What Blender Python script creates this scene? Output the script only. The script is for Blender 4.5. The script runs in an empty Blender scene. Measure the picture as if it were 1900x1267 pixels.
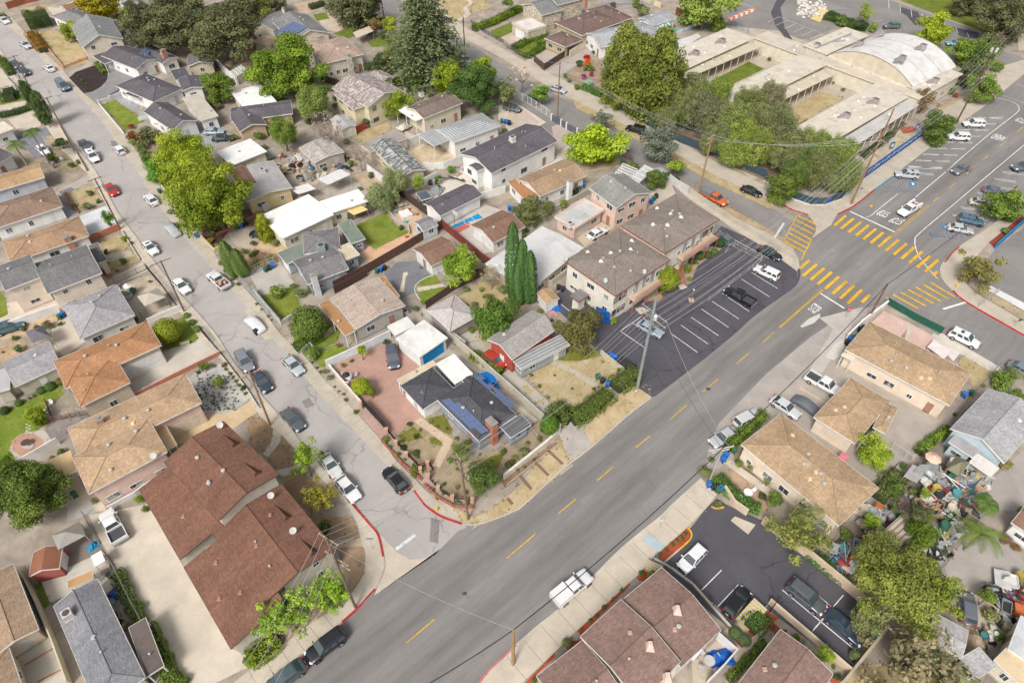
import bpy,math,random
from mathutils import Vector,Matrix
R=random.Random(7)
C=bpy.context.scene.collection
# ------------------------------------------------------------------ camera
F,TH,CH=1235.0,math.radians(46.4),78.0
CT,ST=math.cos(TH),math.sin(TH)
cd=bpy.data.cameras.new('camera');cam=bpy.data.objects.new('camera',cd);C.objects.link(cam)
cam.location=(0,0,CH);cam.rotation_euler=(math.radians(90)-TH,0,0)
cd.sensor_width=36;cd.lens=36*F/1900;cd.clip_end=3000;cd.clip_start=1
bpy.context.scene.camera=cam
def G(x,y,z=0.0):
 """survey point: where the sight line through photo point (x, y) meets height z"""
 a=(x-950)/F;b=(633.5-y)/F
 d=Vector((a,CT+b*ST,-ST+b*CT))
 t=(z-CH)/d.z
 return Vector((d.x*t,d.y*t,z))
def S(p):
 """inverse of G, used to sort things for their labels"""
 d=Vector(p)-Vector((0,0,CH))
 yc=d.y*ST+d.z*CT;zc=d.y*CT-d.z*ST
 return(950+F*d.x/zc,633.5-F*yc/zc)
OX,OY,SC=0,0,1.0
def tile(ox,oy,s=3.958):
 global OX,OY,SC
 OX,OY,SC=ox,oy,s
def W(x,y,z=0.0):return G(OX+x/SC,OY+y/SC,z)
def mpp(x,y,z=0.0):
 """metres for one unit of the current sheet at a point"""
 p=W(x,y,z);q=W(x+1,y,z)
 return(p-q).length
# ------------------------------------------------------------------ mesh builder
class MB:
 def __init__(s):s.v=[];s.f=[];s.m=[];s.uv=[];s.t=[]
 def poly(s,pts,m=0,uv=None,t=1.0):
  i=len(s.v);s.v+=[tuple(p)for p in pts];s.f.append(tuple(range(i,i+len(pts))));s.m.append(m);s.uv.append(uv);s.t.append(t)
 def idx(s,pts,faces,m=0):
  i=len(s.v);s.v+=[tuple(p)for p in pts]
  for f in faces:s.f.append(tuple(i+k for k in f));s.m.append(m);s.uv.append(None);s.t.append(1.0)
 def hexa(s,b,t,m=0):
  """8 corners: bottom ring b, top ring t (each counter-clockwise from above)"""
  n=len(b);F_=[tuple(range(n,2*n)),tuple(reversed(range(n)))]
  F_+=[(k,(k+1)%n,n+(k+1)%n,n+k)for k in range(n)]
  s.idx(list(b)+list(t),F_,m)
 def box(s,c,sx,sy,sz,rot=0,m=0):
  """c = centre of the base"""
  ca,sa=math.cos(rot),math.sin(rot);pts=[]
  for x,y in((-1,-1),(1,-1),(1,1),(-1,1)):
   dx,dy=x*sx/2,y*sy/2
   pts.append((c[0]+dx*ca-dy*sa,c[1]+dx*sa+dy*ca))
  s.hexa([(p[0],p[1],c[2])for p in pts],[(p[0],p[1],c[2]+sz)for p in pts],m)
 def prism(s,pts,z0,z1,m=0):
  a=sum(pts[i][0]*pts[(i+1)%len(pts)][1]-pts[(i+1)%len(pts)][0]*pts[i][1]for i in range(len(pts)))
  if a<0:pts=pts[::-1]
  s.hexa([(p[0],p[1],z0)for p in pts],[(p[0],p[1],z1)for p in pts],m)
 def tube(s,p,q,r0,r1=None,n=6,m=0,cap=True):
  p=Vector(p);q=Vector(q);r1=r0 if r1 is None else r1
  d=(q-p)
  if d.length<1e-6:return
  d.normalize();a=d.cross(Vector((0,0,1))if abs(d.z)<.9 else Vector((1,0,0))).normalized();b=a.cross(d)*-1
  ring=[(a*math.cos(2*math.pi*k/n)+b*math.sin(2*math.pi*k/n))for k in range(n)]
  P=[p+c*r0 for c in ring]+[q+c*r1 for c in ring]
  F_=[(k,(k+1)%n,n+(k+1)%n,n+k)for k in range(n)]
  if cap:F_+=[tuple(reversed(range(n))),tuple(range(n,2*n))]
  s.idx(P,F_,m)
 def lathe(s,c,prof,n=12,m=0,axis='z'):
  P=[];F_=[]
  for r,z in prof:
   for k in range(n):
    a=2*math.pi*k/n
    o=(r*math.cos(a),r*math.sin(a),z)if axis=='z' else(r*math.cos(a),z,r*math.sin(a))
    P.append((c[0]+o[0],c[1]+o[1],c[2]+o[2]))
  for j in range(len(prof)-1):
   for k in range(n):F_.append((j*n+k,j*n+(k+1)%n,(j+1)*n+(k+1)%n,(j+1)*n+k))
  F_+=[tuple(reversed(range(n))),tuple(range((len(prof)-1)*n,len(prof)*n))]
  s.idx(P,F_,m)
 def blob(s,c,r,sx=1,sy=1,sz=1,jit=.1,n=8,rings=5,m=0):
  P=[(c[0],c[1],c[2]-r*sz)];F_=[]
  for j in range(1,rings):
   ph=math.pi*j/rings-math.pi/2
   for k in range(n):
    a=2*math.pi*k/n;rr=r*(1+R.uniform(-jit,jit))
    P.append((c[0]+rr*sx*math.cos(ph)*math.cos(a),c[1]+rr*sy*math.cos(ph)*math.sin(a),c[2]+rr*sz*math.sin(ph)))
  P.append((c[0],c[1],c[2]+r*sz));L=len(P)-1
  for k in range(n):
   F_.append((0,1+(k+1)%n,1+k));F_.append((L,L-n+k,L-n+(k+1)%n))
  for j in range(rings-2):
   for k in range(n):F_.append((1+j*n+k,1+j*n+(k+1)%n,1+(j+1)*n+(k+1)%n,1+(j+1)*n+k))
  s.idx(P,F_,m)
 def build(s,name,mats,parent=None,color=None,smooth=False,tint=False):
  me=bpy.data.meshes.new(name);me.from_pydata(s.v,[],s.f)
  for m in(mats if isinstance(mats,(list,tuple))else[mats]):me.materials.append(M[m])
  me.polygons.foreach_set('material_index',s.m)
  if any(u is not None for u in s.uv):
   L=me.uv_layers.new(name='UVMap')
   for p in me.polygons:
    u=s.uv[p.index]
    for k,li in enumerate(p.loop_indices):
     if u is not None:L.data[li].uv=u[k]
     else:
      co=me.vertices[me.loops[li].vertex_index].co;L.data[li].uv=(co.x,co.y)
  if tint:
   at=me.attributes.new('tint','FLOAT','FACE');at.data.foreach_set('value',s.t)
  if smooth:me.polygons.foreach_set('use_smooth',[True]*len(me.polygons))
  me.update()
  return link(name,me,parent,color)
def link(name,me,parent=None,color=None):
 o=bpy.data.objects.new(name,me);C.objects.link(o)
 if parent is not None:o.parent=parent
 if color is not None:o.color=(*color[:3],1)
 return o
def empty(name,loc=(0,0,0),rot=0):
 o=bpy.data.objects.new(name,None);C.objects.link(o);o.location=loc;o.rotation_euler=(0,0,rot);o.empty_display_size=.5
 return o
THINGS=[]
MARKS=[]
def tag(o,label,cat,group=None,pos=None,auto=False):
 o['label']=label;o['category']=cat
 if group:o['group']=group
 THINGS.append([o,label,Vector(pos)if pos is not None else Vector(o.location),auto])
 return o
def struct(o):o['kind']='structure';return o
def mark(short,p):MARKS.append((short,Vector((p[0],p[1],0))))
ORD=['','first','second','third','fourth','fifth','sixth','seventh','eighth','ninth','tenth','eleventh','twelfth','thirteenth','fourteenth','fifteenth','sixteenth','seventeenth','eighteenth','nineteenth','twentieth']
def finish_labels():
 for t in THINGS:
  if t[3]:
   s=S((t[2].x,t[2].y,0));near=min(MARKS,key=lambda m:(m[1]-Vector((t[2].x,t[2].y,0))).length)
   q=S(near[1]);dx,dy=s[0]-q[0],s[1]-q[1]
   rel=('right of' if dx>0 else 'left of')if abs(dx)>abs(dy)else('in front of' if dy>0 else 'behind')
   c_='%s %s the %s'%(t[1],rel,near[0]);t[1]=c_ if len(c_.split())<14 else t[1]
 by={}
 for t in THINGS:by.setdefault(t[1],[]).append(t)
 for lab,ts in by.items():
  n=len(ts)
  if n==1:ts[0][0]['label']=lab;continue
  ts.sort(key=lambda t:S((t[2].x,t[2].y,0))[0])
  for i,t in enumerate(ts):
   if i==0:w='leftmost'
   elif i==n-1:w='rightmost'
   elif i<=(n-1)//2 or n<4:w=ORD[min(i+1,20)]+' from left'
   else:w=ORD[min(n-i,20)]+' from right'
   t[0]['label']=lab+', '+w
   if 'group' not in t[0]:t[0]['group']=t[0]['category']+'s of one look'
# ------------------------------------------------------------------ materials
M={}
def mat(name,rough=.9,spec=.2):
 m=bpy.data.materials.new(name);m.use_nodes=True;nt=m.node_tree
 b=nt.nodes['Principled BSDF'];b.inputs['Roughness'].default_value=rough;b.inputs['Specular IOR Level'].default_value=spec
 M[name]=m
 return m,nt,b
def N(nt,t,**k):
 n=nt.nodes.new(t)
 for a,v in k.items():
  if a in n.inputs:n.inputs[a].default_value=v
  else:setattr(n,a,v)
 return n
def pos(nt,uv=False):
 if uv:return N(nt,'ShaderNodeTexCoord').outputs['UV']
 return N(nt,'ShaderNodeNewGeometry').outputs['Position']
def obpos(nt):return N(nt,'ShaderNodeTexCoord').outputs['Object']
def noise(nt,vec,scale,detail=3,rough=.6,dist=0):
 n=N(nt,'ShaderNodeTexNoise');n.inputs['Scale'].default_value=scale;n.inputs['Detail'].default_value=detail
 n.inputs['Roughness'].default_value=rough;n.inputs['Distortion'].default_value=dist
 nt.links.new(vec,n.inputs['Vector']);return n.outputs['Fac']
def ramp(nt,fac,stops,interp='LINEAR'):
 r=N(nt,'ShaderNodeValToRGB');r.color_ramp.interpolation=interp
 while len(r.color_ramp.elements)<len(stops):r.color_ramp.elements.new(.5)
 for e,(p,c)in zip(r.color_ramp.elements,stops):
  e.position=p;e.color=(c,c,c,1)if isinstance(c,(int,float))else(*c,1)
 nt.links.new(fac,r.inputs['Fac']);return r.outputs['Color']
def mul(nt,a,b,mode='MULTIPLY',fac=1.0):
 n=N(nt,'ShaderNodeMix',data_type='RGBA',blend_type=mode)
 for s_,v in((0,fac),(6,a),(7,b)):
  if isinstance(v,(int,float)):n.inputs[s_].default_value=v if s_==0 else(v,v,v,1)
  elif isinstance(v,tuple):n.inputs[s_].default_value=(*v,1)
  else:nt.links.new(v,n.inputs[s_])
 return n.outputs[2]
def oc(nt):return N(nt,'ShaderNodeObjectInfo').outputs['Color']
def bump(nt,b,h,st=.3,d=.05):
 n=N(nt,'ShaderNodeBump');n.inputs['Strength'].default_value=st;n.inputs['Distance'].default_value=d
 nt.links.new(h,n.inputs['Height']);nt.links.new(n.outputs[0],b.inputs['Normal'])
def main_asphalt():
 m,nt,b=mat('main_asphalt',.93,.15);p=pos(nt);a=G(780.5,1170.5);c=G(1891,241);d=(c-a).normalized();n=Vector((-d.y,d.x,0))
 dt=N(nt,'ShaderNodeVectorMath',operation='DOT_PRODUCT');dt.inputs[1].default_value=n;nt.links.new(p,dt.inputs[0]);al=N(nt,'ShaderNodeVectorMath',operation='DOT_PRODUCT');al.inputs[1].default_value=d;nt.links.new(p,al.inputs[0])
 of=N(nt,'ShaderNodeMath',operation='SUBTRACT');of.inputs[1].default_value=a.dot(n);nt.links.new(dt.outputs['Value'],of.inputs[0])
 wob=N(nt,'ShaderNodeMath',operation='MULTIPLY_ADD');wob.inputs[1].default_value=1.6;nt.links.new(noise(nt,p,.12,2),wob.inputs[0]);nt.links.new(of.outputs[0],wob.inputs[2])
 ab=N(nt,'ShaderNodeMath',operation='ABSOLUTE');nt.links.new(wob.outputs[0],ab.inputs[0]);mr=N(nt,'ShaderNodeMapRange');mr.inputs['From Max'].default_value=8;nt.links.new(ab.outputs[0],mr.inputs['Value'])
 band=ramp(nt,mr.outputs[0],[(0,1.02),(.14,.95),(.30,.80),(.42,.93),(.52,.86),(.66,1.04),(1,1.0)])
 cb=N(nt,'ShaderNodeCombineXYZ');sx=N(nt,'ShaderNodeMath',operation='MULTIPLY');sx.inputs[1].default_value=.09;nt.links.new(al.outputs['Value'],sx.inputs[0]);nt.links.new(sx.outputs[0],cb.inputs[0]);nt.links.new(of.outputs[0],cb.inputs[1])
 st=ramp(nt,noise(nt,cb.outputs[0],1.2,6,.7),[(.3,.85),(.7,1.1)]);big=ramp(nt,noise(nt,p,.05,5,.6),[(.35,.88),(.65,1.08)]);fine=ramp(nt,noise(nt,p,14,3,.7),[(.25,.82),(.75,1.15)])
 ds=N(nt,'ShaderNodeTexNoise');ds.inputs['Scale'].default_value=.4;ds.inputs['Detail'].default_value=6;nt.links.new(p,ds.inputs['Vector']);ad=N(nt,'ShaderNodeVectorMath',operation='MULTIPLY_ADD');ad.inputs[1].default_value=(5,5,0);nt.links.new(ds.outputs['Color'],ad.inputs[0]);nt.links.new(p,ad.inputs[2])
 vo=N(nt,'ShaderNodeTexVoronoi',feature='DISTANCE_TO_EDGE');vo.inputs['Scale'].default_value=.1;nt.links.new(ad.outputs[0],vo.inputs['Vector']);ck=mul(nt,1.0,ramp(nt,vo.outputs['Distance'],[(0,.86),(.006,1)]),'MIX',ramp(nt,noise(nt,p,.07,2),[(.48,0),(.58,1)]))
 oil=ramp(nt,noise(nt,p,.8,5,.7,.6),[(.66,1),(.74,.72)])
 c_=(.238,.222,.212)
 for f in(band,st,big,fine,ck,oil):c_=mul(nt,c_,f)
 nt.links.new(c_,b.inputs['Base Color'])
def mats():
 m,nt,b=mat('plain',.6,.3);v=ramp(nt,noise(nt,pos(nt),1.3,5),[(.3,.82),(.7,1.06)]);nt.links.new(mul(nt,oc(nt),v),b.inputs['Base Color'])
 m,nt,b=mat('stucco',.92,.1)
 v=ramp(nt,noise(nt,pos(nt),.6,6,.65),[(.3,.80),(.68,1.05)]);v2=ramp(nt,noise(nt,pos(nt),14,2),[(.3,.93),(.7,1.04)])
 nt.links.new(mul(nt,mul(nt,oc(nt),v),v2),b.inputs['Base Color'])
 m,nt,b=mat('shingle',.93,.1);uv=pos(nt,True)
 br=N(nt,'ShaderNodeTexBrick');br.inputs['Scale'].default_value=1;br.inputs['Mortar Size'].default_value=.012;br.inputs['Brick Width'].default_value=.34;br.inputs['Row Height'].default_value=.17
 br.inputs['Color1'].default_value=(.78,.78,.78,1);br.inputs['Color2'].default_value=(1.1,1.1,1.1,1);br.inputs['Mortar'].default_value=(.62,.62,.62,1);br.inputs['Bias'].default_value=-.1
 nt.links.new(uv,br.inputs['Vector'])
 big=ramp(nt,noise(nt,pos(nt),.22,6,.65,.4),[(.3,.78),(.7,1.1)]);sp=ramp(nt,noise(nt,uv,5,4,.75),[(.3,.78),(.7,1.18)])
 mp=N(nt,'ShaderNodeMapping');mp.inputs['Scale'].default_value=(1.6,.16,1);nt.links.new(uv,mp.inputs['Vector'])
 stk=ramp(nt,noise(nt,mp.outputs[0],1,4,.6),[(.35,.88),(.65,1.05)])
 c=mul(nt,mul(nt,mul(nt,mul(nt,oc(nt),br.outputs['Color']),big),sp),stk);nt.links.new(c,b.inputs['Base Color']);bump(nt,b,br.outputs['Fac'],.35,.02)
 m,nt,b=mat('flat_roof',.85,.15);v=ramp(nt,noise(nt,pos(nt),.35,7,.65,.6),[(.3,.74),(.5,.95),(.7,1.05)]);v2=ramp(nt,noise(nt,pos(nt),2.2,4),[(.3,.92),(.7,1.04)])
 nt.links.new(mul(nt,mul(nt,oc(nt),v),v2),b.inputs['Base Color'])
 m,nt,b=mat('worn_shingle',.95,.1);uv=pos(nt,True);mp=N(nt,'ShaderNodeMapping');mp.inputs['Scale'].default_value=(2.4,.9,1);nt.links.new(uv,mp.inputs['Vector'])
 f=ramp(nt,noise(nt,mp.outputs[0],.8,8,.75),[(.5,0),(.56,1)]);c=mul(nt,oc(nt),(.52,.5,.49),'MIX',f);sp=ramp(nt,noise(nt,uv,5,3),[(.3,.8),(.7,1.15)])
 nt.links.new(mul(nt,c,sp),b.inputs['Base Color'])
 m,nt,b=mat('corrugated',.45,.4);uv=pos(nt,True);w=N(nt,'ShaderNodeTexWave');w.inputs['Scale'].default_value=1.0;w.wave_profile='SIN';w.bands_direction='Y';w.inputs['Scale'].default_value=.55;nt.links.new(uv,w.inputs['Vector'])
 v=ramp(nt,w.outputs['Fac'],[(.12,.42),(.42,1.0)]);v2=ramp(nt,noise(nt,pos(nt),.9,5),[(.3,.8),(.7,1.05)]);nt.links.new(mul(nt,mul(nt,oc(nt),v),v2),b.inputs['Base Color'])
 def ground(name,col,lo=.82,hi=1.1,sc=.25,fine=9,rough=.95,crack=0,joint=0,stain=0,bmp=.0):
  m,nt,b=mat(name,rough,.15);p=pos(nt)
  v=ramp(nt,noise(nt,p,sc,7,.62,.3),[(.28,lo),(.72,hi)]);g=ramp(nt,noise(nt,p,fine,3,.7),[(.25,.86),(.75,1.12)])
  c=mul(nt,mul(nt,mul(nt,oc(nt)if col is None else col,v),g),1.0)
  if crack:
   ds=N(nt,'ShaderNodeTexNoise');ds.inputs['Scale'].default_value=.5;ds.inputs['Detail'].default_value=5;nt.links.new(p,ds.inputs['Vector'])
   ad=N(nt,'ShaderNodeVectorMath',operation='MULTIPLY_ADD');ad.inputs[1].default_value=(3,3,0);nt.links.new(ds.outputs['Color'],ad.inputs[0]);nt.links.new(p,ad.inputs[2])
   vo=N(nt,'ShaderNodeTexVoronoi',feature='DISTANCE_TO_EDGE');vo.inputs['Scale'].default_value=.13;nt.links.new(ad.outputs[0],vo.inputs['Vector'])
   k=ramp(nt,vo.outputs['Distance'],[(.0,1-crack),(.014,1)])
   msk=ramp(nt,noise(nt,p,.09,2),[(.38,0),(.48,1)]);c=mul(nt,c,mul(nt,1.0,k,'MIX',msk))
  if stain:
   s_=ramp(nt,noise(nt,p,.7,5,.7,.8),[(.60,1),(.72,1-stain)]);c=mul(nt,c,s_)
  nt.links.new(c,b.inputs['Base Color'])
  if bmp:bump(nt,b,noise(nt,p,fine,3,.7),bmp,.05)
 ground('asphalt',(.245,.228,.216),.82,1.12,.12,14,crack=.25,stain=.14)
 ground('asphalt_dark',(.092,.089,.102),.82,1.15,.2,12,crack=.42,stain=.22)
 ground('street_concrete',(.40,.37,.35),.88,1.08,.15,12,crack=.35,stain=.16)
 ground('concrete',None,.8,1.08,.35,10,stain=.14)
 ground('dirt',(.37,.315,.26),.6,1.2,.3,6,stain=.3,bmp=.4)
 main_asphalt()
 ground('soil',None,.7,1.25,.5,8,bmp=.5)
 ground('paver',None,.85,1.1,.5,4,stain=.1)
 m,nt,b=mat('grass',.95,.05);p=pos(nt)
 v=ramp(nt,noise(nt,p,.45,7,.7,.4),[(.25,(.105,.16,.025)),(.5,(.19,.235,.04)),(.75,(.30,.30,.085))]);g=ramp(nt,noise(nt,p,16,3,.8),[(.25,.6),(.75,1.3)]);nt.links.new(mul(nt,mul(nt,v,g),oc(nt)),b.inputs['Base Color']);bump(nt,b,noise(nt,p,18,2),.6,.06)
 m,nt,b=mat('dry_grass',.95,.05);p=pos(nt)
 v=ramp(nt,noise(nt,p,.4,8,.75,.5),[(.25,(.24,.21,.09)),(.42,(.40,.31,.16)),(.55,(.46,.37,.22)),(.75,(.54,.46,.33))]);g=ramp(nt,noise(nt,p,13,3,.8),[(.25,.68),(.75,1.25)]);nt.links.new(mul(nt,mul(nt,v,g),oc(nt)),b.inputs['Base Color']);bump(nt,b,noise(nt,p,15,2),.6,.06)
 m,nt,b=mat('paint_line',.8,.15);p=pos(nt);v=ramp(nt,noise(nt,p,1.6,9,.85),[(.34,.45),(.47,.93),(.6,1.02)]);v=mul(nt,v,ramp(nt,noise(nt,p,.35,4,.7),[(.35,.78),(.6,1.03)]));nt.links.new(mul(nt,oc(nt),v),b.inputs['Base Color'])
 m,nt,b=mat('car_paint',.32,.5);nt.links.new(oc(nt),b.inputs['Base Color']);b.inputs['Coat Weight'].default_value=.7;b.inputs['Coat Roughness'].default_value=.08;b.inputs['Metallic'].default_value=.15
 m,nt,b=mat('glass',.05,1.0);b.inputs['Base Color'].default_value=(.055,.072,.078,1)
 m,nt,b=mat('window_glass',.12,.6);v=noise(nt,pos(nt),.35,2);nt.links.new(ramp(nt,v,[(.4,(.05,.055,.06)),(.55,(.16,.17,.17)),(.62,(.34,.33,.30))],'CONSTANT'),b.inputs['Base Color'])
 m,nt,b=mat('tyre',.85,.2);b.inputs['Base Color'].default_value=(.02,.02,.02,1)
 m,nt,b=mat('metal',.4,.5);b.inputs['Metallic'].default_value=.55;v=ramp(nt,noise(nt,pos(nt),2,4),[(.3,.75),(.7,1.05)]);nt.links.new(mul(nt,oc(nt),v),b.inputs['Base Color'])
 m,nt,b=mat('wood',.85,.15);mp=N(nt,'ShaderNodeMapping');mp.inputs['Scale'].default_value=(6,6,.5);nt.links.new(pos(nt),mp.inputs['Vector'])
 v=ramp(nt,noise(nt,mp.outputs[0],1.5,5),[(.3,.7),(.7,1.15)]);nt.links.new(mul(nt,oc(nt),v),b.inputs['Base Color'])
 m,nt,b=mat('brick',.9,.15);br=N(nt,'ShaderNodeTexBrick');br.inputs['Scale'].default_value=1;br.inputs['Brick Width'].default_value=.3;br.inputs['Row Height'].default_value=.12;br.inputs['Mortar Size'].default_value=.012
 br.inputs['Color1'].default_value=(.36,.11,.06,1);br.inputs['Color2'].default_value=(.48,.19,.11,1);br.inputs['Mortar'].default_value=(.5,.42,.36,1);mp=N(nt,'ShaderNodeMapping');mp.inputs['Rotation'].default_value=(math.pi/2,0,0);nt.links.new(pos(nt),mp.inputs['Vector']);nt.links.new(mp.outputs[0],br.inputs['Vector']);nt.links.new(mul(nt,br.outputs['Color'],oc(nt)),b.inputs['Base Color'])
 m,nt,b=mat('stone',.95,.1);vo=N(nt,'ShaderNodeTexVoronoi');vo.inputs['Scale'].default_value=3;nt.links.new(pos(nt),vo.inputs['Vector']);nt.links.new(mul(nt,oc(nt),ramp(nt,vo.outputs['Color'],[(.2,.6),(.8,1.2)])),b.inputs['Base Color'])
 m,nt,b=mat('solar',.15,.6);br=N(nt,'ShaderNodeTexBrick');br.offset=0;br.inputs['Scale'].default_value=1;br.inputs['Brick Width'].default_value=.17;br.inputs['Row Height'].default_value=.17;br.inputs['Mortar Size'].default_value=.008
 br.inputs['Color1'].default_value=(.065,.10,.22,1);br.inputs['Color2'].default_value=(.08,.12,.25,1);br.inputs['Mortar'].default_value=(.26,.28,.33,1);nt.links.new(pos(nt,True),br.inputs['Vector']);nt.links.new(br.outputs['Color'],b.inputs['Base Color'])  # cell grid lines, lightened so their colour carries some glare
 m,nt,b=mat('water',.05,.5);b.inputs['Base Color'].default_value=(.02,.42,.36,1)
 m,nt,b=mat('leaf',.75,.15);at=N(nt,'ShaderNodeAttribute',attribute_name='tint');hs=N(nt,'ShaderNodeHueSaturation');nt.links.new(mul(nt,oc(nt),at.outputs['Color']),hs.inputs['Color'])
 rn=N(nt,'ShaderNodeMapRange');rn.inputs['From Min'].default_value=.4;rn.inputs['From Max'].default_value=1.7;rn.inputs['To Min'].default_value=.52;rn.inputs['To Max'].default_value=.482;nt.links.new(at.outputs['Fac'],rn.inputs['Value']);nt.links.new(rn.outputs[0],hs.inputs['Hue'])
 nt.links.new(hs.outputs[0],b.inputs['Base Color']);tr=N(nt,'ShaderNodeBsdfTranslucent');nt.links.new(hs.outputs[0],tr.inputs['Color']);mx=N(nt,'ShaderNodeMixShader');mx.inputs[0].default_value=.3
 nt.links.new(b.outputs[0],mx.inputs[1]);nt.links.new(tr.outputs[0],mx.inputs[2]);nt.links.new(mx.outputs[0],nt.nodes['Material Output'].inputs[0])
 m,nt,b=mat('bark',.95,.1);v=ramp(nt,noise(nt,pos(nt),4,5),[(.3,.6),(.7,1.2)]);nt.links.new(mul(nt,oc(nt),v),b.inputs['Base Color'])
mats()
# ------------------------------------------------------------------ light
sc=bpy.context.scene
w=bpy.data.worlds.new('World');sc.world=w;w.use_nodes=True;nt=w.node_tree;bg=nt.nodes['Background']
sky=nt.nodes.new('ShaderNodeTexSky');sky.sky_type='NISHITA';sky.sun_disc=False;sky.sun_elevation=math.radians(48);sky.sun_rotation=math.radians(205);sky.dust_density=4;sky.air_density=1;sky.ozone_density=1
hs=nt.nodes.new('ShaderNodeHueSaturation');hs.inputs['Saturation'].default_value=.28;nt.links.new(sky.outputs[0],hs.inputs['Color']);nt.links.new(hs.outputs[0],bg.inputs[0]);bg.inputs[1].default_value=.15
sl=bpy.data.lights.new('sun','SUN');so=bpy.data.objects.new('sun',sl);C.objects.link(so);sl.energy=2.8;sl.angle=math.radians(16);sl.color=(1,.96,.90)
el,az=math.radians(48),math.radians(205)
dv=Vector((math.sin(az)*math.cos(el),math.cos(az)*math.cos(el),math.sin(el)));so.rotation_euler=dv.to_track_quat('Z','Y').to_euler()
sc.view_settings.view_transform='Standard';sc.view_settings.look='None';sc.view_settings.exposure=0
# ------------------------------------------------------------------ ground sheets
LZ=[0];SOFT=[]
def sheet(name,pts,material,layer=1,color=(1,1,1),label=None):
 """a flat sheet on the ground; layer n lies above layer n-1"""
 LZ[0]+=1;z=.012*layer+.0005*(LZ[0]%19)
 b=MB();P=[W(x,y)for x,y in pts]
 a=sum(P[i].x*P[(i+1)%len(P)].y-P[(i+1)%len(P)].x*P[i].y for i in range(len(P)))
 if a<0:P=P[::-1]
 if material in('grass','dry_grass','soil')and name not in('mulch_bed','gravel_garden'):SOFT.append((material,[p.copy()for p in P],z))
 b.poly([(p.x,p.y,z)for p in P])
 o=b.build(name,material,None,color);struct(o)
 return o
def slab(name,pts,z1,material,color=(1,1,1),edge=None):
 b=MB();P=[W(x,y,0)for x,y in pts];b.prism([(p.x,p.y)for p in P],-.05,z1)
 o=b.build(name,material,None,color);return struct(o)
def strip(name,pts,width,z,material,color,h=0,world=False):
 """ribbon along a polyline (kerbs, lines)"""
 P=[Vector(p)for p in pts]if world else[W(x,y)for x,y in pts];b=MB();L=[];Rr=[]
 for i,p in enumerate(P):
  d=(P[min(i+1,len(P)-1)]-P[max(i-1,0)]);d.z=0;d.normalize();n=Vector((-d.y,d.x,0))*width/2;L.append(p+n);Rr.append(p-n)
 for i in range(len(P)-1):
  if h:b.hexa([(q.x,q.y,z)for q in(Rr[i],Rr[i+1],L[i+1],L[i])],[(q.x,q.y,z+h)for q in(Rr[i],Rr[i+1],L[i+1],L[i])])
  else:b.poly([(q.x,q.y,z)for q in(Rr[i],Rr[i+1],L[i+1],L[i])])
 o=b.build(name,material,None,color);return struct(o)
def smooth_line(pts,k=6):
 out=[]
 for i in range(len(pts)-1):
  p0=pts[max(i-1,0)];p1=pts[i];p2=pts[i+1];p3=pts[min(i+2,len(pts)-1)]
  for j in range(k):
   t=j/k
   out.append(tuple(.5*((2*p1[a])+(-p0[a]+p2[a])*t+(2*p0[a]-5*p1[a]+4*p2[a]-p3[a])*t*t+(-p0[a]+3*p1[a]-3*p2[a]+p3[a])*t**3)for a in(0,1)))
 out.append(tuple(pts[-1]));return out
WHITE=(.78,.78,.76);YEL=(.72,.43,.045)
def stripe(a,b,width=.12,color=WHITE,name='painted_line',z=.075):return strip(name,[a,b],width,z,'paint_line',color)
FONT=None
def word(text,name,origin,xdir,h,wd,material,color,z=.08,up=None,parent=None):
 """mesh lettering: origin = world start of the baseline, xdir = reading direction, h = letter height, wd = word length"""
 cu=bpy.data.curves.new(name,'FONT');cu.body=text;cu.size=1;cu.offset=.012
 o=bpy.data.objects.new(name,cu);C.objects.link(o);dg=bpy.context.evaluated_depsgraph_get();me=bpy.data.meshes.new_from_object(o.evaluated_get(dg));bpy.data.objects.remove(o)
 xs=[v.co.x for v in me.vertices];ys=[v.co.y for v in me.vertices];x0,x1,y0,y1=min(xs),max(xs),min(ys),max(ys)
 X=Vector(xdir).normalized();U=Vector(up).normalized()if up is not None else Vector((-X.y,X.x,0))
 for v in me.vertices:
  p=Vector(origin)+X*((v.co.x-x0)/(x1-x0)*wd)+U*((v.co.y-y0)/(y1-y0)*h);v.co=p
 me.materials.clear();me.materials.append(M[material]);me.name=name
 return link(name,me,parent,color)
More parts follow.
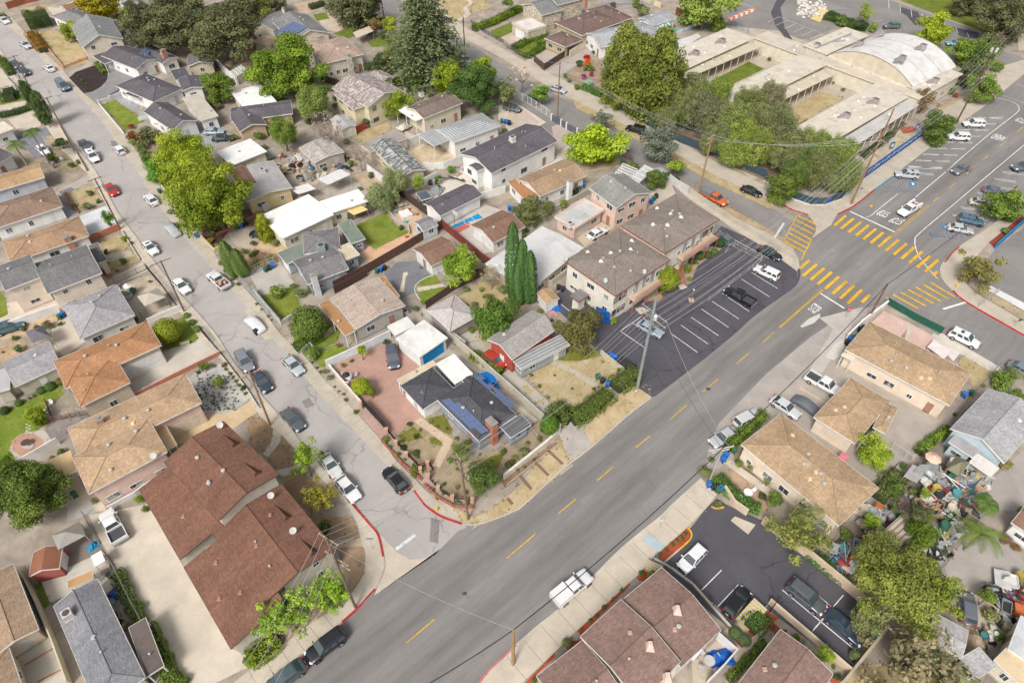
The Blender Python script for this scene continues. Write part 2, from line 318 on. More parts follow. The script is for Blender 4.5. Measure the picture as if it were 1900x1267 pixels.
# ------------------------------------------------------------------ trees and plants
LEAFP={}
def leafq(b,p,n,s,t,rnd):
 n=(n+Vector((rnd.uniform(-1,1),rnd.uniform(-1,1),rnd.uniform(-.6,1)))*.75).normalized()
 a=n.cross(Vector((rnd.uniform(-1,1),rnd.uniform(-1,1),rnd.uniform(-1,1)))).normalized();c=n.cross(a)
 s1=s*rnd.uniform(.6,1.3);s2=s*rnd.uniform(.35,.75)
 b.poly([p-a*s1,p-c*s2,p+a*s1,p+c*s2],t=t)
def rdir(rnd):
 z=rnd.uniform(-1,1);a=rnd.uniform(0,2*math.pi);r=math.sqrt(1-z*z);return Vector((r*math.cos(a),r*math.sin(a),z))
def crown(kind,var=0):
 """unit crown: radius about 1, centred on the origin; real leaf size depends on the class"""
 key=(kind,var)
 if key in LEAFP:return LEAFP[key]
 rnd=random.Random(hash(kind)%1+sum(map(ord,kind))*31+var*977);b=MB()
 def clump(c,r,n,s,t,squash=.8,hang=0):
  for _ in range(n):
   d=rdir(rnd);d.z=abs(d.z)*.9+d.z*.1 if rnd.random()<.45 else d.z
   rr=r*(rnd.random()**.35);p=c+Vector((d.x*rr,d.y*rr,d.z*rr*squash))
   if hang:p.z-=rnd.random()**2*hang
   leafq(b,p,d,s,t*rnd.uniform(.78,1.22)*(.82+.25*rr/r),rnd)  # random tone, plus inner shade put into the tint: darker toward clump centre
 if kind=='big':
  for i_ in range(62):
   d=rdir(rnd);rr=rnd.uniform(.35,.78)if i_%4 else rnd.uniform(.8,1.0);c=Vector((d.x*rr,d.y*rr,d.z*rr*.8));clump(c,rnd.uniform(.2,.34),330,.036,rnd.uniform(.66,1.25))
 elif kind=='mid':
  for i_ in range(28):
   d=rdir(rnd);rr=rnd.uniform(.3,.72)if i_%4 else rnd.uniform(.78,1.0);c=Vector((d.x*rr,d.y*rr,d.z*rr*.85));clump(c,rnd.uniform(.26,.42),230,.06,rnd.uniform(.68,1.25))
 elif kind=='airy':
  for _ in range(34):
   d=rdir(rnd);rr=rnd.uniform(.2,.9);c=Vector((d.x*rr,d.y*rr,d.z*rr*.85));clump(c,rnd.uniform(.14,.28),60,.055,rnd.uniform(.75,1.25))
 elif kind=='small':
  for _ in range(13):
   d=rdir(rnd);rr=rnd.uniform(.2,.62);c=Vector((d.x*rr,d.y*rr,d.z*rr));clump(c,rnd.uniform(.28,.48),85,.095,rnd.uniform(.72,1.22))
 elif kind=='topiary':
  for _ in range(2600):
   d=rdir(rnd);f=.92+.05*math.sin(d.x*9)*math.sin(d.y*8+1)+rnd.uniform(-.05,.05);leafq(b,d*f,d*2,.06,rnd.uniform(.75,1.25),rnd)
  for _ in range(400):d=rdir(rnd);leafq(b,d*.75,d*2,.16,.7,rnd)  # inner leaves tinted darker, crown shade put into their colour
 elif kind=='pine':
  for _ in range(150):
   z=rnd.uniform(-1,1.15);wd=.95*(1-max(0,z)**1.8*.62)*(1 if z>-.7 else.8);a=rnd.uniform(0,2*math.pi);rr=wd*rnd.uniform(.45,1)*.8
   c=Vector((rr*math.cos(a),rr*math.sin(a),z));clump(c,rnd.uniform(.15,.25),130,.04,rnd.uniform(.7,1.3),1.2)
 elif kind=='willow':
  for _ in range(56):
   d=rdir(rnd);rr=rnd.uniform(.4,.85);c=Vector((d.x*rr,d.y*rr,d.z*rr*.75+.15));clump(c,rnd.uniform(.18,.3),250,.034,rnd.uniform(.68,1.25),.8,.5)
 elif kind=='cedar':
  for i in range(190):
   z=-1+2.3*(i/190);L=.98*math.sqrt(max(.02,(1.36-z)/2.36))*rnd.uniform(.7,1.1);a=i*2.4+rnd.uniform(-.2,.2);t=rnd.uniform(.7,1.2)
   for k in range(int(130*L)+12):
    u=rnd.random()**.7*L;sp=.05+.15*u;c=Vector((math.cos(a)*u+rnd.uniform(-sp,sp),math.sin(a)*u+rnd.uniform(-sp,sp),z-.22*u*u+rnd.uniform(-.04,.02)))
    leafq(b,c,Vector((0,0,1.2)),.04,t*rnd.uniform(.8,1.2),rnd)
 elif kind=='column':
  for _ in range(5200):
   z=rnd.uniform(-1,1);a=rnd.uniform(0,2*math.pi);wd=(1-abs(z)**3)**.5*(1.25-.42*(z+1)/2)*(1+.10*math.sin(a*5+z*2))*rnd.uniform(.80,1.0)
   d=Vector((math.cos(a),math.sin(a),.7));p=Vector((math.cos(a)*wd,math.sin(a)*wd,z));n=(d+Vector((rnd.uniform(-1,1),rnd.uniform(-1,1),rnd.uniform(-.2,.8)))*.5).normalized();c=n.cross(Vector((0,0,1))).normalized();u=Vector((0,0,1))-n*n.z
   s1=rnd.uniform(.02,.045);s2=rnd.uniform(.07,.13);b.poly([p-u*s1,p-c*s2,p+u*s1,p+c*s2],t=rnd.uniform(.7,1.25)*(1.08+.22*math.sin(a*5+z*2)))
 elif kind=='sparse':
  for _ in range(24):
   d=rdir(rnd);rr=rnd.uniform(.3,.9);c=Vector((d.x*rr,d.y*rr,d.z*rr*.9));clump(c,rnd.uniform(.08,.2),26,.04,rnd.uniform(.75,1.2))
 me=b.build('crown','leaf',None,tint=True);m=me.data;bpy.data.objects.remove(me);LEAFP[key]=m
 return m
def trunk_mesh(h,r,spread,bare=False,seed=0,n=6):
 n=10 if bare else n
 rnd=random.Random(seed);b=MB();top=Vector((rnd.uniform(-.1,.1)*h,rnd.uniform(-.1,.1)*h,h*.62))
 b.tube((0,0,-.1),top*.5,r*1.15,r*.85,8);b.tube(top*.5,top,r*.85,r*.7,8)
 def br(p,d,L,rr,lv):
  q=p+d*L;b.tube(p,q,rr,rr*.62,5,cap=False)
  if lv>0:
   for _ in range(3 if bare else 2):
    e=(d+rdir(rnd)*.65+Vector((0,0,.15))).normalized();br(q,e,L*rnd.uniform(.6,.8),rr*.6,lv-1)
 for k in range(n):
  a=2*math.pi*k/n+rnd.uniform(-.4,.4);d=Vector((math.cos(a)*.75,math.sin(a)*.75,rnd.uniform(.5,1.1))).normalized();br(top*rnd.uniform(.75,1),d,spread*(.32 if bare else.42),r*.5,3 if bare else 1)
 return b
OAK=(.12,.13,.058);GRN=(.12,.175,.035);LIME=(.20,.28,.035);DARK=(.06,.095,.032);OLIVE=(.17,.19,.07);GREY=(.17,.20,.15);YGR=(.25,.30,.035)
def tree(kind,x,y,rpx,hc,col,desc,sz=1.0,sy=1.0,auto=False,cat='tree',group=None,name=None,short=None,bark=(.22,.17,.13)):
 """x, y, rpx: crown centre and radius on the photo sheet; hc: height of the crown's centre above the ground"""
 c=W(x,y,hc);r=rpx*mpp(x,y,hc);seed=R.randrange(9999)
 o=empty(name or{'column':'cypress_tree','pine':'pine_tree','cedar':'cedar_tree','willow':'weeping_tree'}.get(kind,'tree'),(c.x,c.y,0),R.uniform(0,6.28))
 ck=kind;lean=1
 if kind=='bare':
  t=trunk_mesh(hc,max(.12,r*.06),r,True,seed,7).build('trunk','bark',o,(.36,.32,.29));ck='sparse'
 else:
  b=MB();b=trunk_mesh(hc*(1.1 if kind not in('column','cedar','pine')else 1.2),max(.1,r*.055),r,False,seed);b.build('trunk','bark',o,bark)
 k=link('crown',crown(ck,seed%(3 if kind in('mid','small','airy')else 2)),o,(col[0]*1.32+.014,col[1]*1.3+.014,col[2]*1.3+.008));k.location=(0,0,hc);k.rotation_euler=(R.uniform(-.12,.12)if sz<1.5 else 0,0,R.uniform(0,6.28))
 if kind=='column':k.scale=(r,r,r*sz);k.location.z=r*sz+.2
 else:k.scale=(r*1.16,r*sy*1.16,r*sz*1.12)
 tag(o,desc,cat,group,(c.x,c.y,0),auto)
 if short:mark(short,(c.x,c.y))
 return o
def bush(x,y,rpx,col,desc,kind='small',sz=.85,cat='shrub',auto=True,group=None,name='shrub'):
 r=rpx*mpp(x,y,0);c=W(x,y,r*sz*.8);o=empty(name,(c.x,c.y,0),R.uniform(0,6))
 b=MB()
 for k in range(4):
  a=k*1.57+.4;b.tube((0,0,-.05),(math.cos(a)*r*.35,math.sin(a)*r*.35,r*sz*.8),.03+r*.02,.015,4)
 b.build('stem','bark',o,(.2,.15,.1));k=link('foliage',crown(kind,R.randrange(3 if kind=='small' else 1)),o,tuple(v*1.35+.006 for v in col));k.scale=(r*1.15,r*1.15,r*sz*1.1);k.location.z=r*sz*.8;k.rotation_euler.z=R.uniform(0,6)
 tag(o,desc,cat,group,(c.x,c.y,0),auto);return o
def hedge(pts,width,height,col,desc,auto=True,dens=1.0,cat='hedge',name='hedge',leaf=.13,rough=.12):
 P=[W(x,y)for x,y in pts];o0=P[0].copy();b=MB();rnd=random.Random(R.randrange(9999));core=MB()
 for i in range(len(P)-1):
  d=P[i+1]-P[i];L=d.length;d.normalize();n=Vector((-d.y,d.x,0));cnt=int(L*(width+2*height)*42*dens)
  for _ in range(cnt):
   u=rnd.uniform(-.1,L+.1);a=rnd.uniform(-.15,1.15)*math.pi;bulge=1+.13*math.sin(u*1.7+i)+rnd.uniform(-rough,rough)
   ca,sa=math.cos(a),math.sin(a);q=4;k=(abs(ca)**q+abs(sa)**q)**(-1/q)
   off=ca*k*width/2*bulge;z=max(.05,height*(.35+.62*sa*k*bulge))if sa>0 else rnd.uniform(.05,height*.5)
   leafq(b,P[i]+d*u+n*off-o0+Vector((0,0,z)),(n*ca+Vector((0,0,max(sa,0))))*1.4,leaf,rnd.uniform(.7,1.25)*(1+.15*math.sin(u*1.1)),rnd)
  q=[P[i]-n*width*.33-o0,P[i+1]-n*width*.33-o0,P[i+1]+n*width*.33-o0,P[i]+n*width*.33-o0]
  core.hexa([(p.x,p.y,0)for p in q],[(p.x,p.y,height*.8)for p in q])
 o=empty(name,o0);core.build('stem','bark',o,(.06,.07,.03));b.build('foliage','leaf',o,tuple(v*1.25 for v in col),tint=True)
 tag(o,desc,cat,None,(P[0]+P[-1])/2,auto);return o
def palm(x,y,rpx,h,desc,col=(.13,.2,.05)):
 c=W(x,y,h);r=rpx*mpp(x,y,h);o=empty('palm_tree',(c.x,c.y,0));b=MB()
 for k in range(6):b.tube((math.sin(k)*.05,0,h*k/6),(math.sin(k+1)*.05,0,h*(k+1)/6),.17,.16,8)
 b.build('trunk','bark',o,(.35,.3,.25));f=MB();rnd=random.Random(R.randrange(999))
 for k in range(15):
  a=k*2.4;up=rnd.uniform(.1,.75);prev=Vector((0,0,h));d=Vector((math.cos(a),math.sin(a),up)).normalized();L=r*rnd.uniform(.85,1.1);t=rnd.uniform(.75,1.25)
  for j in range(9):
   q=prev+d*L/9;side=d.cross(Vector((0,0,1))).normalized();f.tube(prev,q,.02,.02,3)
   wdt=.55*math.sin(math.pi*(j+1.2)/10.5)
   for sgn in(-1,1):
    for m_ in range(2):
     p=prev.lerp(q,m_*.5);e=p+side*sgn*wdt+d*.18+Vector((0,0,-.3*wdt));f.poly([p,p+d*.1,e+d*.05,e],t=t*rnd.uniform(.8,1.2))
   prev=q;d=(d+Vector((0,0,-.17))).normalized()
 f.build('crown','leaf',o,col,tint=True);tag(o,desc,'palm tree',None,(c.x,c.y,0),False);return o
# ------------------------------------------------------------------ buildings
def shade(c,k):return tuple(min(1,v*k)for v in c)
class Block:pass
class House:
 def __init__(s,label,short,wall,roof,wallmat='stucco',roofmat='shingle',cat='house',name='house',trim=(.72,.7,.66),auto=False,over=.4,group=None):
  s.label,s.short,s.wc,s.rc,s.wm,s.rm,s.cat,s.name,s.trim,s.auto,s.over,s.group=label,short,wall,roof,wallmat,roofmat,cat,name,trim,auto,over,group
  s.bl=[];s.o=None;s.later=[]
 def block(s,A,B,C_,eave=2.9,kind='gable',pitch=.33,axis=None,ends=None,win=True,floors=1,walls=True,posts=False,over=None,rc=None,rm=None,wc=None,z0=0,par=0,wm=None,winp=3.2,nowin=()):
  b=Block();a=W(*A,eave);bb=W(*B,eave);c=W(*C_,eave)
  if s.o is None:
   s.o=empty(s.name,((a.x+c.x)/2,(a.y+c.y)/2,0));s.base=Vector(s.o.location)
  eave+=.004*len(s.bl)
  u=bb-a;u.z=0;Lu=u.length;u.normalize();v=Vector((-u.y,u.x,0));Lv=(c-bb).dot(v)
  if Lv<0:
   a,bb=bb,a;u=-u;v=-v;Lv=-Lv;b.flip=True
  else:b.flip=False
  b.a,b.u,b.v,b.Lu,b.Lv,b.h,b.p,b.kind=Vector((a.x,a.y,0)),u,v,Lu,Lv,eave,pitch,kind
  ax=axis or('AB' if Lu>=Lv else 'BC');b.ax=ax
  if ax=='AB':b.e,b.f,b.L,b.Wd,b.org=u,v,Lu,Lv,b.a
  else:b.e,b.f,b.L,b.Wd,b.org=v,-u,Lv,Lu,b.a+u*Lu
  b.ends=(1,1)if kind=='hip' else(0,0)
  if ends is not None:b.ends=ends if not(b.flip and ax=='AB')else ends[::-1]
  b.over=s.over if over is None else over;b.z0=z0;b.par=par
  b.rc=rc or s.rc;b.rm=rm or s.rm;b.wc=wc or s.wc;b.wm=wm or s.wm
  s.bl.append(b);s._roof(b)
  if walls:s._walls(b)
  if posts:
   k=MB();o_=.15;n=max(1,int(b.Lu/3));m_=max(1,int(b.Lv/3.5))
   for P in[(i/n,0)for i in range(n+1)]+[(i/n,1)for i in range(n+1)]+[(0,j/m_)for j in range(1,m_)]+[(1,j/m_)for j in range(1,m_)]:
    q=b.a+b.u*(o_+(b.Lu-2*o_)*P[0])+b.v*(o_+(b.Lv-2*o_)*P[1]);k=MB();zt=s.zat(b,q)-.1
    k.box((q.x-s.base.x,q.y-s.base.y,0),.12,.12,zt);k.build('post','wood',s.o,s.trim)
  b.win,b.floors,b.winp,b.nowin=win and walls,floors,winp,nowin
  return b
 def P(s,b,x,y,z):q=b.org+b.e*x+b.f*y;return(q.x-s.base.x,q.y-s.base.y,z)
 def zl(s,b,x,y):
  if b.kind in('flat',):return b.h
  if b.kind=='shed':return b.h+b.p*y
  if b.kind=='shed2':return b.h+b.p*(b.Wd-y)
  c=[y,b.Wd-y]
  if b.ends[0]:c.append(x)
  if b.ends[1]:c.append(b.L-x)
  return b.h+b.p*max(0,min(c))
 def zat(s,b,q):
  d=Vector((q.x,q.y,0))-b.org;return s.zl(b,min(max(d.dot(b.e),0),b.L),min(max(d.dot(b.f),0),b.Wd))
 def _roof(s,b):
  L,Wd,h,p=b.L,b.Wd,b.h,b.p;F_=[];T=.16;lines=[]
  if b.kind=='flat':F_=[[(0,0,h),(L,0,h),(L,Wd,h),(0,Wd,h)]]
  elif b.kind in('shed','shed2'):F_=[[(x,y,s.zl(b,x,y))for x,y in((0,0),(L,0),(L,Wd),(0,Wd))]]
  else:
   m=Wd/2;s0=m if b.ends[0]else 0;s1=L-m if b.ends[1]else L
   if s0>s1:s0=s1=L/2
   zr=s.zl(b,s0 if b.ends[0]else(s1 if b.ends[1]else L/2),m);r0=(s0,m,zr);r1=(s1,m,zr);c=[(0,0,h),(L,0,h),(L,Wd,h),(0,Wd,h)]
   same=abs(s0-s1)<1e-4
   F_=[[c[0],c[1],r1]+([]if same else[r0]),[c[2],c[3],r0]+([]if same else[r1])]
   if b.ends[0]:F_.append([c[3],c[0],r0]);lines+=[(c[0],r0),(c[3],r0)]
   if b.ends[1]:F_.append([c[1],c[2],r1]);lines+=[(c[1],r1),(c[2],r1)]
   if not same:lines.append((r0,r1))
  M_=MB()
  from collections import Counter
  edges=Counter();
  for f in F_:
   e0=Vector(f[1])-Vector(f[0]);e0.normalize();o0=Vector(f[0])
   nrm=(Vector(f[1])-o0).cross(Vector(f[2])-o0).normalized();vv=nrm.cross(e0)
   uv=[((Vector(q)-o0).dot(e0),(Vector(q)-o0).dot(vv))for q in f]
   M_.poly([s.P(b,*q)for q in f],0,uv);M_.poly([s.P(b,q[0],q[1],q[2]-T)for q in reversed(f)],1)
   for i in range(len(f)):edges[frozenset((f[i],f[(i+1)%len(f)]))]+=1
  for f in F_:
   for i in range(len(f)):
    q,r=f[i],f[(i+1)%len(f)]
    if edges[frozenset((q,r))]==1:M_.poly([s.P(b,*r),s.P(b,*q),s.P(b,q[0],q[1],q[2]-T),s.P(b,r[0],r[1],r[2]-T)],1)
  b.ro=M_.build('roof',[b.rm,'plain'],s.o,b.rc)
  fa=MB()
  per=[(0,0),(L,0),(L,Wd),(0,Wd)]
  def fb(q,r,zq,zr_):
   d=Vector((r[0]-q[0],r[1]-q[1],0)).normalized();n=Vector((d.y,-d.x,0))*.035
   A_=[(q[0],q[1]),(r[0],r[1]),(r[0]+n.x,r[1]+n.y),(q[0]+n.x,q[1]+n.y)];Z=[zq,zr_,zr_,zq]
   fa.hexa([s.P(b,x,y,z-.2)for(x,y),z in zip(A_,Z)],[s.P(b,x,y,z+.015)for(x,y),z in zip(A_,Z)])
  for i in range(4):
   q,r=per[i],per[(i+1)%4];zq,zr_=s.zl(b,*q),s.zl(b,*r);mid=((q[0]+r[0])/2,(q[1]+r[1])/2);zm=s.zl(b,*mid)
   if b.kind=='gable' or b.ends!=(1,1):
    if zm>(zq+zr_)/2+.05:fb(q,mid,zq,zm);fb(mid,r,zm,zr_);continue
   fb(q,r,zq,zr_)
  fa.build('fascia','plain',b.ro,s.trim)
  if b.rm in('shingle','worn_shingle')and lines:
   rg=MB()
   for q,r in lines:rg.tube(s.P(b,q[0],q[1],q[2]-.02),s.P(b,r[0],r[1],r[2]-.02),.09,.09,5)
   rg.build('ridge_cap','shingle',b.ro,shade(b.rc,1.12))
  if b.par:
   k=MB();w_=.22
   for i in range(4):
    q,r=per[i],per[(i+1)%4];d=Vector((r[0]-q[0],r[1]-q[1],0)).normalized();n=Vector((-d.y,d.x,0))*w_;e=d*(w_ if i%2 else 0)
    A_=[(q[0]+e.x,q[1]+e.y),(r[0]-e.x,r[1]-e.y),(r[0]-e.x+n.x,r[1]-e.y+n.y),(q[0]+e.x+n.x,q[1]+e.y+n.y)]
    k.hexa([s.P(b,x,y,h-.1)for x,y in A_],[s.P(b,x,y,h+b.par)for x,y in A_])
   k.build('parapet','stucco',s.o,shade(b.wc,1.05))
 def _walls(s,b):
  o_=b.over;L,Wd=b.L,b.Wd;x0,x1,y0,y1=o_,L-o_,o_,Wd-o_;m=Wd/2;k=MB()
  if x1<=x0+.3 or y1<=y0+.3:return
  zt=lambda x,y:s.zl(b,x,y)-.08
  def wl(pts):
   k.poly([s.P(b,x,y,b.z0)for x,y in(pts[0],pts[-1])]+[s.P(b,x,y,zt(x,y))for x,y in reversed(pts)])
  wl([(x0,y0),(x1,y0)]);wl([(x1,y1),(x0,y1)])
  wl([(x1,y0),(x1,m),(x1,y1)]if not b.ends[1]and b.kind in('gable','hip')else[(x1,y0),(x1,y1)])
  wl([(x0,y1),(x0,m),(x0,y0)]if not b.ends[0]and b.kind in('gable','hip')else[(x0,y1),(x0,y0)])
  k.build('wall',b.wm,s.o,b.wc);b.wallrect=(x0,x1,y0,y1)
  pl=MB();w_=.03
  for q,r in(((x0,y0),(x1,y0)),((x1,y0),(x1,y1)),((x1,y1),(x0,y1)),((x0,y1),(x0,y0))):
   d=Vector((r[0]-q[0],r[1]-q[1],0)).normalized();n=Vector((d.y,-d.x,0))*w_
   A_=[(q[0],q[1]),(r[0],r[1]),(r[0]+n.x,r[1]+n.y),(q[0]+n.x,q[1]+n.y)]
   pl.hexa([s.P(b,x,y,b.z0)for x,y in A_],[s.P(b,x,y,b.z0+.3)for x,y in A_])
  pl.build('plinth','concrete',s.o,shade(b.wc,.7))
 def inside(s,q,z,skip,m=.35):
  for b in s.bl:
   if b is skip:continue
   d=Vector((q.x,q.y,0))-b.org;x,y=d.dot(b.e),d.dot(b.f)
   if-m<x<b.L+m and-m<y<b.Wd+m and z<s.zl(b,min(max(x,0),b.L),min(max(y,0),b.Wd))+.4:return True
  return False
 def walls4(s,b):
  x0,x1,y0,y1=b.wallrect
  out=[]
  for q,r in(((x0,y0),(x1,y0)),((x1,y0),(x1,y1)),((x1,y1),(x0,y1)),((x0,y1),(x0,y0))):
   A_=b.org+b.e*q[0]+b.f*q[1];B_=b.org+b.e*r[0]+b.f*r[1];d=(B_-A_);L=d.length;d.normalize();out.append((A_,d,Vector((d.y,-d.x,0)),L))
  return out
 def opening(s,A_,d,n,x,z,w_,h_,kind='window',fc=(.75,.75,.73),pc=None):
  c=A_+d*x-s.base;c.z=0;k=MB();t=.07;X=d*(w_/2)
  def bar(xa,xb,za,zb,dep,b_=None):
   b_=b_ or k;P_=[c+d*xa,c+d*xb,c+d*xb+n*dep,c+d*xa+n*dep]
   b_.hexa([(p.x,p.y,za)for p in P_],[(p.x,p.y,zb)for p in P_])
  g=MB();bar(-w_/2+t,w_/2-t,z+t,z+h_-t,.025,g)
  if kind=='window':
   bar(-w_/2,w_/2,z,z+t,.07);bar(-w_/2,w_/2,z+h_-t,z+h_,.05);bar(-w_/2,-w_/2+t,z+t,z+h_-t,.05);bar(w_/2-t,w_/2,z+t,z+h_-t,.05);bar(-.025,.025,z+t,z+h_-t,.045)
   f=k.build('window','plain',s.o,fc);g.build('pane','window_glass',f)
  elif kind=='door':
   bar(-w_/2,w_/2,z,z+h_,.03);f=k.build('door','plain',s.o,fc);q=MB();bar(w_/2-.16,w_/2-.10,z+1,z+1.08,.09,q);q.build('handle','metal',f,(.5,.5,.5))
  else:
   bar(-w_/2,w_/2,z,z+h_,.04);
   for j in range(1,4):bar(-w_/2+.05,w_/2-.05,z+h_*j/4-.02,z+h_*j/4+.02,.06)
   k.build('garage_door','plain',s.o,fc)
 def garage(s,bi,wi,x,w_=4.6,h_=2.3,col=(.72,.7,.66),z=0,kind='garage'):
  b=s.bl[bi];A_,d,n,L=s.walls4(b)[wi];w_=min(w_,L-.4);x=min(max(x,(w_/2+.15)/L),1-(w_/2+.15)/L);s.opening(A_,d,n,L*x,z+.02,min(w_,L-.4),h_,kind,col);s.later.append((A_+d*L*x,min(w_,L)/2+.6))
 def blue(s):pass
 def finish(s,vents=4,frame=(.75,.75,.73),doors=True,win=True):
  rnd=random.Random(len(THINGS)*7+3);nd=0
  for b in s.bl:
   if not b.win or not win or not hasattr(b,'wallrect'):continue
   for wi,(A_,d,n,L)in enumerate(s.walls4(b)):
    mid=A_+d*L/2;tocam=Vector((-mid.x,-mid.y,0)).normalized()
    if n.dot(tocam)<-.25 or wi in b.nowin:continue
    cnt=max(1,int(L/b.winp))if L>1.8 else 0
    for i in range(cnt):
     x=L*(i+.5)/cnt+rnd.uniform(-.2,.2)
     for fl in range(b.floors):
      z=b.z0+.95+fl*2.75;w_=rnd.choice((.8,1.1,1.5,1.7));h_=rnd.choice((.8,1.1,1.15))
      w_=min(w_,L/cnt-.5)
      if w_<.5 or z+h_>b.h-.1:continue
      q=A_+d*x+n*.3
      if s.inside(q,z,b)or any((Vector((g[0].x,g[0].y,0))-Vector((q.x,q.y,0))).length<g[1]+w_/2 for g in s.later):continue
      if doors and fl==0 and i==cnt-1 and nd<2 and b.h>2.4 and L>3:s.opening(A_,d,n,x,b.z0+.1,.95,2.05,'door',rnd.choice(((.7,.7,.68),(.35,.2,.13),(.5,.5,.5))));nd+=1
      else:s.opening(A_,d,n,x,z,w_,h_,'window',frame)
  if vents:
   for b in s.bl:
    if b.rm not in('shingle','worn_shingle')and b.kind!='flat' or b.L<5:continue
    for _ in range(max(1,int(vents*b.L*b.Wd/150))):
     x,y=rnd.uniform(.2,.8)*b.L,rnd.uniform(.18,.82)*b.Wd;q=b.org+b.e*x+b.f*y
     if s.inside(q,s.zl(b,x,y)-.41,b,0):continue
     s.vent(b,x,y,rnd)
  tag(s.o,s.label,s.cat,s.group,s.base,s.auto)
  if s.short:mark(s.short,s.base)
  return s
 def vent(s,b,x,y,rnd):
  k=MB();z=s.zl(b,x,y)-.05;p=s.P(b,x,y,z);t=rnd.random()
  if t<.4:k.tube(p,(p[0],p[1],p[2]+.45),.06,.06,7);k.lathe((p[0],p[1],p[2]+.4),[(.1,0),(.13,.05),(.05,.1)],8);c=(.5,.5,.5)
  elif t<.7:k.lathe(p,[(.2,0),(.2,.22),(.27,.24),(.27,.34),(.1,.42)],10);c=(.45,.44,.42)
  else:k.hexa([(p[0]+dx*.26,p[1]+dy*.26,p[2])for dx,dy in((-1,-1),(1,-1),(1,1),(-1,1))],[(p[0]+dx*.17,p[1]+dy*.17+.04,p[2]+.24)for dx,dy in((-1,-1),(1,-1),(1,1),(-1,1))]);c=shade(b.rc,1.5)
  k.build('roof_vent','plain',b.ro,c)
 def onroof(s,x,y):
  best=None
  for b in s.bl:
   z=b.h+.5
   for _ in range(8):q=W(x,y,z);z=s.zat(b,q)
   d=Vector((q.x,q.y,0))-b.org;i,j=d.dot(b.e),d.dot(b.f)
   if-.6<i<b.L+.6 and-.6<j<b.Wd+.6 and(best is None or z>best[1].z):best=(b,Vector((q.x,q.y,z)))
  if best is None:q=W(x,y,s.bl[0].h);best=(s.bl[0],q)
  return best
 def chimney(s,x,y,sx=1.0,sy=.7,h=1.5,m_='brick',col=(1,1,1),base=None,flue=True):
  b,q=s.onroof(x,y);k=MB();rot=math.atan2(b.u.y,b.u.x);z0=q.z-.8 if base is None else base;k.box((q.x-s.base.x,q.y-s.base.y,z0),sx,sy,q.z+h-z0,rot)
  o=k.build('chimney',m_,s.o,col);c=MB();c.box((q.x-s.base.x,q.y-s.base.y,q.z+h),sx+.14,sy+.14,.1,rot);c.box((q.x-s.base.x,q.y-s.base.y,q.z+h+.1),sx*.5,sy*.5,.16,rot);c.build('chimney_cap','plain',o,(.3,.28,.26))
 def ac(s,x,y,size=.95,col=(.6,.58,.55)):
  b,q=s.onroof(x,y);rot=math.atan2(b.u.y,b.u.x);p=(q.x-s.base.x,q.y-s.base.y,q.z-.1);k=MB();k.box(p,size*1.15,size*1.15,.18,rot);k.box((p[0],p[1],p[2]+.18),size,size,size*.85,rot)
  o=k.build('roof_cooler','plain',s.o,col);f=MB();f.lathe((p[0],p[1],p[2]+.185+size*.85),[(size*.38,0),(size*.38,.05),(size*.1,.06)],14);f.build('fan_grille','plain',o,(.08,.08,.08))
 def dish(s,x,y):
  b,q=s.onroof(x,y);p=q-s.base;k=MB();k.tube(p,p+Vector((0,0,.7)),.03,.03,5);c=p+Vector((0,0,.8));n=Vector((.5,-.6,.6)).normalized();a=n.cross(Vector((0,0,1))).normalized();e=a.cross(n)
  ring=[c+(a*math.cos(t)+e*math.sin(t))*.42+n*.08 for t in[i*math.pi/8 for i in range(16)]];k.idx([c]+ring,[(0,1+i,1+(i+1)%16)for i in range(16)]);k.tube(c,c+n*.4,.015,.015,4);k.build('satellite_dish','plain',s.o,(.62,.62,.6))
 def solar(s,pts,nx,ny,skip=(),lift=.12):
  """pts: three corners on the roof (origin, along x, along y)"""
  q=[s.onroof(*p)[1]for p in pts];o0=q[0];ex=(q[1]-q[0])/nx;ey=(q[2]-q[0])/ny;n=ex.cross(ey).normalized()
  if n.z<0:n=-n
  for i in range(nx):
   for j in range(ny):
    if(i,j)in skip:continue
    a=o0+ex*(i+.02)+ey*(j+.02)+n*lift-s.base;X=ex*.96;Y=ey*.96;k=MB();T=n*.04
    P_=[a,a+X,a+X+Y,a+Y]
    if X.cross(Y).z<0:P_=P_[::-1]
    k.hexa([p for p in P_],[p+T for p in P_]);k.uv[0]=None;k.m[0]=1
    lx,ly=X.length,Y.length;k.uv[0]=[(0,0),(lx,0),(lx,ly),(0,ly)]if len(k.uv)else None;k.build('solar_panel',['metal','solar'],s.o,(.5,.5,.52))
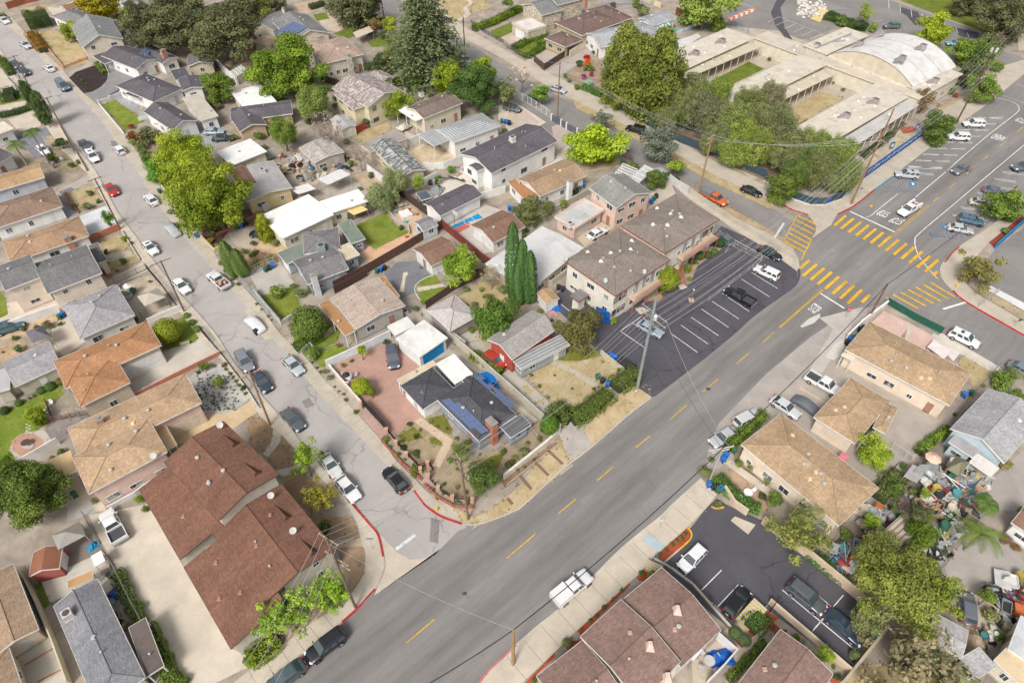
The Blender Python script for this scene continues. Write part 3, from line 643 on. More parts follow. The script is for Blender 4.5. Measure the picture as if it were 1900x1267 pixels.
# ------------------------------------------------------------------ vehicles
CARS={}
def car_proto(kind):
 if kind in CARS:return CARS[kind]
 D=dict(sedan=(4.75,1.84,1.45),coupe=(4.5,1.82,1.35),hatch=(4.25,1.8,1.52),suv=(4.7,1.92,1.72),pickup=(5.6,1.98,1.86),van=(5.3,2.0,2.1),covered=(4.6,1.9,1.5))[kind]
 L,Wd,H=D;hw=Wd/2;belt={'sedan':.93,'coupe':.88,'hatch':.98,'suv':1.05,'pickup':1.14,'van':1.15,'covered':.95}[kind]
 base={'pickup':.42,'suv':.3,'van':.28}.get(kind,.22);hood=belt-(.06 if kind not in('pickup',)else.03)
 if kind=='sedan':st=[(0,.80,.55,.72),(.02,.9,.85,.87),(.07,.96,belt+.05,1),(.2,1,belt+.05,1),(.3,1,belt,1),(.66,1,belt,1),(.74,1,hood,1),(.88,.97,hood-.08,1),(.955,.9,hood-.2,.93),(.99,.76,.58,.8),(1,.7,.45,.72)];cab=[(.09,.70),(.24,.54),]
 elif kind=='coupe':st=[(0,.8,.5,.72),(.02,.9,.82,.87),(.08,.96,belt+.04,1),(.25,1,belt+.03,1),(.6,1,belt,1),(.7,1,hood,1),(.88,.96,hood-.1,1),(.96,.86,hood-.25,.9),(1,.66,.45,.7)];cab=[(.10,.67),(.27,.5)]
 elif kind=='hatch':st=[(0,.84,.55,.8),(.02,.93,.95,.93),(.1,.98,belt+.02,1),(.4,1,belt,1),(.7,1,belt,1),(.78,.99,hood,1),(.9,.96,hood-.12,1),(.96,.87,hood-.28,.9),(1,.7,.45,.75)];cab=[(.015,.74),(.09,.56)]
 elif kind=='suv':st=[(0,.86,.55,.8),(.02,.94,1.0,.95),(.1,.99,belt,1),(.4,1,belt,1),(.7,1,belt,1),(.76,.99,hood,1),(.9,.97,hood-.08,1),(.965,.9,hood-.22,.93),(1,.75,.5,.8)];cab=[(.015,.73),(.07,.57)]
 elif kind=='pickup':st=[(.36,.99,belt,1),(.4,1,belt,1),(.7,1,belt,1),(.76,1,hood,1),(.9,.98,hood-.05,1),(.97,.93,hood-.14,.96),(1,.82,.6,.85)];cab=[(.375,.735),(.40,.62)]
 elif kind=='van':st=[(0,.9,.6,.85),(.015,.96,1.1,.95),(.1,1,belt,1),(.75,1,belt,1),(.83,.98,belt-.06,1),(.93,.93,belt-.22,.95),(1,.8,.5,.8)];cab=[(.01,.82),(.03,.70)]
 else:st=[(0,.8,.5,.8),(.03,.93,.8,.95),(.1,.98,.92,1),(.2,1,1.2,1),(.32,1,1.42,1),(.5,1,1.45,1),(.66,1,1.15,1),(.74,.99,.96,1),(.9,.95,.85,1),(.97,.85,.65,.9),(1,.75,.45,.8)];cab=None
 P=[];F_=[];nst=len(st)
 for t,w_,zt,_ in st:
  x=(t-.5)*L;w=hw*w_;zb=base if kind!='covered' else.1;zm=(zb+zt)*.5
  if kind=='covered':sec=[(w*.95,zb),(w*1.0,zm),(w*.9,zt-(zt-.85)*.55 if zt>1 else zt-.1),(w*.66,zt-.02),(0,zt+.02)]
  else:sec=[(w*.88,zb),(w*.985,zb+.12),(w,zm),(w*.975,zt-.09),(w*.88,zt),(0,zt+.03)]
  ring=[(x,y,z)for y,z in sec]+[(x,-y,z)for y,z in reversed(sec[:-1])];P+=ring
 n=len(ring)
 for j in range(nst-1):
  for k in range(n-1):F_.append((j*n+k,j*n+k+1,(j+1)*n+k+1,(j+1)*n+k))
  F_.append((j*n+n-1,j*n,(j+1)*n,(j+1)*n+n-1))
 F_+=[tuple(reversed(range(n))),tuple(range((nst-1)*n,nst*n))]
 F_=[tuple(reversed(f))for f in F_]
 def sub(mb,name,m_,lv=1):
  o=mb.build(name,m_,None,smooth=True);md=o.modifiers.new('s','SUBSURF');md.levels=lv;md.render_levels=lv
  bpy.context.view_layer.update();me=bpy.data.meshes.new_from_object(o.evaluated_get(bpy.context.evaluated_depsgraph_get()));bpy.data.objects.remove(o);me.name=name;return me
 b=MB();b.idx(P,F_);parts={'body':sub(b,'body','car_paint' if kind!='covered' else 'plain')}
 X=lambda t:(t-.5)*L
 if cab:
  (b0,b1),(r0,r1)=cab;bw,rw=hw*.93,hw*.74;zr=H
  z0=belt-.03
  lo=[(X(b0),-bw,z0),(X(b1),-bw,z0),(X(b1),bw,z0),(X(b0),bw,z0)];mi=.93
  up=[(X(r0),-rw,zr-.05),(X(r1),-rw,zr-.05),(X(r1),rw,zr-.05),(X(r0),rw,zr-.05)]
  tp=[(X(r0+.04),-rw*.8,zr),(X(r1-.04),-rw*.8,zr),(X(r1-.04),rw*.8,zr),(X(r0+.04),rw*.8,zr)]
  c=MB();c.idx(lo+up+tp,[(0,1,5,4),(1,2,6,5),(2,3,7,6),(3,0,4,7),(4,5,9,8),(5,6,10,9),(6,7,11,10),(7,4,8,11),(8,9,10,11),(3,2,1,0)])
  parts['cabin']=c
  def panel(q,ins,off):
   q=[Vector(p)for p in q];ce=sum(q,Vector())/4;nn=(q[1]-q[0]).cross(q[3]-q[0]).normalized()
   if nn.dot(ce-Vector((X((b0+b1)/2),0,(z0+zr)/2)))<0:nn=-nn;q=q[::-1]
   return[p+(ce-p)*ins+nn*off for p in q]
  g=MB();g.poly(panel((lo[1],lo[2],up[2],up[1]),.10,.02));parts['windshield']=g
  g=MB();g.poly(panel((lo[3],lo[0],up[0],up[3]),.14,.02));parts['rear_window']=g
  for sy in(0,1):
   A_,B_,U,V=(lo[0],lo[1],up[1],up[0])if sy==0 else(lo[2],lo[3],up[3],up[2]);ns=2 if kind in('sedan','coupe','pickup')else 3
   A_,B_,U,V=map(Vector,(A_,B_,U,V));g=MB()
   for k in range(ns):
    t0,t1=k/ns+.03,(k+1)/ns-.03;q=[A_.lerp(B_,t0),A_.lerp(B_,t1),V.lerp(U,t1),V.lerp(U,t0)];q=[q[0].lerp(q[3],.14),q[1].lerp(q[2],.14),q[1].lerp(q[2],.88),q[0].lerp(q[3],.88)]
    g.poly(panel(q,.03,.02))
   parts['side_window'+str(sy)]=g
  g=MB();g.box((X((r0+r1)/2+.03),0,zr+.004),L*.1,rw*1.1,.012);parts['sunroof']=g if kind in('suv','sedan')else None
 wr=.33 if kind not in('pickup','suv','van')else.38
 w_=MB();w_.lathe((0,0,0),[(wr*.62,-.11),(wr*.97,-.11),(wr,-.07),(wr,.07),(wr*.97,.11),(wr*.62,.11)],18,axis='y')
 rm=MB();rm.lathe((0,0,0),[(wr*.2,-.13),(wr*.6,-.118),(wr*.64,-.09),(wr*.64,.09),(wr*.6,.118),(wr*.2,.13)],12,axis='y')
 D_=dict(L=L,W=Wd,H=H,wr=wr,base=base,belt=belt,hood=hood,parts={},cab=cab,kind=kind)
 def fin(k,mb,m_):
  o=mb.build(k,m_)if isinstance(mb,MB)else None;me=o.data;bpy.data.objects.remove(o);D_['parts'][k]=me
 D_['parts']['body']=parts['body']
 if cab:
  fin('cabin',parts['cabin'],'car_paint')
  for k in('windshield','rear_window','side_window0','side_window1'):fin(k,parts[k],'glass')
  if parts['sunroof']:fin('sunroof',parts['sunroof'],'glass')
 fin('tyre',w_,'tyre');fin('rim',rm,'metal')
 zl=hood-.25
 for sgn,nm in((1,'a'),(-1,'b')):
  g=MB();g.hexa([(X(.975),sgn*hw*.80-.17,zl),(X(.995),sgn*hw*.62-.1,zl),(X(.995),sgn*hw*.62+.1,zl),(X(.955),sgn*hw*.80+.12,zl)],[(X(.955),sgn*hw*.80-.17,zl+.14),(X(.965),sgn*hw*.62-.1,zl+.14),(X(.965),sgn*hw*.62+.1,zl+.14),(X(.93),sgn*hw*.80+.12,zl+.14)]);fin('headlight'+nm,g,'plain')
  g=MB();g.box((X(.012),sgn*hw*.72,.68),.12,.34,.17);fin('taillight'+nm,g,'plain')
  g=MB();g.box((X(cab[0][1]-.03)if cab else 0,sgn*(hw+.08),belt),.12,.2,.14);fin('mirror'+nm,g,'plain')
 g=MB();g.box((X(.995),0,.38),.05,Wd*.5,.2);g.box((X(.985),0,base-.03),.1,Wd*.7,.1);fin('grille',g,'tyre')
 g=MB();g.box((X(.003),0,.52),.04,.42,.14);fin('licence_plate',g,'plain')
 if kind=='pickup':
  g=MB();x0,x1=X(0),X(.37);t=.09;zb=.78
  for sg in(-1,1):g.hexa([(x0,min(sg*hw,sg*(hw-t)),base+.1),(x1,min(sg*hw,sg*(hw-t)),base+.1),(x1,max(sg*hw,sg*(hw-t)),base+.1),(x0,max(sg*hw,sg*(hw-t)),base+.1)],[(x0,min(sg*hw,sg*(hw-t)),belt+.02),(x1,min(sg*hw,sg*(hw-t)),belt+.02),(x1,max(sg*hw,sg*(hw-t)),belt+.02),(x0,max(sg*hw,sg*(hw-t)),belt+.02)])
  g.box((x0+.05,0,base+.1),.1,Wd-.19,belt-base-.09);g.box((x1-.05,0,base+.1),.1,Wd-.19,belt-base-.06);g.box(((x0+x1)/2,0,base+.1),x1-x0-.22,Wd-.2,.3);fin('bed',g,'car_paint')
  g=MB();g.box(((x0+x1)/2,0,base+.41),x1-x0-.22,Wd-.2,.04);fin('bed_liner',g,'plain')
  g=MB();g.box((x0-.1,0,.5),.16,Wd*.9,.2);fin('bumper',g,'metal')
  g=MB();g.box(((x0+x1)/2,0,belt+.03),x1-x0,Wd*.97,.62);fin('camper_shell',g,'car_paint')
 CARS[kind]=D_;return D_
def car(kind,col,rear,front,label,cat=None,shell=False,group=None,z=.03,scale=None,load=None,stretch=True):
 D_=car_proto(kind);zz=.75;a=W(*rear,zz);b=W(*front,zz);m_=(a+b)/2;d=b-a;rot=math.atan2(d.y,d.x)
 o=empty({'pickup':'pickup_truck','van':'van','covered':'covered_car'}.get(kind,'parked_car'),(m_.x,m_.y,z),rot)
 P=D_['parts'];L,hw=D_['L'],D_['W']/2
 def put(nm,me,parent=o,c=None,loc=None,rt=None):
  q=link(nm,me,parent)
  if c is not None:q.color=(*c,1)
  if loc:q.location=loc
  return q
 body=put('body',P['body'],c=col)
 if kind=='covered':
  tag(o,label,cat or 'covered car',group);return o
 cabn=put('cabin',P['cabin'],c=col)
 put('windshield',P['windshield']);put('rear_window',P['rear_window']);put('side_window',P['side_window0']);put('side_window',P['side_window1'])
 if 'sunroof' in P and R.random()<.45:put('sunroof',P['sunroof'],cabn)
 for x in({'pickup':(-.33,.33)}.get(kind,(-.30,.315))):
  for sg in(-1,1):
   w_=put('wheel',P['tyre'],loc=(x*L,sg*(hw-.075),D_['wr']));put('rim',P['rim'],w_,c=(.45,.45,.46)if R.random()<.8 else(.1,.1,.1))
 for nm in 'ab':
  put('headlight',P['headlight'+nm],c=(.7,.72,.74));put('taillight',P['taillight'+nm],c=(.5,.015,.015));put('mirror',P['mirror'+nm],c=col)
 put('grille',P['grille']);put('licence_plate',P['licence_plate'],c=(.7,.7,.68))
 if kind=='pickup':
  bd=put('bed',P['bed'],c=col);put('bed_liner',P['bed_liner'],bd,c=(.07,.07,.075));put('bumper',P['bumper'],c=(.35,.35,.36))
  if shell:put('camper_shell',P['camper_shell'],c=col if shell is True else shell)
 if scale:o.scale=(scale,)*3
 tag(o,label,cat or{'pickup':'pickup truck','van':'van','suv':'suv','covered':'covered car'}.get(kind,'car'),group or 'cars')
 return o
# ------------------------------------------------------------------ fences, walls, poles, small things
def wallrun(pts,h,t,material,col,desc,cat='wall',name='garden_wall',cap=None,auto=True,pil=0,pcol=None):
 P=[W(x,y)for x,y in pts];o0=P[0].copy();o=empty(name,o0);b=MB();c=MB();pl=MB()
 for i in range(len(P)-1):
  d=P[i+1]-P[i];L=d.length;d.normalize();n=Vector((-d.y,d.x,0));a=P[i]-o0-d*(t/2 if i else 0);e=P[i+1]-o0+d*(t/2-.003 if i<len(P)-2 else 0)
  q=[a-n*t/2,e-n*t/2,e+n*t/2,a+n*t/2];hh=h+.002*i;b.hexa([(p.x,p.y,0)for p in q],[(p.x,p.y,hh)for p in q])
  if cap:
   q=[a-n*(t/2+.04),e-n*(t/2+.04),e+n*(t/2+.04),a+n*(t/2+.04)];c.hexa([(p.x,p.y,hh)for p in q],[(p.x,p.y,hh+.07)for p in q])
  if pil:
   for k in range(int(L/pil)+1):
    s_=P[i]-o0+d*min(k*pil,L);pl.box((s_.x,s_.y,0),t+.16,t+.16,h+.2,math.atan2(d.y,d.x))
 b.build('wall_panel',material,o,col)
 if cap:c.build('coping','plain',o,cap)
 if pil:pl.build('pillar','plain' if pcol else material,o,pcol or col)
 tag(o,desc,cat,None,(P[0]+P[-1])/2,auto);return o
def railfence(pts,h,col,desc,gap=.16,post=2.0,cat='fence',name='iron_fence',auto=True,base=0,basec=(.6,.56,.5),pickw=.03,mesh=False):
 P=[W(x,y)for x,y in pts];o0=P[0].copy();o=empty(name,o0);r=MB();pk=MB();bs=MB();panel=MB()
 for i in range(len(P)-1):
  d=P[i+1]-P[i];L=d.length;d.normalize();n=Vector((-d.y,d.x,0));a=P[i]-o0;ang=math.atan2(d.y,d.x)
  for z in(base+.15,h-.06):r.tube(a+Vector((0,0,z)),a+d*L+Vector((0,0,z)),.025,.025,4)
  for k in range(int(L/post)+1):q=a+d*min(k*post,L);p_=MB();p_.box((q.x,q.y,0),.07,.07,h+.06,ang);p_.build('post','plain',o,col)
  if mesh:
   q=[a+n*.012,a+d*L+n*.012];panel.poly([(q[0].x,q[0].y,.05+base),(q[1].x,q[1].y,.05+base),(q[1].x,q[1].y,h-.04),(q[0].x,q[0].y,h-.04)])
  else:
   for k in range(int(L/gap)):q=a+d*(k+.5)*gap;pk.box((q.x,q.y,base+.05),pickw,pickw,h-base-.05,ang)
  if base:
   q=[a-n*.12,a+d*L-n*.12,a+d*L+n*.12,a+n*.12];bs.hexa([(p.x,p.y,0)for p in q],[(p.x,p.y,base)for p in q])
 r.build('rail','plain',o,col)
 if pk.v:pk.build('picket_row','plain',o,col)
 if panel.v:panel.build('screen_panel','plain',o,mesh if isinstance(mesh,tuple)else col)
 if bs.v:bs.build('footing_wall','stucco',o,basec)
 tag(o,desc,cat,None,(P[0]+P[-1])/2,auto);return o
POLES=[]
def pole(base,top,desc,r=.16,arms=((.93,2.4),),adir=None,col=(.22,.15,.11),tr=0,material='wood',street=False):
 """base and top are photo points of one upright pole; its height follows"""
 b=W(*base);h=9
 tx,ty=OX+top[0]/SC,OY+top[1]/SC
 lo,hi=3,24
 for _ in range(40):
  h=(lo+hi)/2;q=S((b.x,b.y,h))
  if q[1]>ty:lo=h
  else:hi=h
 t=G(tx,ty,h);lean=(t.x-b.x)*.5;lean=max(-1.2,min(1.2,lean))
 o=empty('utility_pole',b);k=MB();T=Vector((lean,0,h));k.tube((0,0,-.2),T*.5,r,r*.85,10);k.tube(T*.5,T,r*.85,r*.68,10);k.build('pole_shaft',material,o,col);tips=[]
 ad=Vector((1,0,0))if adir is None else(W(*adir[1])-W(*adir[0])).normalized()
 for f,L in arms:
  c=T*f;a=MB();rot=math.atan2(ad.y,ad.x);n=Vector((-ad.y,ad.x,0))*(r+.04);a.box((c.x+n.x,c.y+n.y,c.z-.07),L,.1,.13,rot);a_=a.build('crossarm','wood' if material=='wood' else 'metal',o,shade(col,1.5)if material=='wood' else(.6,.62,.6))
  for s_ in(-.46,-.2,.2,.46):
   p=c+n+ad*L*s_;i_=MB();i_.lathe((p.x,p.y,p.z+.06),[(.05,0),(.07,.07),(.03,.1),(.05,.16)],6);i_.build('insulator','plain',a_,(.5,.47,.42));tips.append(b+p+Vector((0,0,.2)))
  for s_ in(-1,1):a2=MB();a2.tube(c+n+ad*L*.3*s_,c-Vector((0,0,.9)),.02,.02,4);a2.build('brace','metal',a_,(.3,.3,.3))
 for j in range(tr):
  c=T*(.8-.02*j);k=MB();off=ad*(.55 if j==0 else-.55);k.lathe((c.x+off.x,c.y+off.y,c.z),[(.2,0),(.28,.05),(.28,.85),(.2,.92),(.08,.98)],12);k.build('transformer','plain',o,(.55,.55,.53))
 tag(o,desc,'utility pole',None,b,False);POLES.append((b,T,tips));return POLES[-1]
def wire(p,q,sag,desc,r=.022,col=(.35,.35,.34),name='power_line'):
 p=Vector(p);q=Vector(q);b=MB();n=14;pr=None
 for i in range(n+1):
  t=i/n;v=p.lerp(q,t)-p;v.z-=sag*4*t*(1-t)
  if pr is not None:b.tube(pr,v,r,r,4,cap=False)
  pr=v
 o=b.build(name,'metal',None,col);o.location=p;tag(o,desc,'power line','overhead lines',(p+q)/2,False);return o
def bin_(x,y,col,desc='blue wheeled bin',rot=None,s_=1.0):
 p=W(x,y);r=R.uniform(0,6.28)if rot is None else rot;o=empty('wheeled_bin',p,r);b=MB();w0,w1,h=.24*s_,.31*s_,.98*s_
 b.hexa([(-w0,-w0,.06),(w0,-w0,.06),(w0,w0,.06),(-w0,w0,.06)],[(-w1,-w1,h),(w1,-w1,h),(w1,w1,h),(-w1,w1,h)]);b.build('bin_body','plain',o,col)
 l=MB();l.hexa([(-w1-.03,-w1-.03,h+.01),(w1+.03,-w1-.03,h+.01),(w1+.03,w1+.06,h+.01),(-w1-.03,w1+.06,h+.01)],[(-w1+.06,-w1+.06,h+.1),(w1-.06,-w1+.06,h+.1),(w1-.06,w1,h+.1),(-w1+.06,w1,h+.1)]);l.build('lid','plain',o,shade(col,1.15))
 for sg in(-1,1):w_=MB();w_.tube((sg*w0,w0,.12),(sg*(w0+.05),w0,.12),.12,.12,8);w_.build('wheel','tyre',o)
 tag(o,desc,'bin',None,p,True);return o
BLUE,GBIN,BLK=(.015,.13,.45),(.03,.13,.07),(.03,.03,.035)
def bins(x,y,cols,dx,dy):
 for i,c in enumerate(cols):bin_(x+dx*i,y+dy*i,{'b':BLUE,'g':GBIN,'k':BLK}[c],{'b':'blue wheeled bin','g':'dark green wheeled bin','k':'black wheeled bin'}[c])
def table(x,y,col,desc,r=.6,chairs=4,ccol=None,umb=None):
 p=W(x,y);o=empty('garden_table',p);b=MB();b.lathe((0,0,.7),[(r,0),(r,.05),(r*.1,.06)],16);b.build('table_top','plain',o,col);l=MB();l.tube((0,0,0),(0,0,.7),.05,.05,6);l.lathe((0,0,0),[(.3,0),(.3,.04),(.05,.06)],8);l.build('leg','plain',o,col);tag(o,desc,'table',None,p,True)
 for k in range(chairs):a=6.28*k/chairs+.5;chair(p+Vector((math.cos(a),math.sin(a),0))*(r+.45),a,ccol or col,'patio chair drawn up to a garden table')
 return o
def chair(p,a,col,desc):
 c=empty('chair',p,a);s_=MB();s_.box((0,0,.4),.46,.46,.06);s_.build('seat','plain',c,col);s_=MB();s_.box((.22,0,.46),.05,.46,.5);s_.build('backrest','plain',c,col)
 for dx in(-.2,.2):
  for dy in(-.2,.2):l=MB();l.box((dx,dy,0),.04,.04,.4);l.build('leg','plain',c,col)
 tag(c,desc,'chair','patio chairs',p,True);return c
def parasol(x,y,r,col,desc,h=2.3):
 c=W(x,y,h);o=empty('parasol',(c.x,c.y,0));b=MB();b.tube((0,0,0),(0,0,h+.4),.03,.03,6);b.build('pole','metal',o,(.5,.5,.5));k=MB();rr=r*mpp(x,y,h);n=8
 for i in range(n):a,e=2*math.pi*i/n,2*math.pi*(i+1)/n;k.poly([(rr*math.cos(a),rr*math.sin(a),h-.1),(rr*math.cos(e),rr*math.sin(e),h-.1),(0,0,h+.5)])
 k.build('canopy','plain',o,col);tag(o,desc,'parasol',None,o.location,True);return o
def canopy(A,B,C_,h,col,desc,kind='tent',name='gazebo',cat='gazebo',material='plain',postc=(.5,.5,.5)):
 a=W(*A,h);b=W(*B,h);c=W(*C_,h);d=a+c-b;ce=(a+c)/2;o=empty(name,(ce.x,ce.y,0));o0=Vector((ce.x,ce.y,0));Q=[p-o0 for p in(a,b,c,d)];k=MB()
 if kind=='tent':
  t=Vector((0,0,h+.9))
  for i in range(4):k.poly([Q[i],Q[(i+1)%4],t])
 else:
  if(Q[1]-Q[0]).cross(Q[2]-Q[1]).z<0:Q=Q[::-1]
  k.hexa([(p.x,p.y,h-.08)for p in Q],[(p.x,p.y,h)for p in Q]);k.uv[-6]=[((p-Q[0]).dot((Q[1]-Q[0]).normalized())*3,0)for p in Q]
 k.build('canopy_roof',material,o,col)
 for p in Q:l=MB();l.box((p.x*.94,p.y*.94,0),.08,.08,h-.1);l.build('post','metal',o,postc)
 tag(o,desc,cat,None,o0,True);return o
def box_thing(name,x,y,sx,sy,sz,col,desc,cat,rot=None,z=0,material='plain',auto=True,lid=None):
 p=W(x,y,z);r=R.uniform(0,3.1)if rot is None else rot;o=empty(name,p,r);b=MB();e=min(sx,sy)*.08
 b.hexa([(-sx/2,-sy/2,0),(sx/2,-sy/2,0),(sx/2,sy/2,0),(-sx/2,sy/2,0)],[(-sx/2,-sy/2,sz-e),(sx/2,-sy/2,sz-e),(sx/2,sy/2,sz-e),(-sx/2,sy/2,sz-e)])
 b.hexa([(-sx/2,-sy/2,sz-e),(sx/2,-sy/2,sz-e),(sx/2,sy/2,sz-e),(-sx/2,sy/2,sz-e)],[(-sx/2+e,-sy/2+e,sz),(sx/2-e,-sy/2+e,sz),(sx/2-e,sy/2-e,sz),(-sx/2+e,sy/2-e,sz)])
 b.build(name+'_body',material,o,col)
 if lid:l=MB();l.box((0,0,sz+.002),sx*.8,sy*.8,.04);l.build('lid','plain',o,lid)
 tag(o,desc,cat,None,p,auto);return o
def ac_unit(x,y,desc='grey air conditioning unit'):
 p=W(x,y);o=empty('air_conditioner',p,R.uniform(0,3));b=MB();b.box((0,0,.08),.8,.8,.75);b.box((0,0,0),.95,.95,.08);b.build('casing','plain',o,(.5,.5,.48));f=MB();f.lathe((0,0,.832),[(.32,0),(.32,.03),(.08,.04)],14);f.build('fan_grille','plain',o,(.06,.06,.06));tag(o,desc,'air conditioner',None,p,True);return o
JCOL=[((.66,.65,.62),'white'),((.07,.15,.28),'blue'),((.35,.37,.38),'grey'),((.06,.06,.06),'black'),((.05,.16,.1),'green'),((.55,.17,.06),'orange'),((.33,.06,.05),'red'),((.4,.3,.2),'brown'),((.6,.55,.45),'beige'),((.5,.38,.1),'yellow'),((.1,.28,.3),'turquoise')]
def junk(poly,n,seed,place):
 """loose household things piled over an area"""
 rnd=random.Random(seed);xs=[p[0]for p in poly];ys=[p[1]for p in poly]
 def ins(x,y):
  c=False
  for i in range(len(poly)):
   (x1,y1),(x2,y2)=poly[i],poly[i-1]
   if(y1>y)!=(y2>y)and x<(x2-x1)*(y-y1)/(y2-y1)+x1:c=not c
  return c
 k=0
 while k<n:
  x,y=rnd.uniform(min(xs),max(xs)),rnd.uniform(min(ys),max(ys))
  if not ins(x,y):continue
  k+=1;col,cn=rnd.choice(JCOL if rnd.random()<.4 else[JCOL[0],JCOL[2],JCOL[2],JCOL[3],JCOL[7],JCOL[8]]);z=rnd.uniform(0,.5);p=W(x,y,z);r=rnd.uniform(0,6.28);t=rnd.choice(('crate','bucket','barrel','board','chair','bag','panel','box','crate','pipe','crate','box','tyre','tarp','box','bag'))
  o=empty({'tyre':'old_tyre','tarp':'tarpaulin'}.get(t,t),p,r);b=MB();col=shade(col,rnd.uniform(.7,1.05))
  if t in('crate','box'):
   a,c,h=rnd.uniform(.4,.9),rnd.uniform(.3,.7),rnd.uniform(.3,.7);b.box((0,0,0),a,c,.05)
   for sx,sy,w_,l_ in((0,-1,a,.04),(0,1,a,.04),(-1,0,.04,c),(1,0,.04,c)):b.box((sx*a/2,sy*c/2,.05),w_,l_,h)
   if t=='box':b.box((0,0,h*.8),a,c,.03)
  elif t in('bucket','barrel'):
   q=rnd.uniform(.18,.26)if t=='bucket' else.3;h=.4 if t=='bucket' else.85;b.lathe((0,0,0),[(q*.8,0),(q,h),(q*.9,h),(q*.85,h-.08)],12)
  elif t=='board':b.box((0,0,.25),rnd.uniform(1.2,2.4),.18,.04);b.box((.4,.2,.2),rnd.uniform(1.0,2.2),.12,.04,.5)
  elif t=='pipe':b.tube((-1,0,.3),(1.1,.2,.45),.05,.05,8);b.tube((-.8,.3,.28),(.9,-.2,.4),.04,.04,8)
  elif t=='chair':
   b.box((0,0,.4),.45,.45,.05);b.box((.22,0,.45),.05,.45,.45)
   for dx in(-.2,.2):
    for dy in(-.2,.2):b.box((dx,dy,0),.04,.04,.4)
  elif t=='bag':b.blob((0,0,.22),.36,1,.8,.7,.18,9,6)
  elif t=='panel':q=rnd.uniform(.7,1.4);b.hexa([(-q/2,-.4,.1),(q/2,-.4,.2),(q/2,.4,.45),(-q/2,.4,.35)],[(-q/2,-.4,.14),(q/2,-.4,.24),(q/2,.4,.49),(-q/2,.4,.39)])
  elif t=='tarp':
   m_=7;P_=[((i/m_-.5)*1.7*(1+rnd.uniform(-.06,.06)),(j/m_-.5)*1.3*(1+rnd.uniform(-.06,.06)),max(.03,.42*math.sin(math.pi*i/m_)*math.sin(math.pi*j/m_)+rnd.uniform(-.06,.1)))for i in range(m_+1)for j in range(m_+1)]
   b.idx(P_,[(i*(m_+1)+j,(i+1)*(m_+1)+j,(i+1)*(m_+1)+j+1,i*(m_+1)+j+1)for i in range(m_)for j in range(m_)])
  else:b.lathe((0,0,0),[(.2,0),(.33,.02),(.35,.1),(.33,.2),(.2,.22),(.17,.12)],14);col=(.03,.03,.03);cn='worn black'
  b.build('frame' if t in('chair',)else 'shell','plain',o,col);o.scale=(rnd.choice((.8,1,1.2,1.9)),)*3;tag(o,'%s %s %s'%(cn,{'tyre':'tyre','tarp':'tarpaulin'}.get(t,t),place),t,'discarded items piled in the yards',p,False)
# ================================================================== GROUND, STREETS, PAVEMENTS
tile(0,0,1)
g=MB();g.poly([(-1500,-300,0),(1500,-300,0),(1500,2500,0),(-1500,2500,0)]);struct(g.build('ground','dirt'))
CONC,CREAM,TANC=(.50,.44,.36),(.56,.49,.40),(.58,.47,.34)
sheet('street',[(-60,0),(15,40),(61,82),(109,132),(177,204),(227,272),(260,316),(290,363),(325,406),(368,459),(410,507),(452,552),(512,620),(560,683),(620,749),(672,802),(780,905),(810,940),(857,965),(900,960),(800,1045),(730,1060),(700,1033),(680,994),(640,940),(588,868),(550,822),(508,766),(478,735),(430,680),(395,630),(330,552),(290,502),(210,393),(170,320),(135,275),(92,215),(50,174),(20,141),(-60,50)],'street_concrete',1)
sheet('street',[(640,-30),(722,-10),(838,62),(955,135),(1023,172),(1073,198),(1150,235),(1240,285),(1330,335),(1440,390),(1490,425),(1500,450),(1482,500),(1440,480),(1300,410),(1180,345),(1081,285),(1025,262),(940,185),(860,140),(760,70),(690,20)],'asphalt',1)
sheet('main_road',[(330,1390),(560,1212),(694,1098),(801,1032),(880,965),(973,928),(1041,868),(1097,825),(1167,765),(1214,733),(1357,622),(1420,567),(1480,510),(1455,420),(1500,390),(1675,305),(1960,85),(2100,200),(1960,320),(1900,365),(1822,425),(1784,455),(1757,490),(1762,517),(1782,540),(1808,562),(1900,615),(2050,700),(2050,780),(1900,707),(1855,682),(1768,636),(1680,585),(1642,565),(1569,577),(1546,597),(1503,626),(1420,695),(1334,785),(1314,835),(1306,893),(1250,945),(1224,965),(1154,1022),(1100,1076),(1040,1133),(991,1172),(940,1218),(905,1255),(760,1400)],'main_asphalt',2)
sheet('street_apron',[(702,988),(760,1038),(801,1033),(905,956),(885,976),(694,1105),(712,1060)],'concrete',3,CREAM)
sheet('street_patch',[(712,1000),(744,1030),(770,1036),(797,1024),(745,985)],'street_concrete',4)
sheet('street_patch',[(800,960),(815,965),(813,1008),(797,1004)],'asphalt',3)
sheet('street_patch',[(806,1030),(850,985),(885,972),(868,990)],'asphalt',4)
sheet('verge',[(1060,182),(1075,190),(1150,228),(1240,278),(1330,328),(1435,378),(1430,388),(1325,340),(1235,290),(1145,240),(1070,202)],'dry_grass',2)
SW=.13
e=[(15,47),(61,88),(83,114),(109,136),(134,164),(177,210),(200,240),(227,278),(255,316),(283,363),(316,406),(361,459),(404,507),(445,552),(480,590),(503,620),(553,683),(611,749),(662,802),(710,852),(768,910),(800,945)]
i=[(830,950),(821,938),(788,908),(773,892),(735,855),(712,822),(667,772),(601,703),(563,658),(520,620),(480,565),(450,530),(424,507),(399,472),(374,441),(341,403),(313,373),(293,340),(272,308),(245,268),(232,250),(195,207),(155,174),(128,145),(116,129),(86,101),(48,63),(20,30)]
slab('pavement',e+i,SW,'concrete',CONC);strip('kerb',smooth_line(e,3),.2,0,'concrete',(.5,.45,.38),SW+.015)
red=(.50,.045,.05)
strip('painted_kerb',smooth_line([(768,910),(783,930),(792,940),(818,958),(857,972)],4),.24,.02,'paint_line',red,SW+.02)
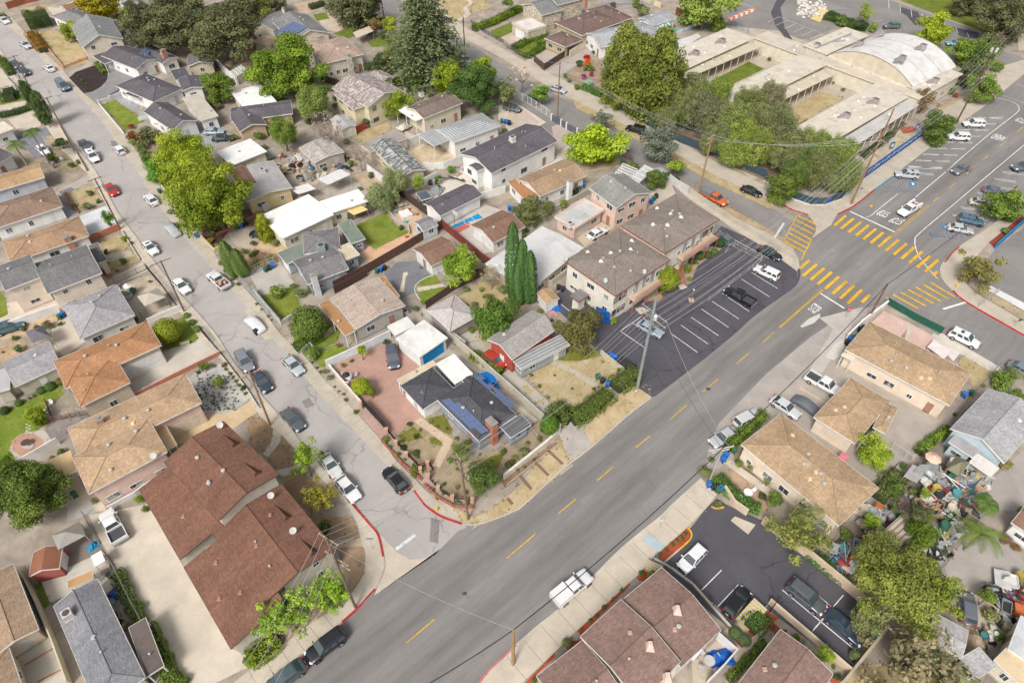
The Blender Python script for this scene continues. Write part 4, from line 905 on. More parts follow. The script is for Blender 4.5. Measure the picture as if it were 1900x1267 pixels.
strip('kerb',smooth_line([(857,972),(883,973.5),(912,965),(950,950),(975,934),(1041,873),(1097,830),(1167,769),(1208,738)],4),.22,0,'concrete',(.5,.45,.38),SW)
sheet('pavement',[(795,938),(818,958),(857,972),(846,945),(828,930),(800,915)],'concrete',4,CONC)
e=[(-30,66),(0,92),(28,141),(58,174),(101,215),(141,275),(177,318),(217,393),(253,441),(298,502),(339,552),(374,590),(402,624),(437,678),(485,735),(515,768),(541,797),(558,822),(596,868),(627,900),(656,940),(684,971),(702,994),(711,1033),(712,1055),(696,1093),(665,1127),(635,1154),(560,1219),(450,1302),(380,1360)]
i=[(320,1360),(400,1292),(470,1239),(581,1154),(635,1121),(656,1097),(676,1064),(679,1030),(669,997),(664,973),(648,940),(632,923),(601,893),(556,842),(522,807),(503,792),(483,772),(462,740),(412,668),(374,634),(333,577),(303,536),(268,491),(225,428),(192,372),(162,322),(115,279),(88,239),(48,190),(20,155),(0,112),(-30,90)]
slab('pavement',e+i,SW,'concrete',CREAM);strip('kerb',smooth_line(e,3),.2,0,'concrete',(.5,.45,.38),SW+.015)
strip('painted_kerb',smooth_line([(654,936),(684,971),(702,994),(711,1033)],5),.24,.02,'paint_line',red,SW+.02)
strip('painted_kerb',smooth_line([(696,1093),(665,1127),(635,1154)],5),.24,.02,'paint_line',red,SW+.02)
e=[(860,1310),(880,1282),(905,1246),(940,1213),(991,1167),(1040,1128),(1100,1071),(1154,1017),(1224,960),(1244,940),(1301,888)]
i=[(1330,918),(1313,940),(1275,979),(1216,1030),(1182,1069),(1167,1082),(1074,1167),(1028,1211),(971,1265),(900,1330)]
slab('pavement',e+i,SW,'concrete',CREAM);strip('kerb',smooth_line(e,3),.2,0,'concrete',(.56,.5,.42),SW+.015)
strip('painted_kerb',smooth_line([(885,1275),(905,1246),(940,1213),(958,1197)],4),.24,.02,'paint_line',(.55,.2,.18),SW+.02)
sheet('pavement_panel',[(1192,1000),(1202,990),(1232,1012),(1220,1026)],'concrete',11,(.42,.5,.54))
sheet('concrete_verge',[(1301,888),(1314,835),(1334,785),(1420,695),(1503,626),(1546,597),(1569,577),(1642,565),(1620,590),(1560,650),(1540,690),(1520,780),(1450,800),(1330,870)],'concrete',1,(.40,.36,.33))
sheet('concrete_verge',[(1520,590),(1600,570),(1560,640),(1520,700),(1500,690),(1546,610)],'concrete',2,(.5,.46,.42))
e=[(1960,330),(1900,375),(1822,432),(1779,459),(1757,480),(1745,497),(1748,517),(1768,540),(1794,562),(1900,623),(2000,680)]
i=[(2000,655),(1900,598),(1815,548),(1789,525),(1790,500),(1834,451),(1900,397),(1960,350)]
slab('pavement',e+i,SW,'concrete',CONC);strip('kerb',smooth_line(e,3),.2,0,'concrete',(.5,.45,.38),SW+.015)
strip('painted_kerb',smooth_line([(1768,540),(1794,562),(1900,623),(2000,680)],4),.26,.02,'paint_line',red,SW+.02)
strip('painted_kerb',smooth_line([(1779,459),(1765,472),(1752,488)],4),.24,.02,'paint_line',red,SW+.02)
e=[(1447,377),(1470,390),(1499,399),(1513,418),(1514,429),(1506,443),(1541,419),(1554,398),(1584,383),(1622,353),(1657,328),(1675,312),(1698,295),(1748,256),(1799,217),(1837,190),(1900,138),(1960,92)]
i=[(1960,70),(1900,112),(1830,132),(1799,175),(1735,215),(1718,245),(1614,322),(1561,370),(1528,382),(1500,382),(1473,371)]
slab('pavement',e+i,SW,'concrete',CONC)
strip('kerb',smooth_line(e[6:],3),.2,0,'concrete',(.42,.38,.34),SW+.015)
strip('painted_kerb',smooth_line([(1447,377),(1470,390),(1499,399)],4),.24,.02,'paint_line',red,SW+.02);strip('painted_kerb',smooth_line([(1553,399),(1584,383),(1622,353)],4),.24,.02,'paint_line',red,SW+.02);strip('painted_kerb',[(1622,353),(1657,328)],.24,.02,'paint_line',(.05,.3,.5),SW+.02)
slab('pavement',[(930,108),(1023,165),(1073,190),(1150,228),(1240,278),(1330,328),(1419,368),(1447,377),(1473,371),(1449,358),(1350,313),(1256,263),(1193,224),(1154,206),(1117,185),(1061,158),(1023,139),(990,124),(860,50),(760,-20),(725,-20),(838,60)],SW,'concrete',CONC)
slab('pavement',[(1242,338),(1279,358),(1360,405),(1430,437),(1470,462),(1481,480),(1483,497),(1478,503),(1420,461),(1359,425),(1336,408),(1278,370)],SW,'concrete',CONC)
sheet('verge',[(1257,330),(1300,358),(1380,400),(1452,440),(1478,462),(1470,464),(1430,440),(1360,408),(1279,361)],'dry_grass',3,(.95,.9,1))
slab('pavement',[(950,210),(975,222),(1022,268),(1080,300),(1075,308),(1018,282),(985,250),(940,222)],.1,'concrete',CONC)
sheet('parking_lot',[(1210,737),(1178,716),(1157,690),(1114,657),(1060,600),(1020,560),(1050,530),(1160,580),(1300,470),(1338,420),(1420,455),(1479,505),(1479,527),(1420,568),(1357,623),(1290,675)],'asphalt_dark',4)
mark('apartment parking lot',W(1300,580));mark('intersection',W(1600,480))
strip('tar_seam',smooth_line([(1212,735),(1290,676),(1357,622),(1390,592),(1420,569),(1455,545),(1474,530),(1482,515),(1482,500)],4),.45,.07,'asphalt_dark',(1,1,1))
sheet('verge',[(1208,738),(1167,769),(1097,830),(1060,858),(1040,820),(1085,795),(1130,745),(1180,716),(1202,712)],'dry_grass',3,(1.15,1.12,1.2))
sheet('verge',[(1060,860),(975,934),(950,950),(912,965),(883,973),(857,972),(842,940),(880,960),(910,945),(960,905),(1035,815)],'dry_grass',2,(1.1,1.08,1.15))
sheet('driveway',[(1040,812),(1062,858),(1098,829),(1085,795),(1055,775),(1035,785)],'concrete',4,(.44,.4,.36))
strip('kerb',[(1063,862),(1040,880)],.3,.05,'concrete',(.4,.37,.33),.05)
sheet('parking_lot',[(1330,925),(1350,937),(1420,968),(1480,1015),(1560,1075),(1640,1130),(1615,1180),(1575,1243),(1450,1150),(1410,1120),(1352,1165),(1230,1060),(1232,1040),(1313,940)],'asphalt_dark',3)
mark('lower parking lot',W(1400,1050))
sheet('car_park',[(1310,-40),(1340,50),(1420,75),(1500,72),(1560,50),(1640,65),(1770,110),(1830,70),(1770,35),(1660,3),(1560,-40)],'asphalt',1)
mark('school car park',W(1500,30))
sheet('grass_bank',[(1640,-10),(1830,62),(1900,85),(1990,30),(1900,-60)],'grass',2,(.8,.8,.8))
sheet('path',[(1885,30),(1930,20),(1950,90),(1890,95)],'concrete',3,CONC)
# ------------------------------------------------------------------ road paint
tile(1420,310)
def bar(a,b,w_=.55,col=YEL,z=.09):strip('crosswalk_bar',[a,b],w_,z,'paint_line',col)
for a,b in(((590,360),(505,432)),((648,380),(555,457)),((703,405),(608,483)),((757,430),(663,508)),((812,455),(717,535)),((866,482),(772,562)),((920,510),(828,590)),((977,537),(883,618)),((1037,564),(940,648)),((1093,590),(998,678)),((1150,622),(1054,708)),((1208,655),(1112,740)),((1268,682),(1172,772)),((1262,768),(1228,802)),((323,686),(255,748)),((378,716),(275,803)),((432,745),(329,833)),((486,773),(382,865)),((541,806),(437,898)),((597,840),(492,934)),((650,873),(548,968)),((708,904),(604,1004)),((765,940),(708,996))):bar(a,b)
for a,b in(((1212,850),(1388,955)),((1158,866),(1340,970)),((1102,884),(1286,988)),((1048,904),(1232,1004)),((993,922),(1178,1024)),((938,940),(1120,1042)),((884,958),(1068,1060)),((235,362),(368,425)),((222,390),(370,466)),((206,424),(350,496)),((190,456),(335,536)),((172,488),(322,568)),((156,520),(306,600)),((140,550),(290,632))):bar(a,b,.42)
for a,b in(((235,355),(130,550)),((372,466),(375,440)),((338,535),(262,685)),((235,355),(365,415))):stripe(a,b,.22,YEL,'crosswalk_bar')
stripe((620,328),(955,483),.35);stripe((405,930),(580,1040),.32);stripe((1305,1045),(1470,995),.38);stripe((135,415),(68,520),.38)
for p in([(935,515),(1205,285)],[(920,508),(1190,280)],[(105,1185),(425,905)],[(100,1178),(418,900)]):stripe(*p,.12,YEL,'centre_line')
strip('edge_line',smooth_line([(1900,-160),(1710,0),(1400,262),(1130,490),(1098,540),(1105,600),(1140,680),(1260,820)],5),.16,.08,'paint_line',WHITE)
strip('edge_line',smooth_line([(1370,0),(1100,225)],3),.16,.08,'paint_line',WHITE)
strip('edge_line',smooth_line([(972,200),(810,330),(775,360),(740,370)],4),.14,.08,'paint_line',WHITE)
for a,b in(((1230,258),(1272,225)),((1348,160),(1395,120)),((1475,55),(1520,15))):stripe(a,b,.14,YEL,'centre_line')
for a,b in(((1135,45),(1235,55)),((1050,0),(1295,8)),((1735,35),(1900,55)),((1678,85),(1840,108)),((1615,140),(1845,165)),((1555,190),(1800,215)),((1495,240),(1700,265)),((1432,295),(1620,322)),((1370,350),(1600,380))):
 stripe(a,b,.13);stripe((a[0]+6,a[1]+10),(b[0]+2,b[1]+10),.13)
BLUEP=(.08,.2,.45)
for k in range(7):stripe((870+35*k,138+3*k),(905+35*k,170+3*k),.09,BLUEP,'access_marking')
stripe((860,180),(1120,185),.09,BLUEP,'access_marking');stripe((950,90),(1185,110),.09,BLUEP,'access_marking')
for k in range(8):stripe((1205+30*k,490-6*abs(k-2)),(1232+30*k,520),.09,BLUEP,'access_marking')
stripe((1200,500),(1300,405),.09,BLUEP,'access_marking');stripe((1200,500),(1420,530),.09,BLUEP,'access_marking')
for x,y in((1080,127),(1322,443)):
 sheet('access_symbol',[(x-28,y-16),(x+22,y-16),(x+30,y+16),(x-20,y+16)],'paint_line',6,(.06,.25,.55));sheet('access_symbol',[(x-8,y-10),(x+8,y-8),(x+14,y+9),(x-2,y+10)],'paint_line',8,WHITE)
tile(1420,0)
strip('edge_line',smooth_line([(1320,1267),(1600,1025),(1830,845),(1862,805),(1850,775),(1800,745),(1710,725)],5),.16,.08,'paint_line',WHITE)
for a,b in(((1492,1267),(1520,1240)),((1595,1180),(1638,1145)),((1720,1078),(1768,1040)),((1845,975),(1890,937)),((1960,880),(2010,840))):stripe(a,b,.14,YEL,'centre_line')
for k in range(10):
 x0,y0=1050+56*k,1222-45*k;x1,y1=1295+56.5*k,1240-46*k
 if k==9:x0,y0,x1,y1=1520,862,1745,880
 stripe((x0,y0),(x1,y1),.12);stripe((x0-6,y0+9),(x1+4,y1-9+1),.12)
stripe((1840,620),(1960,660),.12);stripe((1730,700),(1900,760),.08)
for x in range(9):stripe((905+82*x,5+34*x),(908+84*x,68+30*x),.14)
stripe((730,0),(905,5),.12);strip('kerb',[(905,0),(1530,215)],.25,.05,'concrete',CONC,.1)
for x in range(5):stripe((20+62*x+60,165-0+25*x+10),(100+62*x,130+22*x),.12)if False else stripe((80+62*x,190+26*x),(162+62*x,152+26*x),.12)
stripe((20,165),(100,128),.12);stripe((100,128),(415,250),.12)
for x in range(5):stripe((430+4*x,25+12*x),(620-30*x,72),.1)
stripe((760,160),(865,152),.1);stripe((880,215),(1030,210),.1)
tile(940,0)
for a,b in(((1640,60),(1740,25)),((1700,100),(1800,60)),((1660,0),(1830,70))):stripe(a,b,.1)
tile(1420,310)
def roadword(t,o_,r_,u_):
 tile(0,0,1);p,q,u=W(*o_,.1),W(*r_,.1),W(*u_,.1);word(t,'road_lettering',p,q-p,(u-p).length,(q-p).length,'paint_line',WHITE,up=u-p)['kind']='structure'
roadword('STOP',(1498,574.5),(1513,584),(1511,561.5));roadword('STOP',(1652.5,394.7),(1634.6,388.5),(1642.9,404.3));roadword('STOP',(1680,409),(1658.7,402.5),(1668.3,417.7));roadword('AHEAD',(1868.7,255),(1846.6,248),(1859.2,263));roadword('STOP',(1906,223),(1890.8,217.2),(1897.5,230))
sheet('street_patch',[(1484,606),(1500,592),(1521,582),(1522,588),(1510,600),(1488,608)],'concrete',4,(.55,.52,.48))
for x,y in((1545,466),(1594,490),(1314,722),(862,1101)):
 c=W(x,y);sheet('manhole_cover',[(x+4.5*math.cos(a*.5236),y+3*math.sin(a*.5236))for a in range(12)],'asphalt_dark' if x<1400 else 'concrete',6,(.3,.28,.27))
tile(940,620)
for a,b in(((1688,218),(1780,140)),((1440,425),(1552,332)),((1203,623),(1323,523)),((950,833),(1055,747)),((665,1075),(783,973)),((378,1320),(508,1210))):stripe(a,b,.14,YEL,'centre_line')
tile(0,0,1);stripe((940,1036),(994,990),.14,YEL,'centre_line');stripe((755,1192),(806,1149),.14,YEL,'centre_line');stripe((1415,636),(1436,616),.14,YEL,'centre_line');stripe((560,1355),(625,1302),.14,YEL,'centre_line');stripe((735,1019),(771,992),.45)
tile(940,310)
for a,b in(((1725,825),(1930,955)),((1580,927),(1780,1062)),((1507,987),(1705,1117)),((1432,1045),(1630,1180)),((1355,1105),(1555,1240)),((1280,1163),(1480,1302)),((1205,1223),(1400,1362)),((840,1210),(1010,1325)),((920,1145),(1080,1245)),((835,1207),(990,1097)),((400,1010),(500,1090)),((1660,530),(1925,675)),((1797,775),(1990,895))):stripe(a,b,.11)
tile(940,940,3.875)
for a,b in(((1545,455),(1390,610)),((1665,560),(1515,720)),((1300,475),(1270,505))):stripe(a,b,.12)
tile(1420,940,3.875)
for a,b in(((120,597),(645,1030)),((560,635),(315,920)),((650,1035),(610,1085)),((205,500),(490,730))):stripe(a,b,.12)
def joints(e,w_,step=1.9):
 b=MB();P=[G(*p)for p in smooth_line(e,3)];acc=0
 for p,q in zip(P,P[1:]):
  d=q-p;L=d.length
  if L<.01:continue
  d.normalize();n=Vector((-d.y,d.x,0))*(1 if w_>0 else-1);t=step-acc
  while t<L:c=p+d*t;h=d*.035;b.poly([(v.x,v.y,SW+.006)for v in(c-h+n*.2,c-h+n*abs(w_),c+h+n*abs(w_),c+h+n*.2)]);t+=step
  acc=L-(t-step)
 struct(b.build('pavement_joint','concrete',None,(.34,.30,.25)))
joints([(61,88),(109,136),(177,210),(227,278),(283,363),(361,459),(445,552),(503,620),(611,749),(710,852),(768,910)],2.0)
joints([(28,141),(101,215),(177,318),(253,441),(339,552),(402,624),(485,735),(541,797),(596,868),(656,940)],-1.9);joints([(905,1246),(991,1167),(1100,1071),(1224,960),(1301,888)],-3.6,2.6);joints([(450,1302),(560,1219),(635,1154)],2.4);joints([(1541,419),(1622,353),(1698,295),(1799,217),(1900,138)],3.4,2.6)
tile(0,0,1)
for p in([(1075,930),(1098,912),(1106,920),(1083,938)],[(845,1120),(905,1068),(911,1074),(851,1127)],[(1330,730),(1352,712),(1360,720),(1338,739)],[(560,745),(574,738),(582,752),(568,758)],[(303,420),(322,410),(330,424),(312,434)],[(205,262),(222,262),(226,278),(210,280)]):sheet('street_patch',p,'asphalt',4,(1,1,1))
# ================================================================== BUILDINGS
SLATE,GREYR,PURP,BROWN,TANR,ORNG,LGREY,WHT,DKR=(.10,.10,.115),(.26,.26,.255),(.155,.14,.155),(.30,.18,.13),(.52,.35,.20),(.50,.265,.14),(.44,.43,.44),(.78,.77,.75),(.20,.18,.175)
CRM,BEI,WWH,PINK,YLW=(.68,.61,.49),(.58,.50,.40),(.80,.79,.76),(.70,.52,.44),(.68,.55,.35)
tile(0,0)
h=House('grey hip roofed house beside the clipped cypress shrub at the top left','grey hip roofed house',WWH,GREYR);h.block((375,120),(580,205),(710,125),3,'hip');h.chimney(655,160);h.finish()
h=House('brown roofed house at the top edge behind the grey hip roofed house','',BEI,BROWN);h.block((440,50),(490,82),(640,30),3,'gable');h.finish()
h=House('white walled garage at the top edge beside the great oaks','',WWH,LGREY,cat='garage');h.block((905,20),(1020,-8),(960,-70),2.8,'gable');h.finish()
h=House('two storey cream house with grey roof and tall gable over the brown carport','two storey cream house',CRM,(.3,.31,.3));h.block((600,350),(905,285),(790,140),5,'gable',.42,'BC',floors=2);h.block((840,215),(945,178),(895,132),3.2);h.block((560,285),(650,365),(790,280),3.8,'gable',.35);h.finish(vents=3)
h=House('brown roofed house with solar panels, brick chimney and long carport','brown house with brick chimney',WWH,PURP);h.block((765,470),(935,415),(875,350),2.6,'flat',posts=True,walls=False);h.block((1000,512),(1190,432),(1040,295),3.2,'gable',.3,'BC');h.block((1190,470),(1310,425),(1150,300),3.1,'gable',.3,'BC')
h.chimney(1215,420,1.3,.9,1.8);h.solar([(975,440),(1070,350),(1040,490)],4,3,((0,0),(3,2)));h.solar([(1040,490),(1110,430),(1060,502)],3,1);h.finish(vents=3)
h=House('dark roofed outbuilding with beige wall below the great oaks','',BEI,DKR,cat='outbuilding');h.block((1375,488),(1567,464),(1470,396),3,'gable',.25);h.finish(vents=0)
h=House('wide brown hip roofed house with tiled courtyard left of a flat wing','wide brown hip roofed house',WWH,PURP);h.block((1125,750),(1345,650),(1140,508),3.2,'hip',.25);h.block((1335,670),(1492,640),(1385,566),3,'gable',.2);h.block((1290,590),(1400,565),(1335,502),2.8,'flat',rm='flat_roof',rc=SLATE);h.block((915,690),(1010,725),(1070,660),2.8,'flat',walls=False,posts=True);h.finish(vents=5)
h=House('white house with purple grey gable and pale flat roofed wing','white house with flat wing',WWH,PURP);h.block((1265,960),(1450,885),(1280,735),3.4,'gable',.4,'BC');h.block((1470,888),(1602,850),(1440,690),3.2,'flat',rm='flat_roof',rc=(.5,.45,.38));h.finish()
h=House('tan house with purple grey roof between two white flat roofs','tan purple roofed house',(.5,.38,.26),PURP);h.block((1700,895),(2150,835),(2070,745),3,'gable',.25);h.block((1760,968),(1960,915),(1850,800),3.1,'gable',.3,'BC');h.finish()
h=House('low building with white flat roof behind the tan purple roofed house','',CRM,WHT,roofmat='flat_roof');h.block((1800,808),(2030,745),(1890,625),3,'flat');h.finish(vents=3)
h=House('low building with white flat roof beside the lime green tree','',CRM,WHT,roofmat='flat_roof');h.block((1705,1215),(1960,1112),(1855,1012),3,'flat');h.finish(vents=3)
h=House('white house with purple grey roof left of the palm trees','palm tree house',WWH,PURP);h.block((-90,1250),(100,1135),(10,1000),3.2,'gable',.3,'AB');h.block((-70,1010),(100,945),(60,880),3,'flat',rm='flat_roof',rc=CRM);h.finish()
tile(470,0)
h=House('large cream house with grey roof carrying a solar array at the top','large cream solar house',CRM,GREYR);h.block((295,305),(562,240),(425,100),5,'gable',.35,'BC',floors=2);h.block((150,225),(300,130),(225,45),4,'gable',.35);h.block((90,330),(175,280),(110,240),3,'flat',rm='flat_roof',rc=(.6,.45,.3))
h.chimney(228,95,.8,.7,1.3,'stucco',CRM);h.solar([(255,290),(400,205),(150,245)],6,4);h.finish(frame=(.7,.7,.68))
h=House('tan many sided house with a bow of windows and a stone chimney','tan bow windowed house',(.62,.58,.48),(.50,.37,.30));h.block((520,470),(810,398),(690,262),4.6,'hip',.22,floors=1,winp=1.8);h.block((440,400),(620,350),(560,265),4.4,'hip',.22);h.chimney(705,440,1.2,1.0,1.2,'stone',(.5,.45,.38),base=0);h.finish()
h=House('two storey cream house with a badly weathered brown roof','weathered two storey house',(.66,.6,.42),(.27,.21,.19),roofmat='worn_shingle');h.block((840,790),(1110,672),(895,520),5.4,'gable',.3,'BC',floors=2);h.block((735,806),(848,768),(745,640),5,'hip',.3,floors=2);h.block((950,600),(1032,565),(975,500),3.4,'gable');h.finish(vents=4,frame=(.35,.3,.27))
h=House('small pale shed with grey roof behind the bare tree','',CRM,LGREY,roofmat='flat_roof',cat='shed',name='shed');h.block((650,955),(757,920),(700,832),2.6,'gable',.25,'BC',over=.2);h.finish(vents=0)
h=House('cream and brick house with brown roof, white porch roof and timber balcony','balcony house',CRM,(.25,.19,.165));h.block((1250,872),(1537,757),(1440,668),4.2,'gable',.25);h.block((1190,890),(1262,862),(1140,757),3.7,'flat',walls=False,posts=True,rm='flat_roof',rc=WHT);h.ac(1235,705);h.finish(vents=4);hb=h
h=House('white house with striped metal roof and raised timber porch','striped roof house',WWH,(.46,.47,.48),roofmat='corrugated');h.block((1475,1050),(1815,925),(1690,828),4,'hip',.25);h.block((1325,1073),(1447,1023),(1345,940),3.7,'flat',walls=False,posts=True);h.finish(vents=0)
h=House('long grey brown flat roofed shed behind the mottled dark roof','',BEI,(.34,.3,.27),roofmat='flat_roof',cat='shed',name='shed');h.block((860,1120),(1132,1015),(1040,960),2.7,'flat',over=.15);h.finish(vents=0)
h=House('derelict shed with a broken patchy roof among the yard clutter','derelict shed',(.45,.42,.35),(.36,.31,.28),roofmat='worn_shingle',cat='shed',name='shed');h.block((450,1195),(668,1115),(515,1022),2.8,'gable',.12,over=.2);h.finish(vents=0)
tile(0,0,1)
h=House('long white two storey house with dark grey gable roof and rooftop cooler','long white two storey house',WWH,PURP);h.block((912,322),(1035,262),(977,229),4.8,'gable',.28,floors=2,winp=4.5);h.block((885,318),(1000,266),(985,256),4.7,'gable',.2);h.ac(951,262,1.1);h.finish(vents=6,frame=(.2,.25,.22))
h=House('house with mottled dark and grey striped roof and beige wall','mottled roof house',(.66,.54,.38),(.13,.145,.14),roofmat='worn_shingle');h.block((745,330),(790,315),(715,262),3.2,'gable',.3,'BC');h.finish(vents=0)
h=House('yellow house with worn grey and brown roof beside the big street tree','yellow house',(.70,.58,.33),(.40,.39,.38),roofmat='flat_roof');h.block((458,374),(542,348),(500,300),3.4,'gable',.12,'BC');h.block((446,352),(492,338),(466,306),3.5,'gable',.2,'BC',rm='shingle',rc=BROWN,walls=False);h.ac(488,320,.9);h.finish(vents=2)
h=House('small brown roofed house with white gable and green awning','brown house by the play court',WWH,BROWN);h.block((872,418),(915,451),(970,418),2.9,'gable',.3,'BC');h.finish(vents=3)
h=House('tan house with white flat roof behind the tall cypresses','white flat roofed tan house',(.58,.44,.32),(.6,.59,.58),roofmat='flat_roof');h.block((992,531),(1083,460),(1005,420),3.1,'gable',.05,'AB',over=.3);h.block((938,512),(990,475),(950,455),3,'flat');h.finish(vents=8)
tile(470,310)
h=House('cream house with long bright white roof','long white roofed house',(.68,.62,.48),(.84,.83,.80),roofmat='flat_roof');h.block((215,525),(590,350),(475,170),3.2,'gable',.06,'AB');h.block((530,352),(842,250),(742,172),3.1,'flat');h.finish(vents=1)
h=House('blue grey house with slate roof, green flat roofs and tall pale chimney','blue grey slate house',(.34,.38,.42),(.25,.235,.24));h.block((400,862),(702,748),(560,590),3,'gable',.28,'AB');h.block((370,640),(640,600),(560,455),3.1,'hip',.28);h.block((245,712),(432,632),(355,556),2.9,'flat',rm='flat_roof',rc=(.20,.23,.19));h.block((720,562),(822,527),(682,396),2.8,'flat',rm='flat_roof',rc=(.20,.24,.19));h.block((660,692),(782,642),(692,560),2.9,'flat',rm='flat_roof',rc=(.6,.52,.38))
h.chimney(455,850,1.0,.7,1.8,'stucco',(.6,.62,.62),base=0);h.ac(505,610,1.3,(.25,.3,.3));h.garage(2,3,.5,5,2.2,(.7,.7,.7));h.finish(vents=6)
h=House('grey house with pebbly pinkish roof and brown porch strip','pebble roofed grey house',(.44,.42,.39),(.55,.44,.37));h.block((752,1190),(1115,1017),(935,802),3.2,'gable',.16,'BC');h.block((672,1237),(748,1200),(543,978),2.8,'flat',walls=False,posts=True,rm='flat_roof',rc=(.40,.22,.10));h.block((960,800),(1075,945),(1020,985),2.9,'flat',walls=False,rm='flat_roof',rc=(.40,.22,.10));h.finish(vents=5)
h=House('white garage with brown roof facing the grey court','brown roofed white garage',(.7,.7,.68),BROWN,cat='garage');h.block((1170,602),(1305,728),(1500,610),2.8,'gable',.3,'BC');h.garage(0,0,.5,4.4,2.2,(.74,.74,.72));h.finish(vents=0)
h=House('long white outbuilding with dark purple roof beside the play court','long white outbuilding',WWH,(.16,.14,.16));h.block((1250,270),(1372,360),(1692,212),2.9,'gable',.3,'BC');h.finish(vents=4,win=False)
h=House('small dark grey storage shed behind the long white outbuilding','',(.07,.085,.10),(.10,.12,.14),roofmat='flat_roof',cat='shed',name='shed');h.block((1235,245),(1312,222),(1265,172),2.3,'flat',over=.1);h.finish(vents=0)
h=House('pale blue garden shed with grey gambrel roof in the terraced yard','pale blue garden shed',(.50,.56,.60),(.30,.28,.29),cat='shed',name='shed');h.block((1248,472),(1357,427),(1283,362),2.3,'gable',.35,'AB',over=.15);h.finish(vents=0)
h=House('old garage with patched pinkish gravel roof among dry weeds','old gravel roofed garage',(.36,.33,.29),(.44,.39,.37),roofmat='worn_shingle',cat='garage');h.block((1445,1205),(1650,1090),(1475,942),2.7,'hip',.3);h.finish(vents=0,win=False)
tile(0,0,1)
h=House('white flat roofed double garage with blue doors','blue door garage',(.74,.74,.73),(.70,.69,.66),roofmat='flat_roof',cat='garage');b=h.block((734,628),(778,663),(831,627),2.8,'flat',over=.25,win=False)
h.garage(0,1,.27,2.9,2.2,(.01,.1,.36));h.garage(0,1,.75,2.9,2.2,(.01,.1,.36));h.garage(0,0,.5,4.2,2.2,(.01,.25,.55));h.block((733,622),(770,604),(752,589),2.6,'flat',walls=False,posts=True);h.finish(vents=0)
tile(470,620)
h=House('slate roofed blue house with solar panels and a brick chimney at the corner','corner solar house',(.30,.34,.40),(.105,.105,.115),trim=(.75,.75,.75));h.block((1080,378),(1243,552),(1500,425),2.9,'hip',.3,wc=WWH);h.block((1345,475),(1658,785),(1900,560),2.9,'hip',.3);h.block((1480,365),(1612,290),(1455,155),2.8,'flat',rm='flat_roof',rc=(.8,.77,.7));h.block((1815,680),(1890,760),(2040,665),2.8,'flat',rm='flat_roof',rc=(.13,.13,.14));h.block((1600,300),(1700,400),(1640,450),2.95,'gable',.3)
h.block((1083,365),(1345,222),(1322,190),2.6,'flat',walls=False,posts=True,rm='flat_roof',rc=(.62,.5,.34));h.chimney(1752,690,1.5,1.0,1.5,'brick',(1,.75,.7),base=0)
h.solar([(1385,492),(1645,745),(1470,460)],6,3,((0,2),(5,0)));h.solar([(1620,318),(1880,548),(1668,300)],7,2,((1,1),(3,0)));h.finish(vents=7)
tile(940,310)
h=House('pink two storey house with grey roof and flat roofed garage wing','pink two storey house',PINK,(.31,.31,.285));h.block((805,303),(1070,190),(860,52),5.4,'gable',.33,'BC',floors=2,winp=2.6);h.block((500,455),(718,317),(565,240),3,'flat',rm='flat_roof',rc=(.52,.52,.5),par=.25);h.ac(465,435,.9);h.garage(1,0,.35,2.6,2.1,(.6,.58,.55));h.finish(vents=6)
h=House('white house with tan roof, brown porch and tall white chimney','tan roofed white house',WWH,(.44,.31,.20));h.block((245,217),(585,65),(430,-62),3.2,'gable',.3,'AB');h.block((138,247),(243,214),(62,88),2.8,'flat',walls=True,rm='flat_roof',rc=(.40,.21,.10));h.chimney(462,150,1.0,.8,1.6,'stucco',(.78,.77,.74),base=0);h.finish(vents=5)
APT=House('cream apartment building with two stepped brown roofs and red railings','apartment building',(.75,.72,.62),(.29,.245,.21),cat='apartment building',name='apartment_building',trim=(.33,.07,.05));APT.block((425,688),(800,945),(1165,657),6.2,'hip',.16,floors=2,winp=2.8,nowin=(1,));APT.block((838,431),(1165,634),(1618,413),6.9,'hip',.16,floors=2,winp=2.8,nowin=(1,))
APT.block((462,945),(530,990),(598,935),2.9,'flat',rm='shingle',rc=GREYR,win=False)
tile(0,0,1)
h=House('old red barn with pebbly grey roof and glazed corrugated lean to','red barn',(.42,.085,.06),(.42,.385,.37),cat='barn',wallmat='wood');h.block((904,630),(950,667),(1032,611),3.6,'gable',.4,'BC');h.block((949,666),(967,686),(1049,631),2.6,'shed',-.001,'BC',rm='corrugated',rc=(.42,.43,.43),wc=(.35,.38,.38));h.finish(vents=1)
tile(0,310)
h=House('pale blue house with tan roof beside the yellow planted plot','pale blue house',(.50,.52,.60),TANR);h.block((-150,215),(327,75),(270,-20),3,'gable',.25);h.finish(vents=3)
h=House('white house with brown hip roof and boarded windows','brown hip roofed white house',WWH,(.33,.225,.17));h.block((-60,460),(460,288),(372,145),3,'hip',.28);h.finish(vents=4)
h=House('white house with orange brown roof and a brick chimney','orange brown roofed house',WWH,(.47,.31,.20));h.block((75,705),(655,502),(545,372),3,'hip',.25);h.chimney(505,540,1.1,.8,.8,base=0);h.finish(vents=4)
h=House('two storey beige house with charcoal shingle roofs','two storey beige house',(.74,.64,.54),(.22,.215,.215));h.block((350,930),(748,777),(640,568),5.2,'gable',.25,'AB',floors=2,winp=3.6);h.block((38,908),(305,805),(190,652),5.4,'gable',.25,'AB',floors=2,winp=3.6);h.block((715,708),(786,682),(700,560),3.2,'gable',.25,'AB');h.finish(vents=4)
h=House('white house with square pale grey hip roof','pale hip roofed house',(.68,.65,.6),(.42,.40,.41));h.block((585,1262),(990,1087),(845,862),3.2,'hip',.3);h.finish(vents=6)
tile(0,620)
